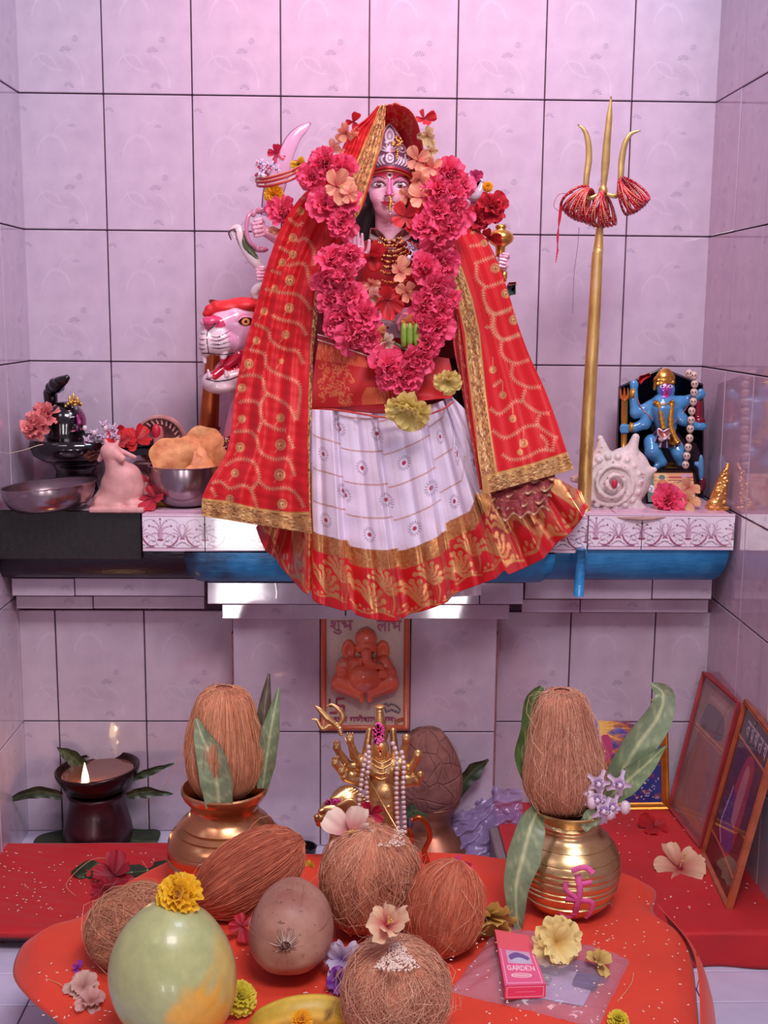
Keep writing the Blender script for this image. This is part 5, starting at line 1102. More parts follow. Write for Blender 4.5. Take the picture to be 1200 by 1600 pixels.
f3('hibiscus_flower', 232, 752, .28, 'single', 18, 'small red bud standing behind the stone bull', nrm=(.3, -1, .2), seed=37, c0=(150, 10, 40), c1=(216, 40, 70), npet=3, stamen=False)
# kneeling stone bull
ns = FR(188, 794, None, SH); nb = thing('stone_bull', ns.o, 'pinkish carved stone bull sitting with its back turned at the left of the shelf', 'sculpture')
STN = (1, 1, 1)
bm_ = sdf([E_((192, 762, 0), (34, 34, 30), STN, 6), E_((178, 780, 2), (30, 16, 26), STN, 8), E_((196, 742, 4), (26, 20, 22), STN, 8), C_((190, 744, 8), (180, 712, 14), 19, 13, STN, 8), E_((178, 704, 16), (15, 13, 14), STN, 6), C_((184, 706, 18), (198, 714, 26), 9, 6, STN, 4),
    C_((188, 702, 12), (214, 714, 6), 5, 3, STN, 3), C_((168, 706, 14), (160, 718, 12), 5, 3.4, STN, 3), C_((174, 696, 14), (170, 688, 12), 4, 2.6, STN, 2), C_((186, 696, 14), (190, 689, 12), 4, 2.6, STN, 2), E_((192, 736, -4), (16, 12, 14), STN, 6), C_((158, 784, 18), (190, 790, 26), 8, 7, STN, 5), C_((210, 786, 18), (224, 786, 12), 9, 7, STN, 5), C_((150, 786, 4), (164, 770, 4), 7, 9, STN, 5), B_((188, 792, 0), (42, 4, 34), 2, STN, 3)], 1.5, fn=ns)
part('body', bm_, simple('pink_sandstone', srgb(206, 150, 146), .55, var=.15, scale=40, bump=.5, bscale=120), nb)
# round stone tablet with a small linga in relief
rs = FR(240, 770, .11); rs2 = FR(240, 770, .11); rs.o[2] = rs.o[2]; zb0 = SH
kk = (rs.o[2]-SH)/rs.sz; rt = thing('round_stone_tablet', (rs.o[0], rs.o[1], SH), 'round carved stone tablet with a pink-smeared relief standing behind the bread bowl', 'sculpture')
m = M(); th = np.linspace(0, 2*pi, 48, endpoint=False); prism([(252+40*cos(a), 688+38*sin(a)) for a in th], -8, 8, m, fn=rs, bev=4); box(214, 270, 716, 770+kk, -10, 10, 2, m=m, fn=lambda V: rs(V[:, [0, 1, 2]]) ) if False else None
for k in range(26): a = k*2*pi/26; tube([(252+34*cos(a), 688+32*sin(a), 8), (252+26*cos(a+.1), 688+25*sin(a+.1), 10)], 1.6, 5, m, fn=rs)
part('disc', m, GREYSTONE, rt)
m = M(); lathe([(0, 664), (7, 666), (10, 676), (11, 700), (13, 718), (0, 720)], 20, m, lc(196, 120, 122), fn=rs, c=(250, 10)); ell((249, 674, 17), (7, 12, 5), 12, 8, m, lc(206, 40, 66), fn=rs); part('relief', m, PNT, rt, colors=True)
m = M(); prism([(212, 722), (268, 722), (272, 744), (262, 770+kk), (222, 770+kk), (208, 742)], -14, 14, m, fn=rs, bev=3); part('pedestal', m, GREYSTONE, rt)
bc = M(); prism([(214, 718), (226, 716), (230, 734), (216, 738)], 0, 6, bc, fn=FR(222, 728, .14))
# banana on the shelf
def banana(name, f, pts, R, label, yel=(226, 190, 70), yel2=(236, 206, 110), tip=(60, 44, 24), spots=.3):
    p = spline(pts, 30); s = np.linspace(0, 1, 30); rad = R*np.interp(s, [0, .04, .1, .25, .75, .92, .97, 1], [.3, .32, .5, .92, 1, .55, .35, .3]); m = tube(p, rad, 20, fn=f)
    k = 30*20; th = np.tile(np.arange(20), 30); ss = np.repeat(s, 20); ridge = 1+.05*np.cos(th*2*pi/20*5)
    c = np.array(lc(*yel))*np.ones((k, 1)); c = c*(.85+.25*((th % 4) == 0))[:, None]; e = np.clip((np.abs(ss-.5)-.40)*14, 0, 1)[:, None]; c = c*(1-e)+np.array(lc(*tip))*e
    V = m.v[0][:k]; sp = (hnoise(V, 260, 3) > 1-spots)[:, None]; c = np.where(sp, np.array(lc(130, 90, 40)), c)
    m.c = [np.concatenate([c, np.tile(lc(*tip), (m.n-k, 1))]) if m.n > k else c]; return tag(part(name, m, painted('banana_skin', .45, bump=.05, scale=60, var=.15) if 'banana_skin' not in bpy.data.materials else bpy.data.materials['banana_skin'], colors=True), label, 'fruit')
fb = FR(262, 790, None, SH); banana('banana', fb, [(226, 786, 6), (240, 782, 8), (262, 781, 10), (286, 784, 8), (300, 788, 2)], 9, 'small greenish yellow banana lying at the front of the shelf', (206, 184, 76), tip=(170, 110, 80))
# copper club behind the lion's jaw
cf = FR(326, 690, .10); cl = thing('copper_club', cf((322, 745, 0)), 'thick copper-coloured pole rising behind the open jaw of the lion', 'pole')
m = M(); p = np.array([(341, 474, 0), (337, 540, 0), (332, 600, 0), (327, 660, 0), (322, 745, 0)], float); tube(spline(p, 20), np.interp(np.linspace(0, 1, 20), [0, .3, 1], [9, 12, 17]), 28, m, fn=cf); part('pole', m, COPPER, cl)
m = M()
for y, r in ((476, 12), (668, 18), (674, 17)): c_ = (341-(y-474)*.07, y, 0); tube([(c_[0]+.3, y-3, 0), (c_[0], y, 0), (c_[0]-.3, y+3, 0)], [r-2, r, r-2], 28, m, fn=cf)
part('collar_ring', m, COPPER, cl)
# lion with open mouth
LW, LP = lc(226, 196, 206), lc(222, 150, 180); LD = lc(52, 16, 30); LR = lc(190, 26, 56)
lf = FA(.22, 360, 550); LC = Canvas(160, 260, (226, 178, 200), 2); lp = lambda x, y: (x/6.667+300-280, y/6.667+460-430)
LC.poly([lp(-200, 330), lp(1200, 330), lp(1200, 1100), lp(-200, 1100)], (228, 200, 206)); LC.poly([lp(400, 180), lp(700, 200), lp(560, 640), lp(420, 640), (lp(340, 330))], (222, 160, 190))
LC.blob([lp(105, 230), lp(180, 205), (lp(300, 240)), lp(350, 330), lp(260, 350), lp(225, 335), lp(165, 385), lp(125, 320)], (204, 62, 106))
for q in ([(225, 335), (165, 385), (158, 500), (175, 610)], [(225, 330), (240, 300)]): LC.curve([lp(*a) for a in q], 1.8, (70, 20, 40))
for y0, y1 in ((435, 375), (475, 430), (515, 490), (555, 545)): LC.curve([lp(180, y0), lp(280, y0+8), lp(400, y1)], [.6, 2.2, .8], (60, 22, 40), 14)
for y in (400, 460, 515, 560): LC.curve([lp(72, y), lp(100, y+12), lp(138, y+10)], [.6, 2., .8], (60, 22, 40), 10)
LC.blob([lp(480, 280), lp(540, 238), lp(620, 250), lp(615, 310), lp(560, 332), lp(510, 318)], (52, 14, 20)); LC.ell(*lp(560, 284), 6., 5.4, (222, 150, 90)); LC.ell(*lp(562, 284), 2.6, 2.6, (40, 14, 14)); LC.curve([lp(455, 280), lp(520, 215), lp(600, 215)], 1.6, (200, 120, 140))
LC.curve([lp(110, 612), lp(180, 615), lp(330, 628), lp(450, 612), lp(540, 640)], 1.8, (56, 16, 30)); LC.curve([lp(150, 880), lp(250, 905), lp(380, 890), lp(480, 855)], 2.4, (56, 16, 30))
li = sdf([E_((372, 512, 0), (40, 42, 36), LP, 6), C_((362, 500, 16), (330, 512, 30), 24, 17, LP, 8), E_((327, 503, 44), (15, 9, 10), LP, 3), E_((322, 536, 34), (13, 22, 18), LW, 4), E_((343, 534, 34), (22, 22, 18), LW, 4), E_((356, 536, 18), (24, 18, 20), LW, 6),
    C_((330, 596, 26), (372, 590, 8), 15, 22, LW, 6), E_((345, 606, 20), (24, 10, 18), LW, 5), E_((350, 568, 26), (30, 10, 22), LR, 1.5, '-'), C_((345, 576, 20), (372, 556, 14), 9, 12, LR, 1.5), C_((334, 588, 34), (346, 578, 28), 8, 8, LR, 2), C_((318, 552, 34), (320, 566, 36), 5, 3.2, LW, 1), C_((350, 552, 38), (346, 572, 40), 7, 1.6, LW, 1), C_((327, 588, 42), (325, 578, 43), 3.8, 1.6, LW, 1), C_((354, 587, 34), (352, 578, 36), 4, 1.6, LW, 1),
    E_((400, 560, -20), (40, 80, 40), LP, 10), E_((384, 504, 22), (8, 7, 9), LD, 2)] + [E_((362+i*4, 580-i*3, 27-i*2.2), (2.3, 3.2, 2.4), LW, .6) for i in range(5)], 1.25, fn=lf,
    paint=lambda V, c: np.where(((np.abs(c-np.array(LR)).sum(1) > .05) & (V[:, 2] > 8))[:, None], LC.sample(V[:, 0]-280, V[:, 1]-430), c))
ln_ = thing('lion_statue', A(395, 775, .22)*np.array((1, 1, 0))+np.array((0, 0, SH)), 'white and pink painted lion statue with open red mouth beside the veil', 'statue'); part('head', li, PGL, ln_, colors=True)
mn_ = sdf([E_((352, 482, 8), (28, 13, 26), k=6), E_((380, 478, 2), (30, 14, 30), k=6), C_((322, 490, 24), (340, 480, 18), 6, 10, k=5), E_((404, 478, -4), (24, 12, 26), k=6)]+[E_((326+i*10, 482-6*abs(sin(i*1.7)), 24-i), (6, 6, 6), k=4) for i in range(9)], 2., fn=lf); part('red_mane_cloth', mn_, simple('red_net', srgb(204, 28, 34), .5, var=.2, bump=.4), ln_)
m = sdf([C_((405, 620, -20), (385, 740, 0), 46, 34, k=10), C_((372, 640, 6), (356, 700, 20), 14, 12, k=8), C_((356, 700, 20), (348, 752, 22), 13, 14, k=6), E_((340, 758, 30), (18, 10, 18), k=5)], 3, fn=lf); part('body', m, simple('lion_paint', srgb(196, 110, 130), .35), ln_)
j = M(); 
for i in range(90): y = rnd.uniform(682, 706); a = rnd.uniform(-.9, 1.3); ell((354+15*sin(a)-2, y, 22+15*cos(a)), (2, 2, 2), 6, 4, j, lc(*((236, 216, 196), (200, 150, 110), (130, 60, 60))[i % 3]), fn=lf)
part('anklet', j, JEW, ln_, colors=True)
# ---------------------------------------------------------------- right end of the shelf
TB = Mat('rough_gilt_trident', .38, .75); TB.set('Base Color', TB.ramp(TB.noise(40, 5, stretch=(1, 1, .25)), [(.3, srgb(176, 132, 76)), (.55, srgb(232, 194, 116)), (.75, srgb(236, 210, 172))])); TB.bump(TB.noise(90, 4), .5, .002); TB = TB.m
tf_ = FR(913, 792, .30); dz = (tf_.o[2]-SH)/tf_.sz; tr = thing('trident', tf_((913, 792+dz, 0)), 'tall gilt trident standing on the shelf, hung with red bangles', 'trident')
m = M(); tube(tf_(spline([(912, 792+dz, 0), (914, 640, 0), (917, 500, 0), (918, 420, 0), (919, 405, 0)], 30)), np.interp(np.linspace(0, 1, 30), [0, .6, 1], [11, 8.8, 7.5])*tf_.sx, 24, m); part('shaft', m, TB, tr)
m = M(); tube(tf_(spline([(919, 408, 0), (920, 380, 0), (922, 340, 0), (923, 312, 0)], 16)), np.interp(np.linspace(0, 1, 16), [0, .2, 1], [8, 6.5, 2.5])*tf_.sx, 16, m); ell((923, 320, 0), (7, 10, 6), 12, 8, m, fn=tf_); part('socket', m, TB, tr)
PR = simple('pale_brass_prong', srgb(196, 166, 104), .35, .7, var=.2, scale=30, bump=.2)
for pts, w in (([(923, 322, 0), (925, 280, 0), (926, 250, 0), (928, 215, 0), (929.5, 186, 0)], [3, 5, 4.4, 3.6, .8]), ([(923, 322, 0), (900, 330, 2), (897, 305, 2), (900, 275, 0), (898, 250, 0), (892, 234, 0), (882, 226, 0)], [2, 3, 3.6, 4, 3.6, 2.6, .8]), ([(923, 322, 0), (944, 326, 2), (948, 300, 2), (949, 275, 0), (953, 252, 0), (961, 238, 0), (975, 233, 0)], [2, 3, 3.6, 4, 3.4, 2.6, .8])):
    m = M(); tube(tf_(spline(pts, 28)), np.interp(np.linspace(0, 1, 28), np.linspace(0, 1, len(w)), w)*tf_.sx*1.25, 10, m, flat=.35, up=(0, 1, 0)); part('prong', m, PR, tr)
# bangles
ORD = ['first', 'second', 'third', 'fourth', 'fifth', 'sixth', 'seventh', 'eighth', 'ninth', 'tenth']
def bangle_bunch(anchor, dirs, R, group, lab, seed):
    r = random.Random(seed); ax_, ay = anchor
    for k, (a, t) in enumerate(dirs):
        c = (ax_+cos(a)*R, ay+sin(a)*R, 6+t); yaw = 1.15+r.uniform(-.12, .12); th = np.linspace(0, 2*pi, 44, endpoint=False)
        q = np.stack([R*np.cos(th), R*np.sin(th)*cos(yaw), R*np.sin(th)*sin(yaw)], 1); P = np.stack([q[:, 0]*cos(a)-q[:, 1]*sin(a), q[:, 0]*sin(a)+q[:, 1]*cos(a), q[:, 2]], 1)+np.array(c)
        m = tube(tf_(P), .0027, 8, col=lc(*((176, 20, 40), (200, 34, 54), (150, 16, 34))[k % 3]), closed=True, cap=False)
        if k % 2 == 0:
            for i in range(0, 44, 1 if k % 4 else 2): ell(tf_(P[i]+np.array((0, 0, 2))), (.0012,)*3, 5, 4, m, lc(*((236, 190, 150), (250, 226, 210))[i % 2]))
        else: tube(tf_(P+np.array((0, 0, 1.8))), .0009, 5, m, lc(226, 160, 120), closed=True, cap=False)
        o = part('bangle', m, bgm, None, colors=True); tag(o, lab % ORD[k], 'bangle', group)
bangle_bunch((902, 318), [(2.62-i*.115, i*1.2-4) for i in range(10)], 24, 'bangles on the left prong', 'red and gold bangle, %s from the left of those on the left prong', 1)
bangle_bunch((922, 322), [(2.05-i*.11, (i % 5)*1.3) for i in range(9)], 25, 'bangles round the trident socket', 'red and gold bangle, %s from the left of those hanging round the trident socket', 2)
bangle_bunch((946, 302), [(.55+i*.1, i*1.2-3) for i in range(9)], 27, 'bangles on the right prong', 'red and gold bangle, %s counted from the top of those on the right prong', 3)
m = M(); 
for k in range(5): tube(tf_(spline([(874+k, 322, 4), (861+k*.6, 332, 5), (857+k*.8, 360, 5), (858-k*.6, 385, 4), (855+k*.9, 424-k*4, 4)], 20)), .0009, 5, m)
tube(tf_(spline([(874, 324, 4), (856, 326, 6), (849, 342, 6), (858, 350, 5)], 14)), .0006, 5, m); tag(part('red_thread', m, simple('red_cotton', srgb(180, 20, 52), .8)), 'twisted red thread hanging from the left bangles of the trident', 'thread')
m = M(); tube(tf_(spline([(889, 372, 0), (888, 400, 0), (884, 440, 1), (884, 498, 0)], 14)), .0005, 4, m); tag(part('thin_thread', m, simple('grey_thread', srgb(110, 84, 100), .8)), 'thin grey thread hanging left of the trident shaft', 'thread')
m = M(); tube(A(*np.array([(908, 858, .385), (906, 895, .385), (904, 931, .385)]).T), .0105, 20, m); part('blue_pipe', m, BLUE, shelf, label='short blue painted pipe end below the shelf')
# spiny white sea shell
sf = FR(955, 800, .24); dz = (sf.o[2]-SH)/sf.sz; sh_ = thing('spiny_seashell', sf((955, 800+dz, 0)), 'large chalky white spider conch shell with blunt spines beside the trident', 'seashell')
W1 = lc(226, 208, 204)
pr_ = [E_((955, 752, 10), (46, 44, 14), W1, 8), E_((975, 745, 0), (40, 46, 20), W1, 10), E_((960, 800, 10), (52, 12+dz*.5, 30), W1, 8)]
for a, b, r0, r1 in (((945, 725, 6), (932, 686, 6), 13, 5), ((975, 728, 2), (987, 684, 4), 14, 6), ((990, 745, 4), (1018, 733, 6), 14, 4), ((920, 745, 6), (892, 748, 10), 13, 5), ((990, 790, 8), (1012, 800, 10), 12, 4), ((925, 725, 6), (933, 700, 5), 12, 6)): pr_.append(C_(a, b, r0, r1, W1, 7))
for k in range(40):
    a, a2 = k*.42, k*.42+.42; r, r2 = 4+k*.98, 4.98+k*.98; w = 3.4+.8*sin(k*1.9); pr_.append(C_((950+cos(a)*r*.95, 752+sin(a)*r*.92, 41-r*.55), (950+cos(a2)*r2*.95, 752+sin(a2)*r2*.92, 41-r2*.55), w, 3.4+.8*sin(k*1.9+1.9), W1, .8))
for k in range(18): a = k*.349; pr_.append(E_((950+cos(a)*43, 752+sin(a)*40, 17), (5.5, 5.5, 6), W1, 1.5))
sm_ = sdf(pr_, 1.5, fn=sf, paint=lambda V, c: np.where((hnoise(V, .12, 9) > .75)[:, None], np.array(lc(196, 140, 126)), np.where(((hnoise(V, .3, 2) > .82))[:, None], np.array(lc(160, 130, 130)), c))); part('shell', sm_, painted('chalky_shell', .6, bump=.5, scale=120, var=.14), sh_, colors=True)
m = M(); ell((949, 750, 42), (5, 7, 3), 10, 8, m, lc(190, 40, 70), fn=sf); part('vermilion_dab', m, PNT, sh_, colors=True)
m = M(); P = np.zeros((6, 30, 3)); P[..., 0] = np.linspace(955, 1048, 30)[None]; P[..., 1] = 806+np.array([0, 2, 4, 6, 5, 3])[:, None]*np.sin(np.linspace(.1, 3.0, 30))[None]*1.2; P[..., 2] = np.array([0, 6, 10, 10, 4, -2])[:, None]*np.sin(np.linspace(.1, 3.0, 30))[None]; grid(FA(.33, 1000, 806)(P), m=m); tag(part('dried_pod', m, simple('dry_pod', srgb(160, 126, 116), .8, var=.25, scale=60, bump=.5)), 'dry curled brown pod hanging over the right shelf edge', 'pod')
# black plaque with a blue four-armed goddess in relief
kf = FA(.12, 1030, 680); kz = A(1035, 775, .12)
ka = thing('relief_plaque', (kz[0], kz[1], SH), 'black arched plaque with a blue-skinned four-armed deity in relief at the right end', 'sculpture')
kq = lambda x, y: (x/7.273+960, y/7.273+560); zc = 785
BL1, GD1 = lc(78, 146, 200), lc(214, 154, 62); BK = lc(22, 14, 26)
m = M(); prism([kq(45, 320), kq(540, 100), kq(1010, 290), kq(1020, 600), kq(1010, 1600), kq(1010, 1700), kq(10, 1700), kq(20, 900)], -22, -6, m, BK, fn=kf, bev=3); part('backplate', m, PGL, ka, colors=True)
def K3(x, y, t=0): q = kq(x, y); return (q[0], q[1], t)
kd = Canvas(160, 200, (78, 146, 200), 3); kc = lambda x, y: (x/7.273, y/7.273)
kd.blob([kc(510, 300), kc(590, 250), kc(660, 300), kc(650, 400), kc(590, 460), kc(530, 420)], (110, 84, 190)); kd.blob([kc(575, 270), kc(625, 270), kc(620, 360), kc(605, 450), kc(560, 430), kc(560, 380)], (200, 50, 150), al=.8)
for x in (545, 635): kd.ell(*kc(x, 318), 4.2, 2.4, (226, 210, 230)); kd.ell(*kc(x, 318), 1.6, 1.8, (20, 10, 30)); kd.curve([kc(x-35, 300), kc(x, 285), kc(x+35, 300)], 1.1, (30, 14, 50))
kd.ell(*kc(597, 405), 3.4, 1.6, (190, 20, 70))
kb = chain([K3(570, 480, 4), K3(570, 560, 4), K3(590, 780, 2)], [9, 24, 17], BL1, 4)+[E_(K3(585, 350, 10), (14.5, 17, 13), BL1, 3), E_(K3(598, 350, 22), (2.6, 5, 4), BL1, 2), C_(K3(420, 560, 4), K3(740, 510, 4), 12, 12, BL1, 5)]
kb += chain([K3(420, 560, 4), K3(240, 620, 6), K3(215, 430, 6), K3(225, 320, 6)], [11, 9, 7, 6], BL1, 3)+chain([K3(400, 600, 6), K3(350, 740, 8), K3(230, 790, 10), K3(110, 800, 10)], [11, 9, 7, 6], BL1, 3)
kb += chain([K3(740, 510, 4), K3(860, 470, 4), K3(985, 410, 6)], [11, 8, 6], BL1, 3)+chain([K3(700, 600, 6), K3(780, 700, 8), K3(900, 760, 8), K3(990, 770, 8)], [11, 9, 7, 7], BL1, 3)+[E_(K3(985, 400, 8), (7, 8, 5), BL1, 2), E_(K3(225, 300, 8), (7, 8, 5), BL1, 2), E_(K3(110, 800, 12), (7, 9, 6), BL1, 2), E_(K3(985, 775, 10), (9, 5, 5), BL1, 2)]
for i in range(4): kb.append(C_(K3(80, 770+i*22, 18), K3(150, 770+i*22, 18), 2, 2, BL1, .6))
kb += chain([K3(430, 960, 4), K3(440, 1060, 12), K3(540, 1180, 10)], [14, 13, 8], BL1, 4)+[C_(K3(540, 1180, 10), K3(480, 1230, 14), 7, 5, BL1, 3)]+chain([K3(700, 980, 4), K3(740, 1080, 10), K3(760, 1180, 8)], [14, 12, 8], BL1, 4)
part('figure', sdf(kb, 1., fn=kf, paint=lambda V, c: np.where(((V[:, 0] > 1025) & (V[:, 0] < 1056) & (V[:, 1] < 625) & (V[:, 1] > 590) & (V[:, 2] > 8))[:, None], kd.sample(V[:, 0]-960, V[:, 1]-560), c)), PGL, ka, colors=True)
m = M(); P = [K3(445, 360), K3(450, 260), K3(500, 180), K3(580, 125), K3(640, 170), K3(680, 260), K3(670, 290), K3(580, 270), K3(510, 300), K3(470, 370)]
part('golden_crown', sdf([E_(K3(575, 230, 10), (15, 14, 13), GD1, 2), E_(K3(580, 165, 8), (9, 8, 8), GD1, 4), C_(K3(480, 250, 10), K3(460, 340, 6), 6, 4, GD1, 3), C_(K3(650, 230, 10), K3(672, 280, 8), 6, 3, GD1, 3), C_(K3(490, 290, 18), K3(670, 270, 18), 3, 3, GD1, 2)]+[E_(K3(500+i*28, 250-12*(i % 2), 20), (2.2, 2.4, 2), GD1, 1) for i in range(6)], 1., fn=kf), GOLD, ka)
sk = M(); th = np.linspace(-1, 1, 40); P = np.zeros((12, 40, 3))
for i, v_ in enumerate(np.linspace(0, 1, 12)): P[i, :, 0] = kq(590, 0)[0]+th*(9+26*v_); P[i, :, 1] = kq(0, 770)[1]+v_*32+2*np.cos(th*3); P[i, :, 2] = 6+16*np.cos(th*1.3)*(.6+.5*v_)+2.2*np.sin(th*18)*v_
cs_ = np.where((np.sin(th*18+1)[None, :, None] > .8), np.array(lc(170, 140, 190)), np.array(lc(24, 14, 34)))*np.ones((12, 1, 1)); grid(kf(P), col=cs_, m=sk); part('short_skirt', sk, PGL, ka, colors=True)
m = M()
for pts in ([(470, 490), (520, 560), (540, 700), (560, 800)], [(660, 490), (650, 560), (640, 700), (650, 800), (720, 960)]):
    p = spline([K3(x, y, 24) for x, y in pts], 26); tube(p, [4+1*(i % 4 == 0) for i in range(26)], 10, m, GD1, fn=kf)
mq = M(); prism([K3(*q)[:2] for q in ((630, 880), (700, 860), (760, 960), (690, 990), (620, 970))], 20, 25, mq, GD1, fn=kf, bev=1); part('golden_sash', mq, JEW, ka, colors=True); tube(spline([K3(450, 500, 20), K3(570, 530, 24), K3(670, 490, 20)], 16), 4, 8, m, lc(150, 100, 60), fn=kf)
for x, y, r in ((205, 400, 9), (190, 785, 8)): mq = M(); tube([K3(x-r*3, y-4, 10), K3(x+r*3, y+4, 10)], 8, 14, mq, GD1, fn=kf); part('bracelet', mq, JEW, ka, colors=True)
part('golden_garland', m, JEW, ka, colors=True)
m = M(); p = [K3(500, 800, 25), K3(560, 830, 27), K3(620, 800, 25), K3(635, 850, 25), K3(565, 920, 25), K3(500, 860, 25)]; tube(spline(p, 30, True), 1.6, 6, m, lc(220, 190, 196), fn=kf, closed=True, cap=False); prism([q[:2] for q in spline(p, 24, True)], 22, 25, m, lc(200, 110, 110), fn=kf)
for i in range(16): ell(K3(505+i*8, 915+14*sin(i*.4), 25), (1.3, 3, 1.3), 5, 4, m, lc(200, 170, 180), fn=kf)
part('heart_buckle', m, JEW, ka, colors=True)
m = M(); tube([K3(105, 1060, 6), K3(112, 860, 10), K3(118, 480, 10)], [4, 5, 5.4], 12, m, GD1, fn=kf)
for dx in (-40, 0, 40): tube(spline([K3(115, 480, 10), K3(115+dx, 430, 10), K3(112+dx*1.05, 330, 10)], 8), [3, 3, 3, 3, 2.4, 2, 1.4, .6], 8, m, lc(200, 110, 50), fn=kf)
part('golden_trident', m, JEW, ka, colors=True)
m = M(); prism([K3(*q)[:2] for q in ((280, 200), (400, 160), (420, 200), (340, 250), (300, 300), (270, 270))], -4, 4, m, lc(196, 28, 34), fn=kf, bev=1); tube([K3(180, 260, 4), K3(300, 560, 14), K3(440, 700, 18)], 1.2, 5, m, lc(150, 90, 110), fn=kf); tube([K3(670, 740, 18), K3(780, 620, 14), K3(860, 500, 8)], 1.2, 5, m, lc(150, 90, 110), fn=kf); part('red_sickle', m, PGL, ka, colors=True)
m = M(); lathe([(0, 762), (11, 764), (12, 770), (10, 772), (0, 772)], 14, m, fn=kf, c=(1050, 8)); prism([K3(*q)[:2] for q in ((580, 1185), (750, 1190), (760, 1250), (570, 1250))], -4, 8, m, GD1, fn=kf, bev=1.5); part('golden_footstool', m, JEW, ka, colors=True)
for nm_, pr_ in (('fallen_demon', [C_(K3(240, 1100, 0), K3(300, 1190, 4), 10, 12, lc(84, 84, 160))]), ('lower_foot', [E_(K3(985, 1250, 0), (5, 22, 6), lc(96, 150, 200)), C_(K3(930, 1200, 0), K3(985, 1240, 0), 4, 4, lc(96, 150, 200))]), ('severed_head', [C_(K3(960, 500, 0), K3(955, 690, 2), 6, 7, lc(130, 20, 40)), E_(K3(970, 710, 8), (9, 6, 6), lc(130, 20, 40))]), ('red_lower_relief', [E_(K3(1000, 1430, 0), (6, 12, 5), lc(110, 30, 50))])):
    part(nm_, sdf(pr_, 1.3, fn=kf), PGL, ka, colors=True)
# garland of little skulls
sg = thing('skull_garland', A(1068, 735, .16), 'string of small round white skull beads hanging on the dark plaque', 'garland')
pts = [(850, 170), (905, 195), (912, 290), (905, 385), (897, 490), (880, 597), (873, 700), (862, 800), (855, 905), (838, 1010), (822, 1108), (808, 1210)]
for i, (x, y) in enumerate(pts):
    q = K3(x, y, 24); m = M(); ell(q, (6, 6.6, 6), 16, 12, m, lc(232, 200, 186), fn=kf); ell((q[0], q[1]+4.4, q[2]+2.4), (3.6, 3, 3.6), 10, 8, m, lc(226, 192, 178), fn=kf)
    for s in (-1, 1): ell((q[0]+s*2.1, q[1]-.2, q[2]+5.2), (1.3, 1.5, 1.2), 8, 6, m, lc(90, 50, 60), fn=kf)
    ell((q[0], q[1]+2.3, q[2]+5.9), (.7, .9, .6), 6, 4, m, lc(120, 60, 70), fn=kf); tube([(q[0]-2.4, q[1]+5, q[2]+5.6), (q[0]+2.4, q[1]+5, q[2]+5.6)], .5, 5, m, lc(120, 60, 70), fn=kf); part('skull_bead', m, PNT, sg, colors=True)
m = M(); tube(kf(spline([K3(x, y, 23) for x, y in pts], 50)), .0012, 5, m, lc(110, 30, 40)); part('string', m, PNT, sg, colors=True)
# ---------------------------------------------------------------- framed pictures
def glass_mat():
    m = bpy.data.materials.new('picture_glass'); m.use_nodes = True; nt = m.node_tree; nt.nodes.clear(); out = nt.nodes.new('ShaderNodeOutputMaterial'); mx = nt.nodes.new('ShaderNodeMixShader'); tr_ = nt.nodes.new('ShaderNodeBsdfTransparent'); gl_ = nt.nodes.new('ShaderNodeBsdfGlossy'); fr_ = nt.nodes.new('ShaderNodeFresnel'); fr_.inputs[0].default_value = 1.4; gl_.inputs['Roughness'].default_value = .05
    ge = nt.nodes.new('ShaderNodeNewGeometry'); mu = nt.nodes.new('ShaderNodeMath'); mu.operation = 'SUBTRACT'; mu.use_clamp = True; nt.links.new(fr_.outputs[0], mu.inputs[0]); nt.links.new(ge.outputs['Backfacing'], mu.inputs[1]); nt.links.new(mu.outputs[0], mx.inputs[0]); nt.links.new(tr_.outputs[0], mx.inputs[1]); nt.links.new(gl_.outputs[0], mx.inputs[2]); nt.links.new(mx.outputs[0], out.inputs[0]); return m
GLASS = glass_mat(); PRINTM = painted('paper_print', .5, bump=.02, var=.03)
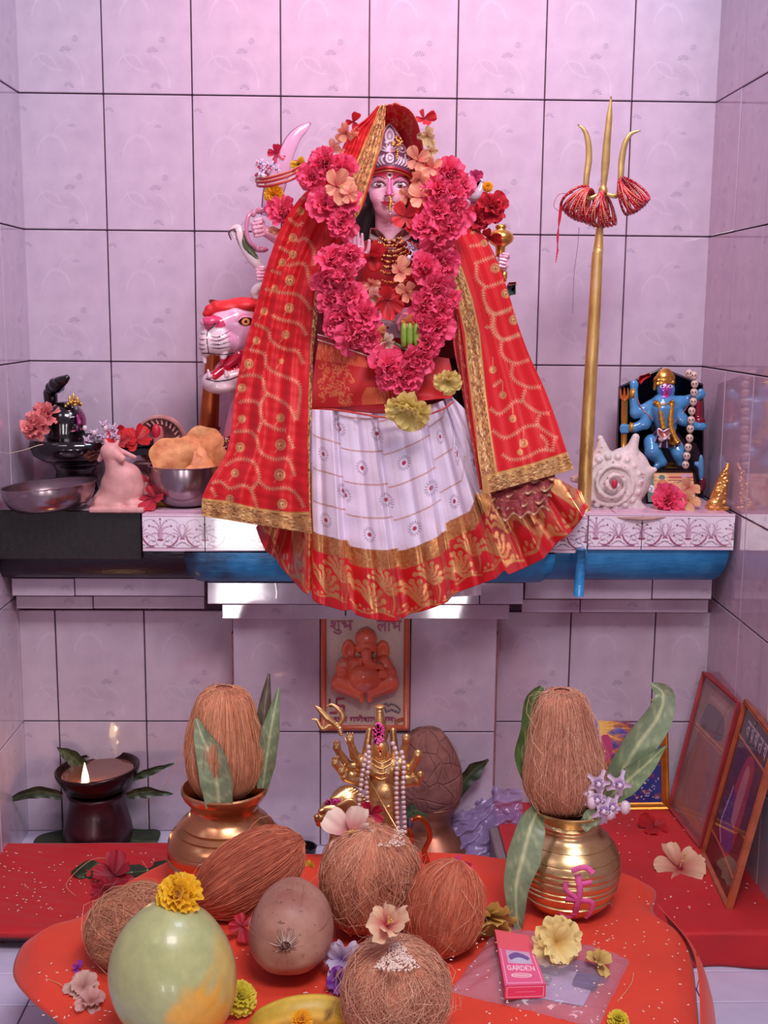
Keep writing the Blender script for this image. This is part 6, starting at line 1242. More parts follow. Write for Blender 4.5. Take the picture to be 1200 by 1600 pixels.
def framed(name, BL, BR, TL, w, th, cv, mat, label, cat='framed picture', inset=0, prof=None, gl=True, res=1.):
    BL, BR, TL = map(np.array, (BL, BR, TL)); X_ = BR-BL; Wd = np.linalg.norm(X_); X_ = X_/Wd; Z_ = TL-BL; Z_ = Z_-X_*(Z_@X_); H = np.linalg.norm(Z_); Z_ = Z_/H; N_ = np.cross(X_, Z_)
    if N_@(_c-BL) < 0: N_ = -N_
    t = thing(name, (BL+BR)/2, label, cat); F = lambda P: BL+P[..., 0:1]*X_+P[..., 1:2]*Z_+P[..., 2:3]*N_
    if w > 0:
        pf_ = prof or [(0, -th), (0, -.001), (w*.15, 0), (w*.4, -.002), (w*.55, .001), (w*.8, -.003), (w, -.005), (w, -th)]
        cs = [(0, 0, 1, 1), (Wd, 0, -1, 1), (Wd, H, -1, -1), (0, H, 1, -1)]
        for i in range(4):
            a, b = cs[i], cs[(i+1) % 4]; P = np.array([[(c[0]+c[2]*o, c[1]+c[3]*o, z) for o, z in pf_] for c in (a, b)]); m = grid(F(P), False, True); part('frame_side', m, mat, t, smooth=False)
    nx, nz = int(cv.w*res), int(cv.h*res); U, V = np.meshgrid(np.linspace(0, 1, nx), np.linspace(0, 1, nz)); P = np.stack([w+U*(Wd-2*w), H-w-V*(H-2*w), np.full_like(U, -.007 if w else 0)], -1)
    m = grid(F(P), col=cv.sample(U*cv.w, V*cv.h)); part('picture', m, PRINTM, t, colors=True)
    part('backing_board', box(w*.3, Wd-w*.3, w*.3, H-w*.3, -th, -.0085, fn=lambda V: F(V)), simple('board', srgb(90, 60, 50), .8) if 'board' not in bpy.data.materials else bpy.data.materials['board'], t, smooth=False)
    if gl: part('glass_pane', box(w*.9, Wd-w*.9, w*.9, H-w*.9, -.0062, -.0052, fn=lambda V: F(V)), GLASS, t, smooth=False)
    return t
cv = Canvas(82, 62, (226, 160, 110), 3); cv.poly([(0, 0), (14, 0), (12, 62), (0, 62)], (90, 120, 100)); cv.poly([(14, 8), (82, 8), (82, 12), (14, 12)], (190, 50, 50)); cv.poly([(14, 15), (82, 15), (82, 17), (14, 17)], (170, 60, 60))
for a in np.linspace(0, 2*pi, 26): cv.line([(28+cos(a)*5, 10+sin(a)*5), (28+cos(a)*12, 10+sin(a)*11)], 1., (240, 220, 150))
cv.ell(28, 10, 5.5, 5.5, (90, 110, 110)); cv.blob([(20, 20), (28, 14), (36, 20), (40, 44), (16, 44)], (210, 120, 70)); cv.ell(70, 8, 8, 6, (200, 150, 190)); cv.ell(8, 34, 6, 8, (236, 226, 230)); cv.curve([(5, 30), (9, 34), (6, 40)], 1.2, (110, 60, 90)); cv.poly([(60, 20), (82, 24), (82, 62), (56, 62)], (200, 140, 110))
for i in range(60): cv.ell(rnd.uniform(12, 80), rnd.uniform(18, 60), rnd.uniform(.8, 2.4), rnd.uniform(.8, 2), ((200, 90, 60), (240, 200, 140), (120, 110, 90), (210, 130, 90))[i % 4])
bl_ = A(1010, 795, .21); br_ = A(1093, 796, .205); tl_ = A(1013, 733, .17)
bl_[2] = br_[2] = SH+.001
framed('small_framed_print', bl_, br_, tl_, .006, .012, cv, simple('black_frame', srgb(26, 12, 22), .35), 'small black-framed devotional print in front of the dark plaque', res=1.5)
f3('hibiscus_flower', 1042, 783, .27, 'double', 25, 'bright crimson hibiscus in front of the small framed print', nrm=(-.2, -1, .2), seed=41)
f3('hibiscus_flower', 1076, 762, .25, 'single', 20, 'peach petals leaning on the small framed print', nrm=(.2, -1, .2), seed=42, c0=PEACH[0], c1=(240, 186, 140), npet=3, stamen=False)
f3('hibiscus_flower', 1076, 783, .28, 'single', 20, 'peach flower lying right of the crimson one on the shelf', nrm=(.2, -1, .5), seed=43, c0=(200, 130, 80), c1=(240, 190, 140), npet=4, stamen=False)
gt = FR(1122, 796, None, SH); m = sdf([C_((1118, 792, 0), (1128, 745, 0), 13, 8), C_((1128, 745, 0), (1133, 726, 0), 7, 3), E_((1114, 786, 4), (11, 8, 10)), B_((1120, 793, 0), (16, 3.5, 12), 2)]+[E_((1118+rnd.uniform(-9, 11)*(1-k/40*.6)+k*.25, 790-k*1.5, 8+rnd.uniform(-2, 3)-k*.1), (3.2, 2.6, 3), k=1) for k in range(40)], 1.1, fn=gt)
tag(part('gilt_figurine', m, simple('crinkled_gold', srgb(226, 164, 92), .25, .8, var=.3, scale=150, bump=.4, bscale=200)), 'tiny crinkled gilt figurine at the far right of the shelf', 'figurine')
# ================================================================ PLATFORMS, STOOL AND THEIR CLOTHS
ST = -1.52; PZ = -1.62; LZ = -1.645
WOOD = simple('dark_stained_wood', srgb(84, 34, 36), .4, var=.4, scale=18, bump=.3, stretch=(1, 8, 1))
def cloth_mat(name, base, fold=.0):
    m = Mat(name, .62, Sheen_Weight=.15); nz = m.noise(10, 3); m.set('Base Color', m.ramp(nz, [(.3, tuple(v*.86 for v in base[:3])+(1,)), (.7, base)]))
    x, y, z = m.coord('Object'); w = (x*5200).sin()*.5+(y*5200).sin()*.5; m.bump(m.noise(12, 3)*2.4+w*.06, .35, .004); return m.m
RED = cloth_mat('red_cotton_cloth', srgb(196, 12, 22)); ORANGE = cloth_mat('orange_red_cotton_cloth', srgb(230, 62, 30))
pl_ = thing('low_wooden_plank', (.05, -.53, FL), 'low dark wooden plank under the red cloth at the lower left', 'plank')
part('board', box(XL+.004, .30, -.70, -.36, LZ-.028, LZ-.004, .002), WOOD, pl_, smooth=False)
for y in (-.68, -.42):
    for x in (-.14, .24): part('leg', box(x, x+.04, y, y+.04, FL, LZ-.0275, .002), WOOD, pl_, smooth=False)
def drape(name, x0, x1, y0, y1, z, drop, lab, mat, n=90, amp=.0022, seed=1, parent=None, front=True, outline=None):
    """a cloth laid flat with its front edge hanging"""
    u = np.linspace(0, 1, n); v = np.linspace(0, 1, n); U, V = np.meshgrid(u, v); L = (y1-y0); tot = L+drop; s = V*tot
    flat = np.minimum(s, L); over = np.maximum(s-L, 0); r = .012; Y = -(y0+flat); Zz = z-over
    bend = np.clip((s-L+r)/(2*r), 0, 1); Zz = np.where((s > L-r) & (s < L+r), z-r*.5*bend**2, Zz); Y = np.where(s > L, -(y1+.006*np.sin(U*17+seed)*np.clip(over/.04, 0, 1)+.004), Y)
    P = np.stack([x0+(x1-x0)*U+.006*np.sin(V*7+seed)*0, Y, Zz+amp*(1+hnoise(np.stack([U*1.3, V, U*0], -1), 9, seed))*(s < L)], -1)
    m = grid(P); o = part(name, m, mat); md = o.modifiers.new('thickness', 'SOLIDIFY'); md.thickness = .0014; md.offset = -1; tag(o, lab, 'cloth'); return o
drape('red_cloth', XL+.003, .32, .34, .712, LZ, .012, 'red cloth covering the low plank at the lower left, scattered with rice', RED, seed=3)
bp = thing('low_platform', (1.22, -.47, FL), 'low cement platform hidden under the red cloth at the lower right', 'platform'); part('block', box(1.05, XR-.003, -.765, -.172, FL, PZ-.004, .003), simple('plain_cement', srgb(130, 110, 116), .9, bump=.4), bp, smooth=False)
drape('red_cloth', .90, XR-.003, .175, .772, PZ, .068, 'large red cloth spread under the leaning picture frames at the lower right', RED, seed=5)
part('side_block', box(.88, 1.048, -.56, -.172, FL, PZ-.004, .003), bpy.data.materials['plain_cement'], bp, smooth=False)
# stool
sl = thing('wooden_stool', (.56, -.95, FL), 'low dark wooden stool carrying the offerings under the orange cloth', 'stool')
for x in (.16, .84):
    for y in (-1.30, -.74): part('leg', box(x, x+.045, y, y+.045, FL, ST-.0315, .003), WOOD, sl, smooth=False)
for y in (-1.29, -.73): part('apron', box(.206, .839, y+.012, y+.03, ST-.07, ST-.0315, .002), WOOD, sl, smooth=False)
# orange cloth: outline read on the stool top, edges sagging
ol = [(22, 1512), (26, 1480), (52, 1452), (110, 1432), (160, 1395), (236, 1350), (300, 1330), (480, 1334), (600, 1328), (730, 1334), (800, 1340), (900, 1345), (1016, 1374), (1022, 1412), (1064, 1448), (1082, 1490), (1090, 1560), (1092, 1620), (1090, 1700), (600, 1720), (200, 1700), (110, 1600), (50, 1552)]
op = np.array([G(x, y, ST-.003) for x, y in ol])[:, :2]; c0_ = np.array((.56, -.93)); ob = spline(op, 260, True); ob[:, 1] = np.maximum(ob[:, 1], -1.42)
m = M(); prism(c0_+(ob[::4]-c0_)*.93, ST-.032, ST-.004, m); part('seat', m, WOOD, sl, smooth=False)
k = np.linspace(0, 1, 70)[:, None, None]; P = np.zeros((70, 260, 3)); P[..., :2] = c0_+(ob-c0_)[None]*k; rr_ = k[..., 0]; th = np.linspace(0, 2*pi, 260)[None]
outx = np.clip(rr_-.945, 0, 1)*.35+0*P[..., 0]
P[..., 2] = ST+.0015+.0022*(1+hnoise(P, 11, 8))*(1-rr_**6)-outx*1.1-.004*np.sin(th*9+1)*np.clip(rr_-.86, 0, 1)*5
m = grid(P, False, True); oc = part('orange_cloth', m, ORANGE); md = oc.modifiers.new('thickness', 'SOLIDIFY'); md.thickness = .0013; md.offset = -1; tag(oc, 'orange-red cloth spread over the stool under the offerings', 'cloth')
m = M(); P = np.zeros((10, 26, 3)); e0 = G(1022, 1412, ST); e1 = G(1080, 1490, ST); e2 = G(1092, 1640, ST)
q = spline([e0, e1, e2], 26)
for i in range(10): P[i] = q+np.array((.004+.03*i/9, 0, .0-.012*i/9-.05*(i/9)**2)); 
grid(P, m=m); o = part('cloth_fold', m, ORANGE, oc); 
# ================================================================ FIBROUS COCONUTS
FIB = painted('coir_fibre', .7, bump=0, var=.1, scale=60); HUSK = simple('coir_husk', srgb(186, 112, 84), .85, var=.4, scale=30, bump=1., bscale=160, bdist=.003)
def coconut(name, C, axis, L, R, prof, label, nf=1300, c0=(176, 98, 70), c1=(234, 164, 128), messy=.25, stray=40, flen=(.25, .6), fw=.0006, seed=0, strayL=.5, core=None, cat='coconut', offs=.035):
    r = np.random.default_rng(seed); C = np.array(C, float); a = np.array(axis, float); a /= np.linalg.norm(a); ref = np.array((0, 0, 1.)) if abs(a[2]) < .8 else np.array((0, -1., 0)); b = np.cross(a, ref); b /= np.linalg.norm(b); c = np.cross(a, b)
    ps, pr_ = zip(*prof); ps = np.array(ps); pr_ = np.array(pr_)
    def rad(s): return sint(s, ps, pr_)*R
    def pos(s, ph, o): rr = rad(s)*(1+.035*np.sin(ph*3+seed))+o; return C+a*((s-.5)*L)[..., None]+b*(rr*np.cos(ph))[..., None]+c*(rr*np.sin(ph))[..., None]
    s = np.linspace(0, 1, 26); ph = np.linspace(0, 2*pi, 36, endpoint=False); S_, Ph = np.meshgrid(s, ph, indexing='ij'); m = M(); grid(pos(S_, Ph, 0*S_+.0006*np.sin(Ph*7)), False, True, m=m)
    t = thing(name, C-np.array((0, 0, abs(a[2])*L/2+R*(1-abs(a[2])))), label, cat); part('husk', m, core or HUSK, t)
    K = 7
    def strands(n, fl, wig, off, wd, name, cc0, cc1):
        s0 = r.uniform(-.05, 1., n); ln = r.uniform(*fl, n); p0 = r.uniform(0, 2*pi, n); q = np.linspace(0, 1, K)[None]; dr = np.where(r.random(n) < .5, 1, -1)
        S_ = np.clip(s0[:, None]+dr[:, None]*ln[:, None]*q, .005, .995); ph = p0[:, None]+np.cumsum(r.normal(0, wig, (n, K)), 1)+r.normal(0, wig*.8, n)[:, None]*q*3
        o = np.abs(r.normal(0, off, n))[:, None]*R*(np.sin(q*pi)*.8+.25)+q*r.normal(0, off, n)[:, None]*R*.6; P = pos(S_, ph, np.maximum(o, .0002)); T = np.gradient(P, axis=1); T /= np.linalg.norm(T, axis=2)[..., None]+1e-9
        N1 = np.cross(T, P-C); N1 /= np.linalg.norm(N1, axis=2)[..., None]+1e-9; N2 = np.cross(T, N1); w = wd*r.uniform(.6, 1.4, n)[:, None, None]*(1-.6*q[..., None])
        V = np.stack([P+N1*w, P-N1*w*.5+N2*w*.87, P-N1*w*.5-N2*w*.87], 2).reshape(-1, 3); base = np.arange(n)[:, None, None]*K*3+np.arange(K-1)[None, :, None]*3; i3 = np.arange(3)[None, None]; j3 = (i3+1) % 3
        Fq = np.stack([base+i3, base+j3, base+3+j3, base+3+i3], -1).reshape(-1, 4); f = r.random(n)[:, None]; col = (np.array(lc(*cc0))*(1-f)+np.array(lc(*cc1))*f).repeat(K*3, 0); mm = M(); mm.add(V, Fq, col); return mm
    part('coir_fibres', strands(nf, flen, messy*.22, offs, fw, '', c0, c1), FIB, t, colors=True, kind='stuff')
    if stray: part('loose_fibres', strands(stray, (strayL*.5, strayL), messy*.8, .16, fw*.75, '', c1, (236, 186, 150)), FIB, t, colors=True, kind='stuff')
    return t
def place(px, py, d): return A(px, py, d)
EGG = [(0, 0), (.03, .3), (.1, .62), (.25, .9), (.45, 1), (.65, .97), (.8, .82), (.92, .52), (1, 0)]
CUT = [(0, .0), (.0, .55), (.06, .66), (.25, .86), (.5, 1), (.75, .98), (.93, .8), (1, .5)]
# ================================================================ BRASS POTS
def pot(name, px, py, z, prof, mat, label, n=64):
    f = FR(px, py, None, z); t = thing(name, f.o, label, 'pot'); m = M(); lathe([(r, y) for r, y in prof], n, m, fn=lambda P: f(P+np.array((px, 0, 0)))); part('vessel', m, mat, t, sharp=50); return t, f
SMALLP = simple('tarnished_brass', srgb(150, 96, 74), .4, .75, var=.3, scale=20, bump=.2)
prR = [(0, 1420), (34, 1420), (48, 1414), (64, 1400), (75, 1380), (80.5, 1356), (79, 1334), (70, 1316), (57, 1304), (49, 1299), (46, 1292), (47, 1290), (46, 1288), (47.5, 1284), (46, 1282), (47, 1276), (51, 1270), (57, 1265), (61, 1262), (62, 1260), (60, 1259), (54, 1264), (45, 1274), (44, 1290), (44, 1300), (60, 1330), (60, 1380), (0, 1405)]
def groove(pr, ys):
    P = [];
    for (r0, y0), (r1, y1) in zip(pr[:-1], pr[1:]):
        P.append((r0, y0))
        for yy in ys:
            if (y0-yy)*(y1-yy) < 0 and r0 > 30 and y1 < y0 and len(P) < 60:
                r = r0+(r1-r0)*(yy-y0)/(y1-y0); P += [(r+.3, yy+1.6), (r-1.2, yy), (r+.3, yy-1.6)]
    return P+[pr[-1]]
kR, fR = pot('brass_pot', 885, 1420, ST, groove(prR, [1388, 1372, 1364, 1350, 1340, 1326, 1310, 1280]), BRASS, 'shiny round brass pot smeared with pink holding a coconut at the right')
# pink swastika-like smear painted by hand on the belly of the pot
PKM = simple('pink_powder', srgb(222, 96, 160), .8, var=.15, scale=90, bump=.3)
def belly(f, px, prof, pts, w, off=.8):
    pr = np.array(prof); o = []
    for x, y in pts: r = np.interp(-y, -pr[:14, 1], pr[:14, 0])+off; dx = np.clip(x-px, -r, r); o.append((x, y, math.sqrt(max(r*r-dx*dx, 0))))
    m = M(); tube(f(spline(o, 14)), w*f.sx, 7, m, flat=.35, up=(0, 1, 0)); return m
for pts, w in (([(868, 1340), (868, 1352), (884, 1364)], 4), ([(884, 1330), (888, 1350), (886, 1378), (884, 1394)], 5), ([(862, 1392), (872, 1400), (886, 1398)], 3), ([(868, 1366), (890, 1368), (908, 1374), (908, 1394), (902, 1404)], 4.4), ([(876, 1326), (896, 1322), (908, 1330)], 4.5), ([(886, 1344), (906, 1342)], 4)):
    part('pink_smear', belly(fR, 885, prR, pts, w), PKM, kR)
prL = [(0, 1372), (78, 1372), (88, 1362), (90, 1340), (89, 1316), (87, 1306), (84, 1301), (74, 1294), (76, 1291), (66, 1285), (68, 1282), (58, 1274), (54, 1268), (52, 1262), (53, 1256), (56, 1252), (64, 1243), (67, 1236), (67, 1232), (64, 1230), (58, 1238), (50, 1256), (50, 1275), (70, 1310), (70, 1350), (0, 1365)]
kL, fL = pot('brass_pot', 353, 1372, ST, groove(prL, [1356, 1330, 1312]), simple('reddish_brass', srgb(206, 146, 100), .24, .92, var=.22, scale=14, bump=.12), 'broad stepped brass pot with a trimmed coconut at the left')
for pts, w in (([(318, 1334), (318, 1352), (330, 1360)], 2.2), ([(316, 1332), (338, 1334)], 2.2), ([(338, 1336), (340, 1346)], 2.)): part('pink_smear', belly(fL, 353, prL, pts, w), PKM, kL)
prS = [(0, 1332), (52, 1332), (58, 1326), (58, 1318), (50, 1308), (36, 1300), (30, 1290), (29, 1280), (33, 1268), (40, 1258), (43, 1252), (41, 1250), (36, 1256), (24, 1280), (30, 1300), (0, 1320)]
kS, fS = pot('brass_pot', 674, 1330, FL, prS, SMALLP, 'small tarnished pot with a dried coconut against the wall behind the brass goddess')
# coconuts standing in the pots (their lower ends sit inside the necks)
f = fL; coconut('trimmed_coconut', f((352, 1166, 0)), (0.02, 0, 1), 168*f.sz, 58*f.sx, [(0, .3), (.06, .62), (.14, .82), (.3, .98), (.45, 1), (.62, .93), (.8, .78), (.93, .62), (.985, .4), (1, .02)], 'fibrous brown coconut with a trimmed flat top standing in the left brass pot', 2200, messy=.05, flen=(.3, .8), seed=1, c0=(206, 124, 86), c1=(244, 180, 138), stray=60, offs=.03)
f = fR; coconut('standing_coconut', f((870, 1180, 0)), (-.05, 0, 1), 182*f.sz, 60*f.sx, [(0, .3), (.05, .6), (.14, .86), (.28, 1), (.45, .93), (.62, .8), (.8, .66), (.93, .55), (.985, .36), (1, .02)], 'tall brown fibrous coconut standing in the right brass pot', 2600, messy=.16, flen=(.25, .7), seed=2, c0=(196, 122, 94), c1=(240, 182, 148), stray=160, offs=.04)
f = fS; CR = Mat('cracked_dry_husk', .85); CR.set('Base Color', CR.ramp(CR.noise(30, 4), [(.3, srgb(118, 70, 64)), (.7, srgb(150, 100, 90))]))
v_ = CR.n('TexVoronoi'); v_.feature = 'DISTANCE_TO_EDGE'; v_.inputs['Scale'].default_value = 20; CR.nt.links.new(CR.tc.outputs['Object'], v_.inputs['Vector']); CR.bump((X(CR.nt, v_.outputs[0])*9.).mn(.5)+CR.noise(80, 3)*.3, .9, .004)
coconut('dried_coconut', f((668, 1204, 2)), (-.1, 0, 1), 128*f.sz, 50*f.sx, [(0, .3), (.08, .75), (.25, .98), (.45, 1), (.7, .86), (.88, .62), (.97, .45), (.99, .3), (1, .02)], 'dry cracked dark brown coconut standing in the small pot behind the brass goddess', 60, messy=.3, seed=3, core=CR.m, c0=(100, 60, 54), c1=(140, 90, 80), stray=0, fw=.0005)
# loose coconuts on the stool:   centre px, axis world, length px, radius px
def cc(name, px, py, base_py, axis, Lp, Rp, prof, label, **k):
    f = FR(px, base_py, None, ST); c = f((px, py, 0)); return coconut(name, c, axis, Lp*f.sx, Rp*f.sx, prof, label, **k), f
cc('coconut', 208, 1446, 1504, (.75, .25, .3), 150, 60, EGG, 'brown fibrous coconut lying at the left behind the papaya', nf=1500, messy=.55, flen=(.12, .4), seed=4, c0=(176, 110, 80), c1=(232, 172, 128), stray=110, strayL=.6)
cc('coconut', 392, 1362, 1428, (.85, .25, .45), 190, 56, EGG, 'long reddish brown coconut lying behind the smooth brown one', nf=2200, messy=.06, flen=(.3, .8), seed=5, c0=(186, 84, 60), c1=(236, 142, 104), stray=30, offs=.03)
SMH = Mat('smooth_dry_husk', .5); _x, _y, _z = SMH.coord('Object')
SMH.set('Base Color', SMH.mix((SMH.noise(9, 4)*2.2-.7).clamp(), srgb(146, 92, 76), srgb(196, 156, 136))); SMH.set('Base Color', SMH.mix((SMH.noise(110, 2).gt(.68))*.6, SMH.mix((SMH.noise(9, 4)*2.2-.7).clamp(), srgb(150, 96, 80), srgb(200, 160, 140)), srgb(84, 50, 44))); SMH.bump(SMH.noise(50, 4, stretch=(1, .3, 1)), .3, .002)
t_, f = cc('smooth_coconut', 456, 1446, 1515, (-.05, -1., .15), 170, 64, [(0, .3), (.08, .66), (.25, .93), (.5, 1), (.72, .98), (.86, .86), (.95, .62), (.985, .36), (1, .02)], 'smooth pale brown husked coconut with its stem scar facing the camera', nf=40, messy=.1, seed=6, core=SMH.m, c0=(150, 100, 84), c1=(190, 150, 130), stray=0, fw=.0004)
q = f((448, 1475, 84)); m = M()
for k in range(30): a = k*.2094; R_ = rnd.uniform(9, 22); tube(f(np.array([(452+cos(a)*7, 1433+sin(a)*7, 86), (452+cos(a)*(6+R_*.5), 1433+sin(a)*(6+R_*.5), 83), (452+cos(a)*(6+R_*.9), 1433+sin(a)*(6+R_*.9), 78)])), [.0010, .0009, .0004], 5, m, lc(*((206, 176, 160), (190, 154, 140), (170, 128, 114))[k % 3]))
for k in range(26): a = rnd.uniform(0, 6.3); r_ = rnd.uniform(0, 7); ell((452+cos(a)*r_, 1433+sin(a)*r_, 85+rnd.uniform(-2, 2)), (2.6, 2.6, 2.6), 6, 4, m, lc(*((130, 88, 80), (90, 56, 52))[k % 2]), fn=f)
part('stem_scar', m, PNT, t_, colors=True)
cc('coconut', 694, 1418, 1490, (.25, .3, .8), 150, 58, EGG, 'reddish brown coconut behind and right of the central one', nf=1900, messy=.12, flen=(.25, .7), seed=7, c0=(190, 84, 58), c1=(236, 138, 100), stray=40)
cc('coconut', 575, 1372, 1458, (.06, -.12, 1), 176, 74, EGG, 'large central coconut crowned with a white and crimson hibiscus', nf=2200, messy=.35, flen=(.2, .6), seed=8, c0=(204, 124, 92), c1=(248, 186, 150), stray=120)
cc('coconut', 616, 1548, 1632, (.02, -.1, 1), 170, 80, EGG, 'nearest coconut at the front edge sprinkled with rice and a cream flower', nf=2400, messy=.4, flen=(.15, .5), seed=9, c0=(196, 122, 92), c1=(246, 190, 156), stray=150)
# ================================================================ FRUIT
f = FR(275, 1624, None, ST); th = np.linspace(0, 2*pi, 90, endpoint=False); s = np.linspace(0, 1, 60)
pr_ = sint(s, [0, .03, .1, .25, .45, .65, .82, .93, .985, 1], [0, .3, .58, .87, 1, .95, .74, .46, .2, 0]); cx_, cy_ = 275, 1520; a_ = np.array((-.06, 0, 1.)); P = np.zeros((60, 90, 3)); R = 97*(1+.02*np.sin(th*5))
P[..., 0] = cx_+(pr_[:, None]*R[None]*np.cos(th)[None])-(s[:, None]-.5)*12; P[..., 2] = 10+pr_[:, None]*R[None]*.95*np.sin(th)[None]; P[..., 1] = cy_+104-s[:, None]*214
g_ = np.clip(2.6*(1-np.hypot((P[..., 0]-322)/44, (P[..., 1]-1545)/78))+.9*hnoise(P, .07, 2), 0, 1)+.5*np.clip((P[..., 0]-338)/14, 0, 1); g_ = np.clip(g_, 0, 1)*np.clip((P[..., 2]-4)/20, 0, 1)
c = np.array(lc(178, 184, 126))*(1-g_[..., None])+np.array(lc(236, 176, 60))*g_[..., None]; h = np.clip(.5+hnoise(P, .03, 6)*.6, 0, 1)[..., None]; c = c*(1-h*.25)+np.array(lc(196, 196, 132))*h*.25
sp = (hnoise(P, .9, 12) > 1.02)[..., None]; c = np.where(sp, c*.55, c); m = grid(f(P), False, True, col=c)
tag(part('papaya', m, painted('papaya_skin', .32, bump=.12, scale=60, var=.12, Coat_Weight=.15), colors=True), 'large green papaya ripening to yellow at its right side, at the front left', 'fruit')
fb = FR(465, 1592, None, ST); banana('banana', fb, [(386, 1625, 20), (408, 1590, 26), (450, 1568, 30), (496, 1566, 26), (528, 1578, 18), (538, 1590, 12)], 25, 'ripe yellow banana at the front edge between papaya and coconut')
def fg(name, px, py, z, kind, R, lab, hz=0., **k):
    p = G(px, py, z+hz); return flower(name, px, py, -p[1], kind, R, lab, **k)
fg('marigold', 280, 1400, ST, 'marigold', 40, 'large bright yellow marigold lying on top of the papaya', hz=.222, nrm=(-.2, -.8, .75), seed=51, c0=(226, 130, 10), c1=(255, 206, 30))
fg('marigold', 374, 1560, ST, 'marigold', 30, 'small yellow marigold behind the right side of the papaya', hz=.03, nrm=(.3, -.6, .8), seed=52, c0=(170, 140, 20), c1=(232, 216, 60))
fg('marigold', 472, 1594, ST, 'marigold', 18, 'tiny orange marigold at the frame edge under the banana', hz=.05, nrm=(0, -.6, .8), seed=53)
fg('marigold', 966, 1594, ST, 'marigold', 18, 'small yellow and green flower at the front right corner of the cloth', hz=.01, nrm=(0, -.5, 1), seed=54, c0=(110, 150, 30), c1=(240, 220, 60))
WCR = ((206, 30, 80), (250, 226, 206)); RD2 = dict(c0=(150, 6, 30), c1=(206, 20, 50))
fg('hibiscus_flower', 552, 1304, ST, 'single', 46, 'white hibiscus with crimson centre on top of the central coconut', hz=.178, nrm=(-.3, -.8, .6), seed=55, c0=(196, 24, 70), c1=(252, 228, 206), npet=5, eye=(180, 10, 60))
fg('hibiscus_flower', 578, 1272, ST, 'single', 26, 'dark red hibiscus between the brass lion and the pearls', hz=.15, nrm=(-.1, -1, .2), seed=56, c0=(150, 6, 40), c1=(206, 24, 70), stamen=False)
fg('hibiscus_flower', 566, 1280, ST, 'single', 22, 'peach petal standing behind the white hibiscus', hz=.17, nrm=(0, -1, .1), seed=57, c0=PEACH[0], c1=PEACH[1], npet=3, stamen=False)
fg('hibiscus_flower', 604, 1446, ST, 'single', 48, 'cream hibiscus with crimson centre on the nearest coconut', hz=.19, nrm=(0, -.8, .7), seed=58, c0=(200, 30, 70), c1=(252, 222, 180), npet=5, eye=(190, 10, 60), wilt=.7)
fg('hibiscus_flower', 716, 1372, ST, 'double', 30, 'crimson hibiscus behind the reddish coconut at the right', hz=.03, nrm=(.1, -.8, .6), seed=59)
fg('hibiscus_flower', 180, 1368, LZ, 'single', 36, 'dark red hibiscus lying on the red cloth under the oil lamp', hz=.02, nrm=(0, -.7, .8), seed=60, c0=(120, 4, 26), c1=(180, 20, 50), stamen=False)
fg('hibiscus_flower', 168, 1392, LZ, 'single', 26, 'second dark red flower just in front of the first on the left red cloth', hz=.015, nrm=(-.2, -.7, .8), seed=64, c0=(120, 4, 26), c1=(176, 20, 46), stamen=False)
fg('hibiscus_flower', 378, 1448, ST, 'single', 24, 'red petals between the papaya and the smooth coconut', hz=.03, nrm=(0, -.6, .9), seed=61, npet=4, stamen=False, **RD2)
fg('wilted_hibiscus', 758, 1428, ST, 'clump', 52, 'wilted yellow hibiscus standing beside the right brass pot', hz=.04, nrm=(.1, -.8, -.7), seed=62, c0=(190, 150, 60), c1=(238, 206, 110), n=14)
fg('wilted_hibiscus', 868, 1472, ST, 'clump', 44, 'pale yellow wilted hibiscus lying on the plastic packet', hz=.05, nrm=(.1, -.8, .4), seed=63, c0=(226, 180, 90), c1=(255, 236, 160), n=18)
fg('dried_petal', 934, 1504, ST, 'clump', 26, 'dried yellow petals at the right end of the plastic packet', hz=.03, nrm=(.3, -.5, .8), seed=65, c0=(176, 130, 60), c1=(226, 196, 110), n=6)
fg('hibiscus_flower', 1062, 1357, PZ, 'single', 38, 'flat cream hibiscus lying on the red cloth before the leaning frames', hz=.006, nrm=(0, -.35, 1), seed=66, c0=(180, 30, 40), c1=(240, 200, 160), wilt=.1, eye=(150, 10, 30))
fg('hibiscus_flower', 1022, 1292, PZ, 'single', 24, 'red flower nearly hidden on the red cloth', hz=.006, nrm=(0, -.4, 1), seed=67, c0=(150, 10, 20), c1=(196, 16, 26), stamen=False)
fg('dried_petal', 130, 1545, ST, 'clump', 30, 'heap of shrivelled pinkish petals at the left of the papaya', hz=.006, nrm=(0, -.4, 1), seed=68, c0=(190, 120, 110), c1=(226, 186, 170), n=12)
fg('dried_petal', 142, 1568, ST, 'clump', 26, 'second heap of shrivelled petals toward the cloth edge at left', hz=.006, nrm=(.2, -.4, 1), seed=69, c0=(190, 110, 100), c1=(220, 170, 160), n=9)
fg('purple_petal', 122, 1512, ST, 'clump', 12, 'small purple petal among the shrivelled ones at the left', hz=.008, nrm=(0, -.6, 1), seed=70, c0=(120, 30, 140), c1=(180, 60, 200), n=4)
fg('purple_flower', 536, 1500, ST, 'clump', 34, 'white and violet flower wedged between the coconuts', hz=.03, nrm=(-.2, -.8, .5), seed=71, c0=(110, 40, 150), c1=(220, 206, 226), n=10)
fg('purple_flower', 532, 1536, ST, 'clump', 26, 'violet petals below the white and violet flower', hz=.015, nrm=(-.2, -.7, .6), seed=72, c0=(70, 20, 120), c1=(130, 50, 160), n=7)
fg('dried_petal', 742, 1250, FL, 'clump', 20, 'dried brown petal curl beside the small pot', hz=.06, nrm=(.1, -1, .2), seed=73, c0=(170, 110, 70), c1=(226, 180, 140), n=5)
fg('dried_petal', 486, 1358, ST, 'clump', 16, 'yellow petal tip behind the central coconut', hz=.0, nrm=(-.2, -.6, .5), seed=74, c0=(190, 140, 30), c1=(226, 190, 60), n=4)
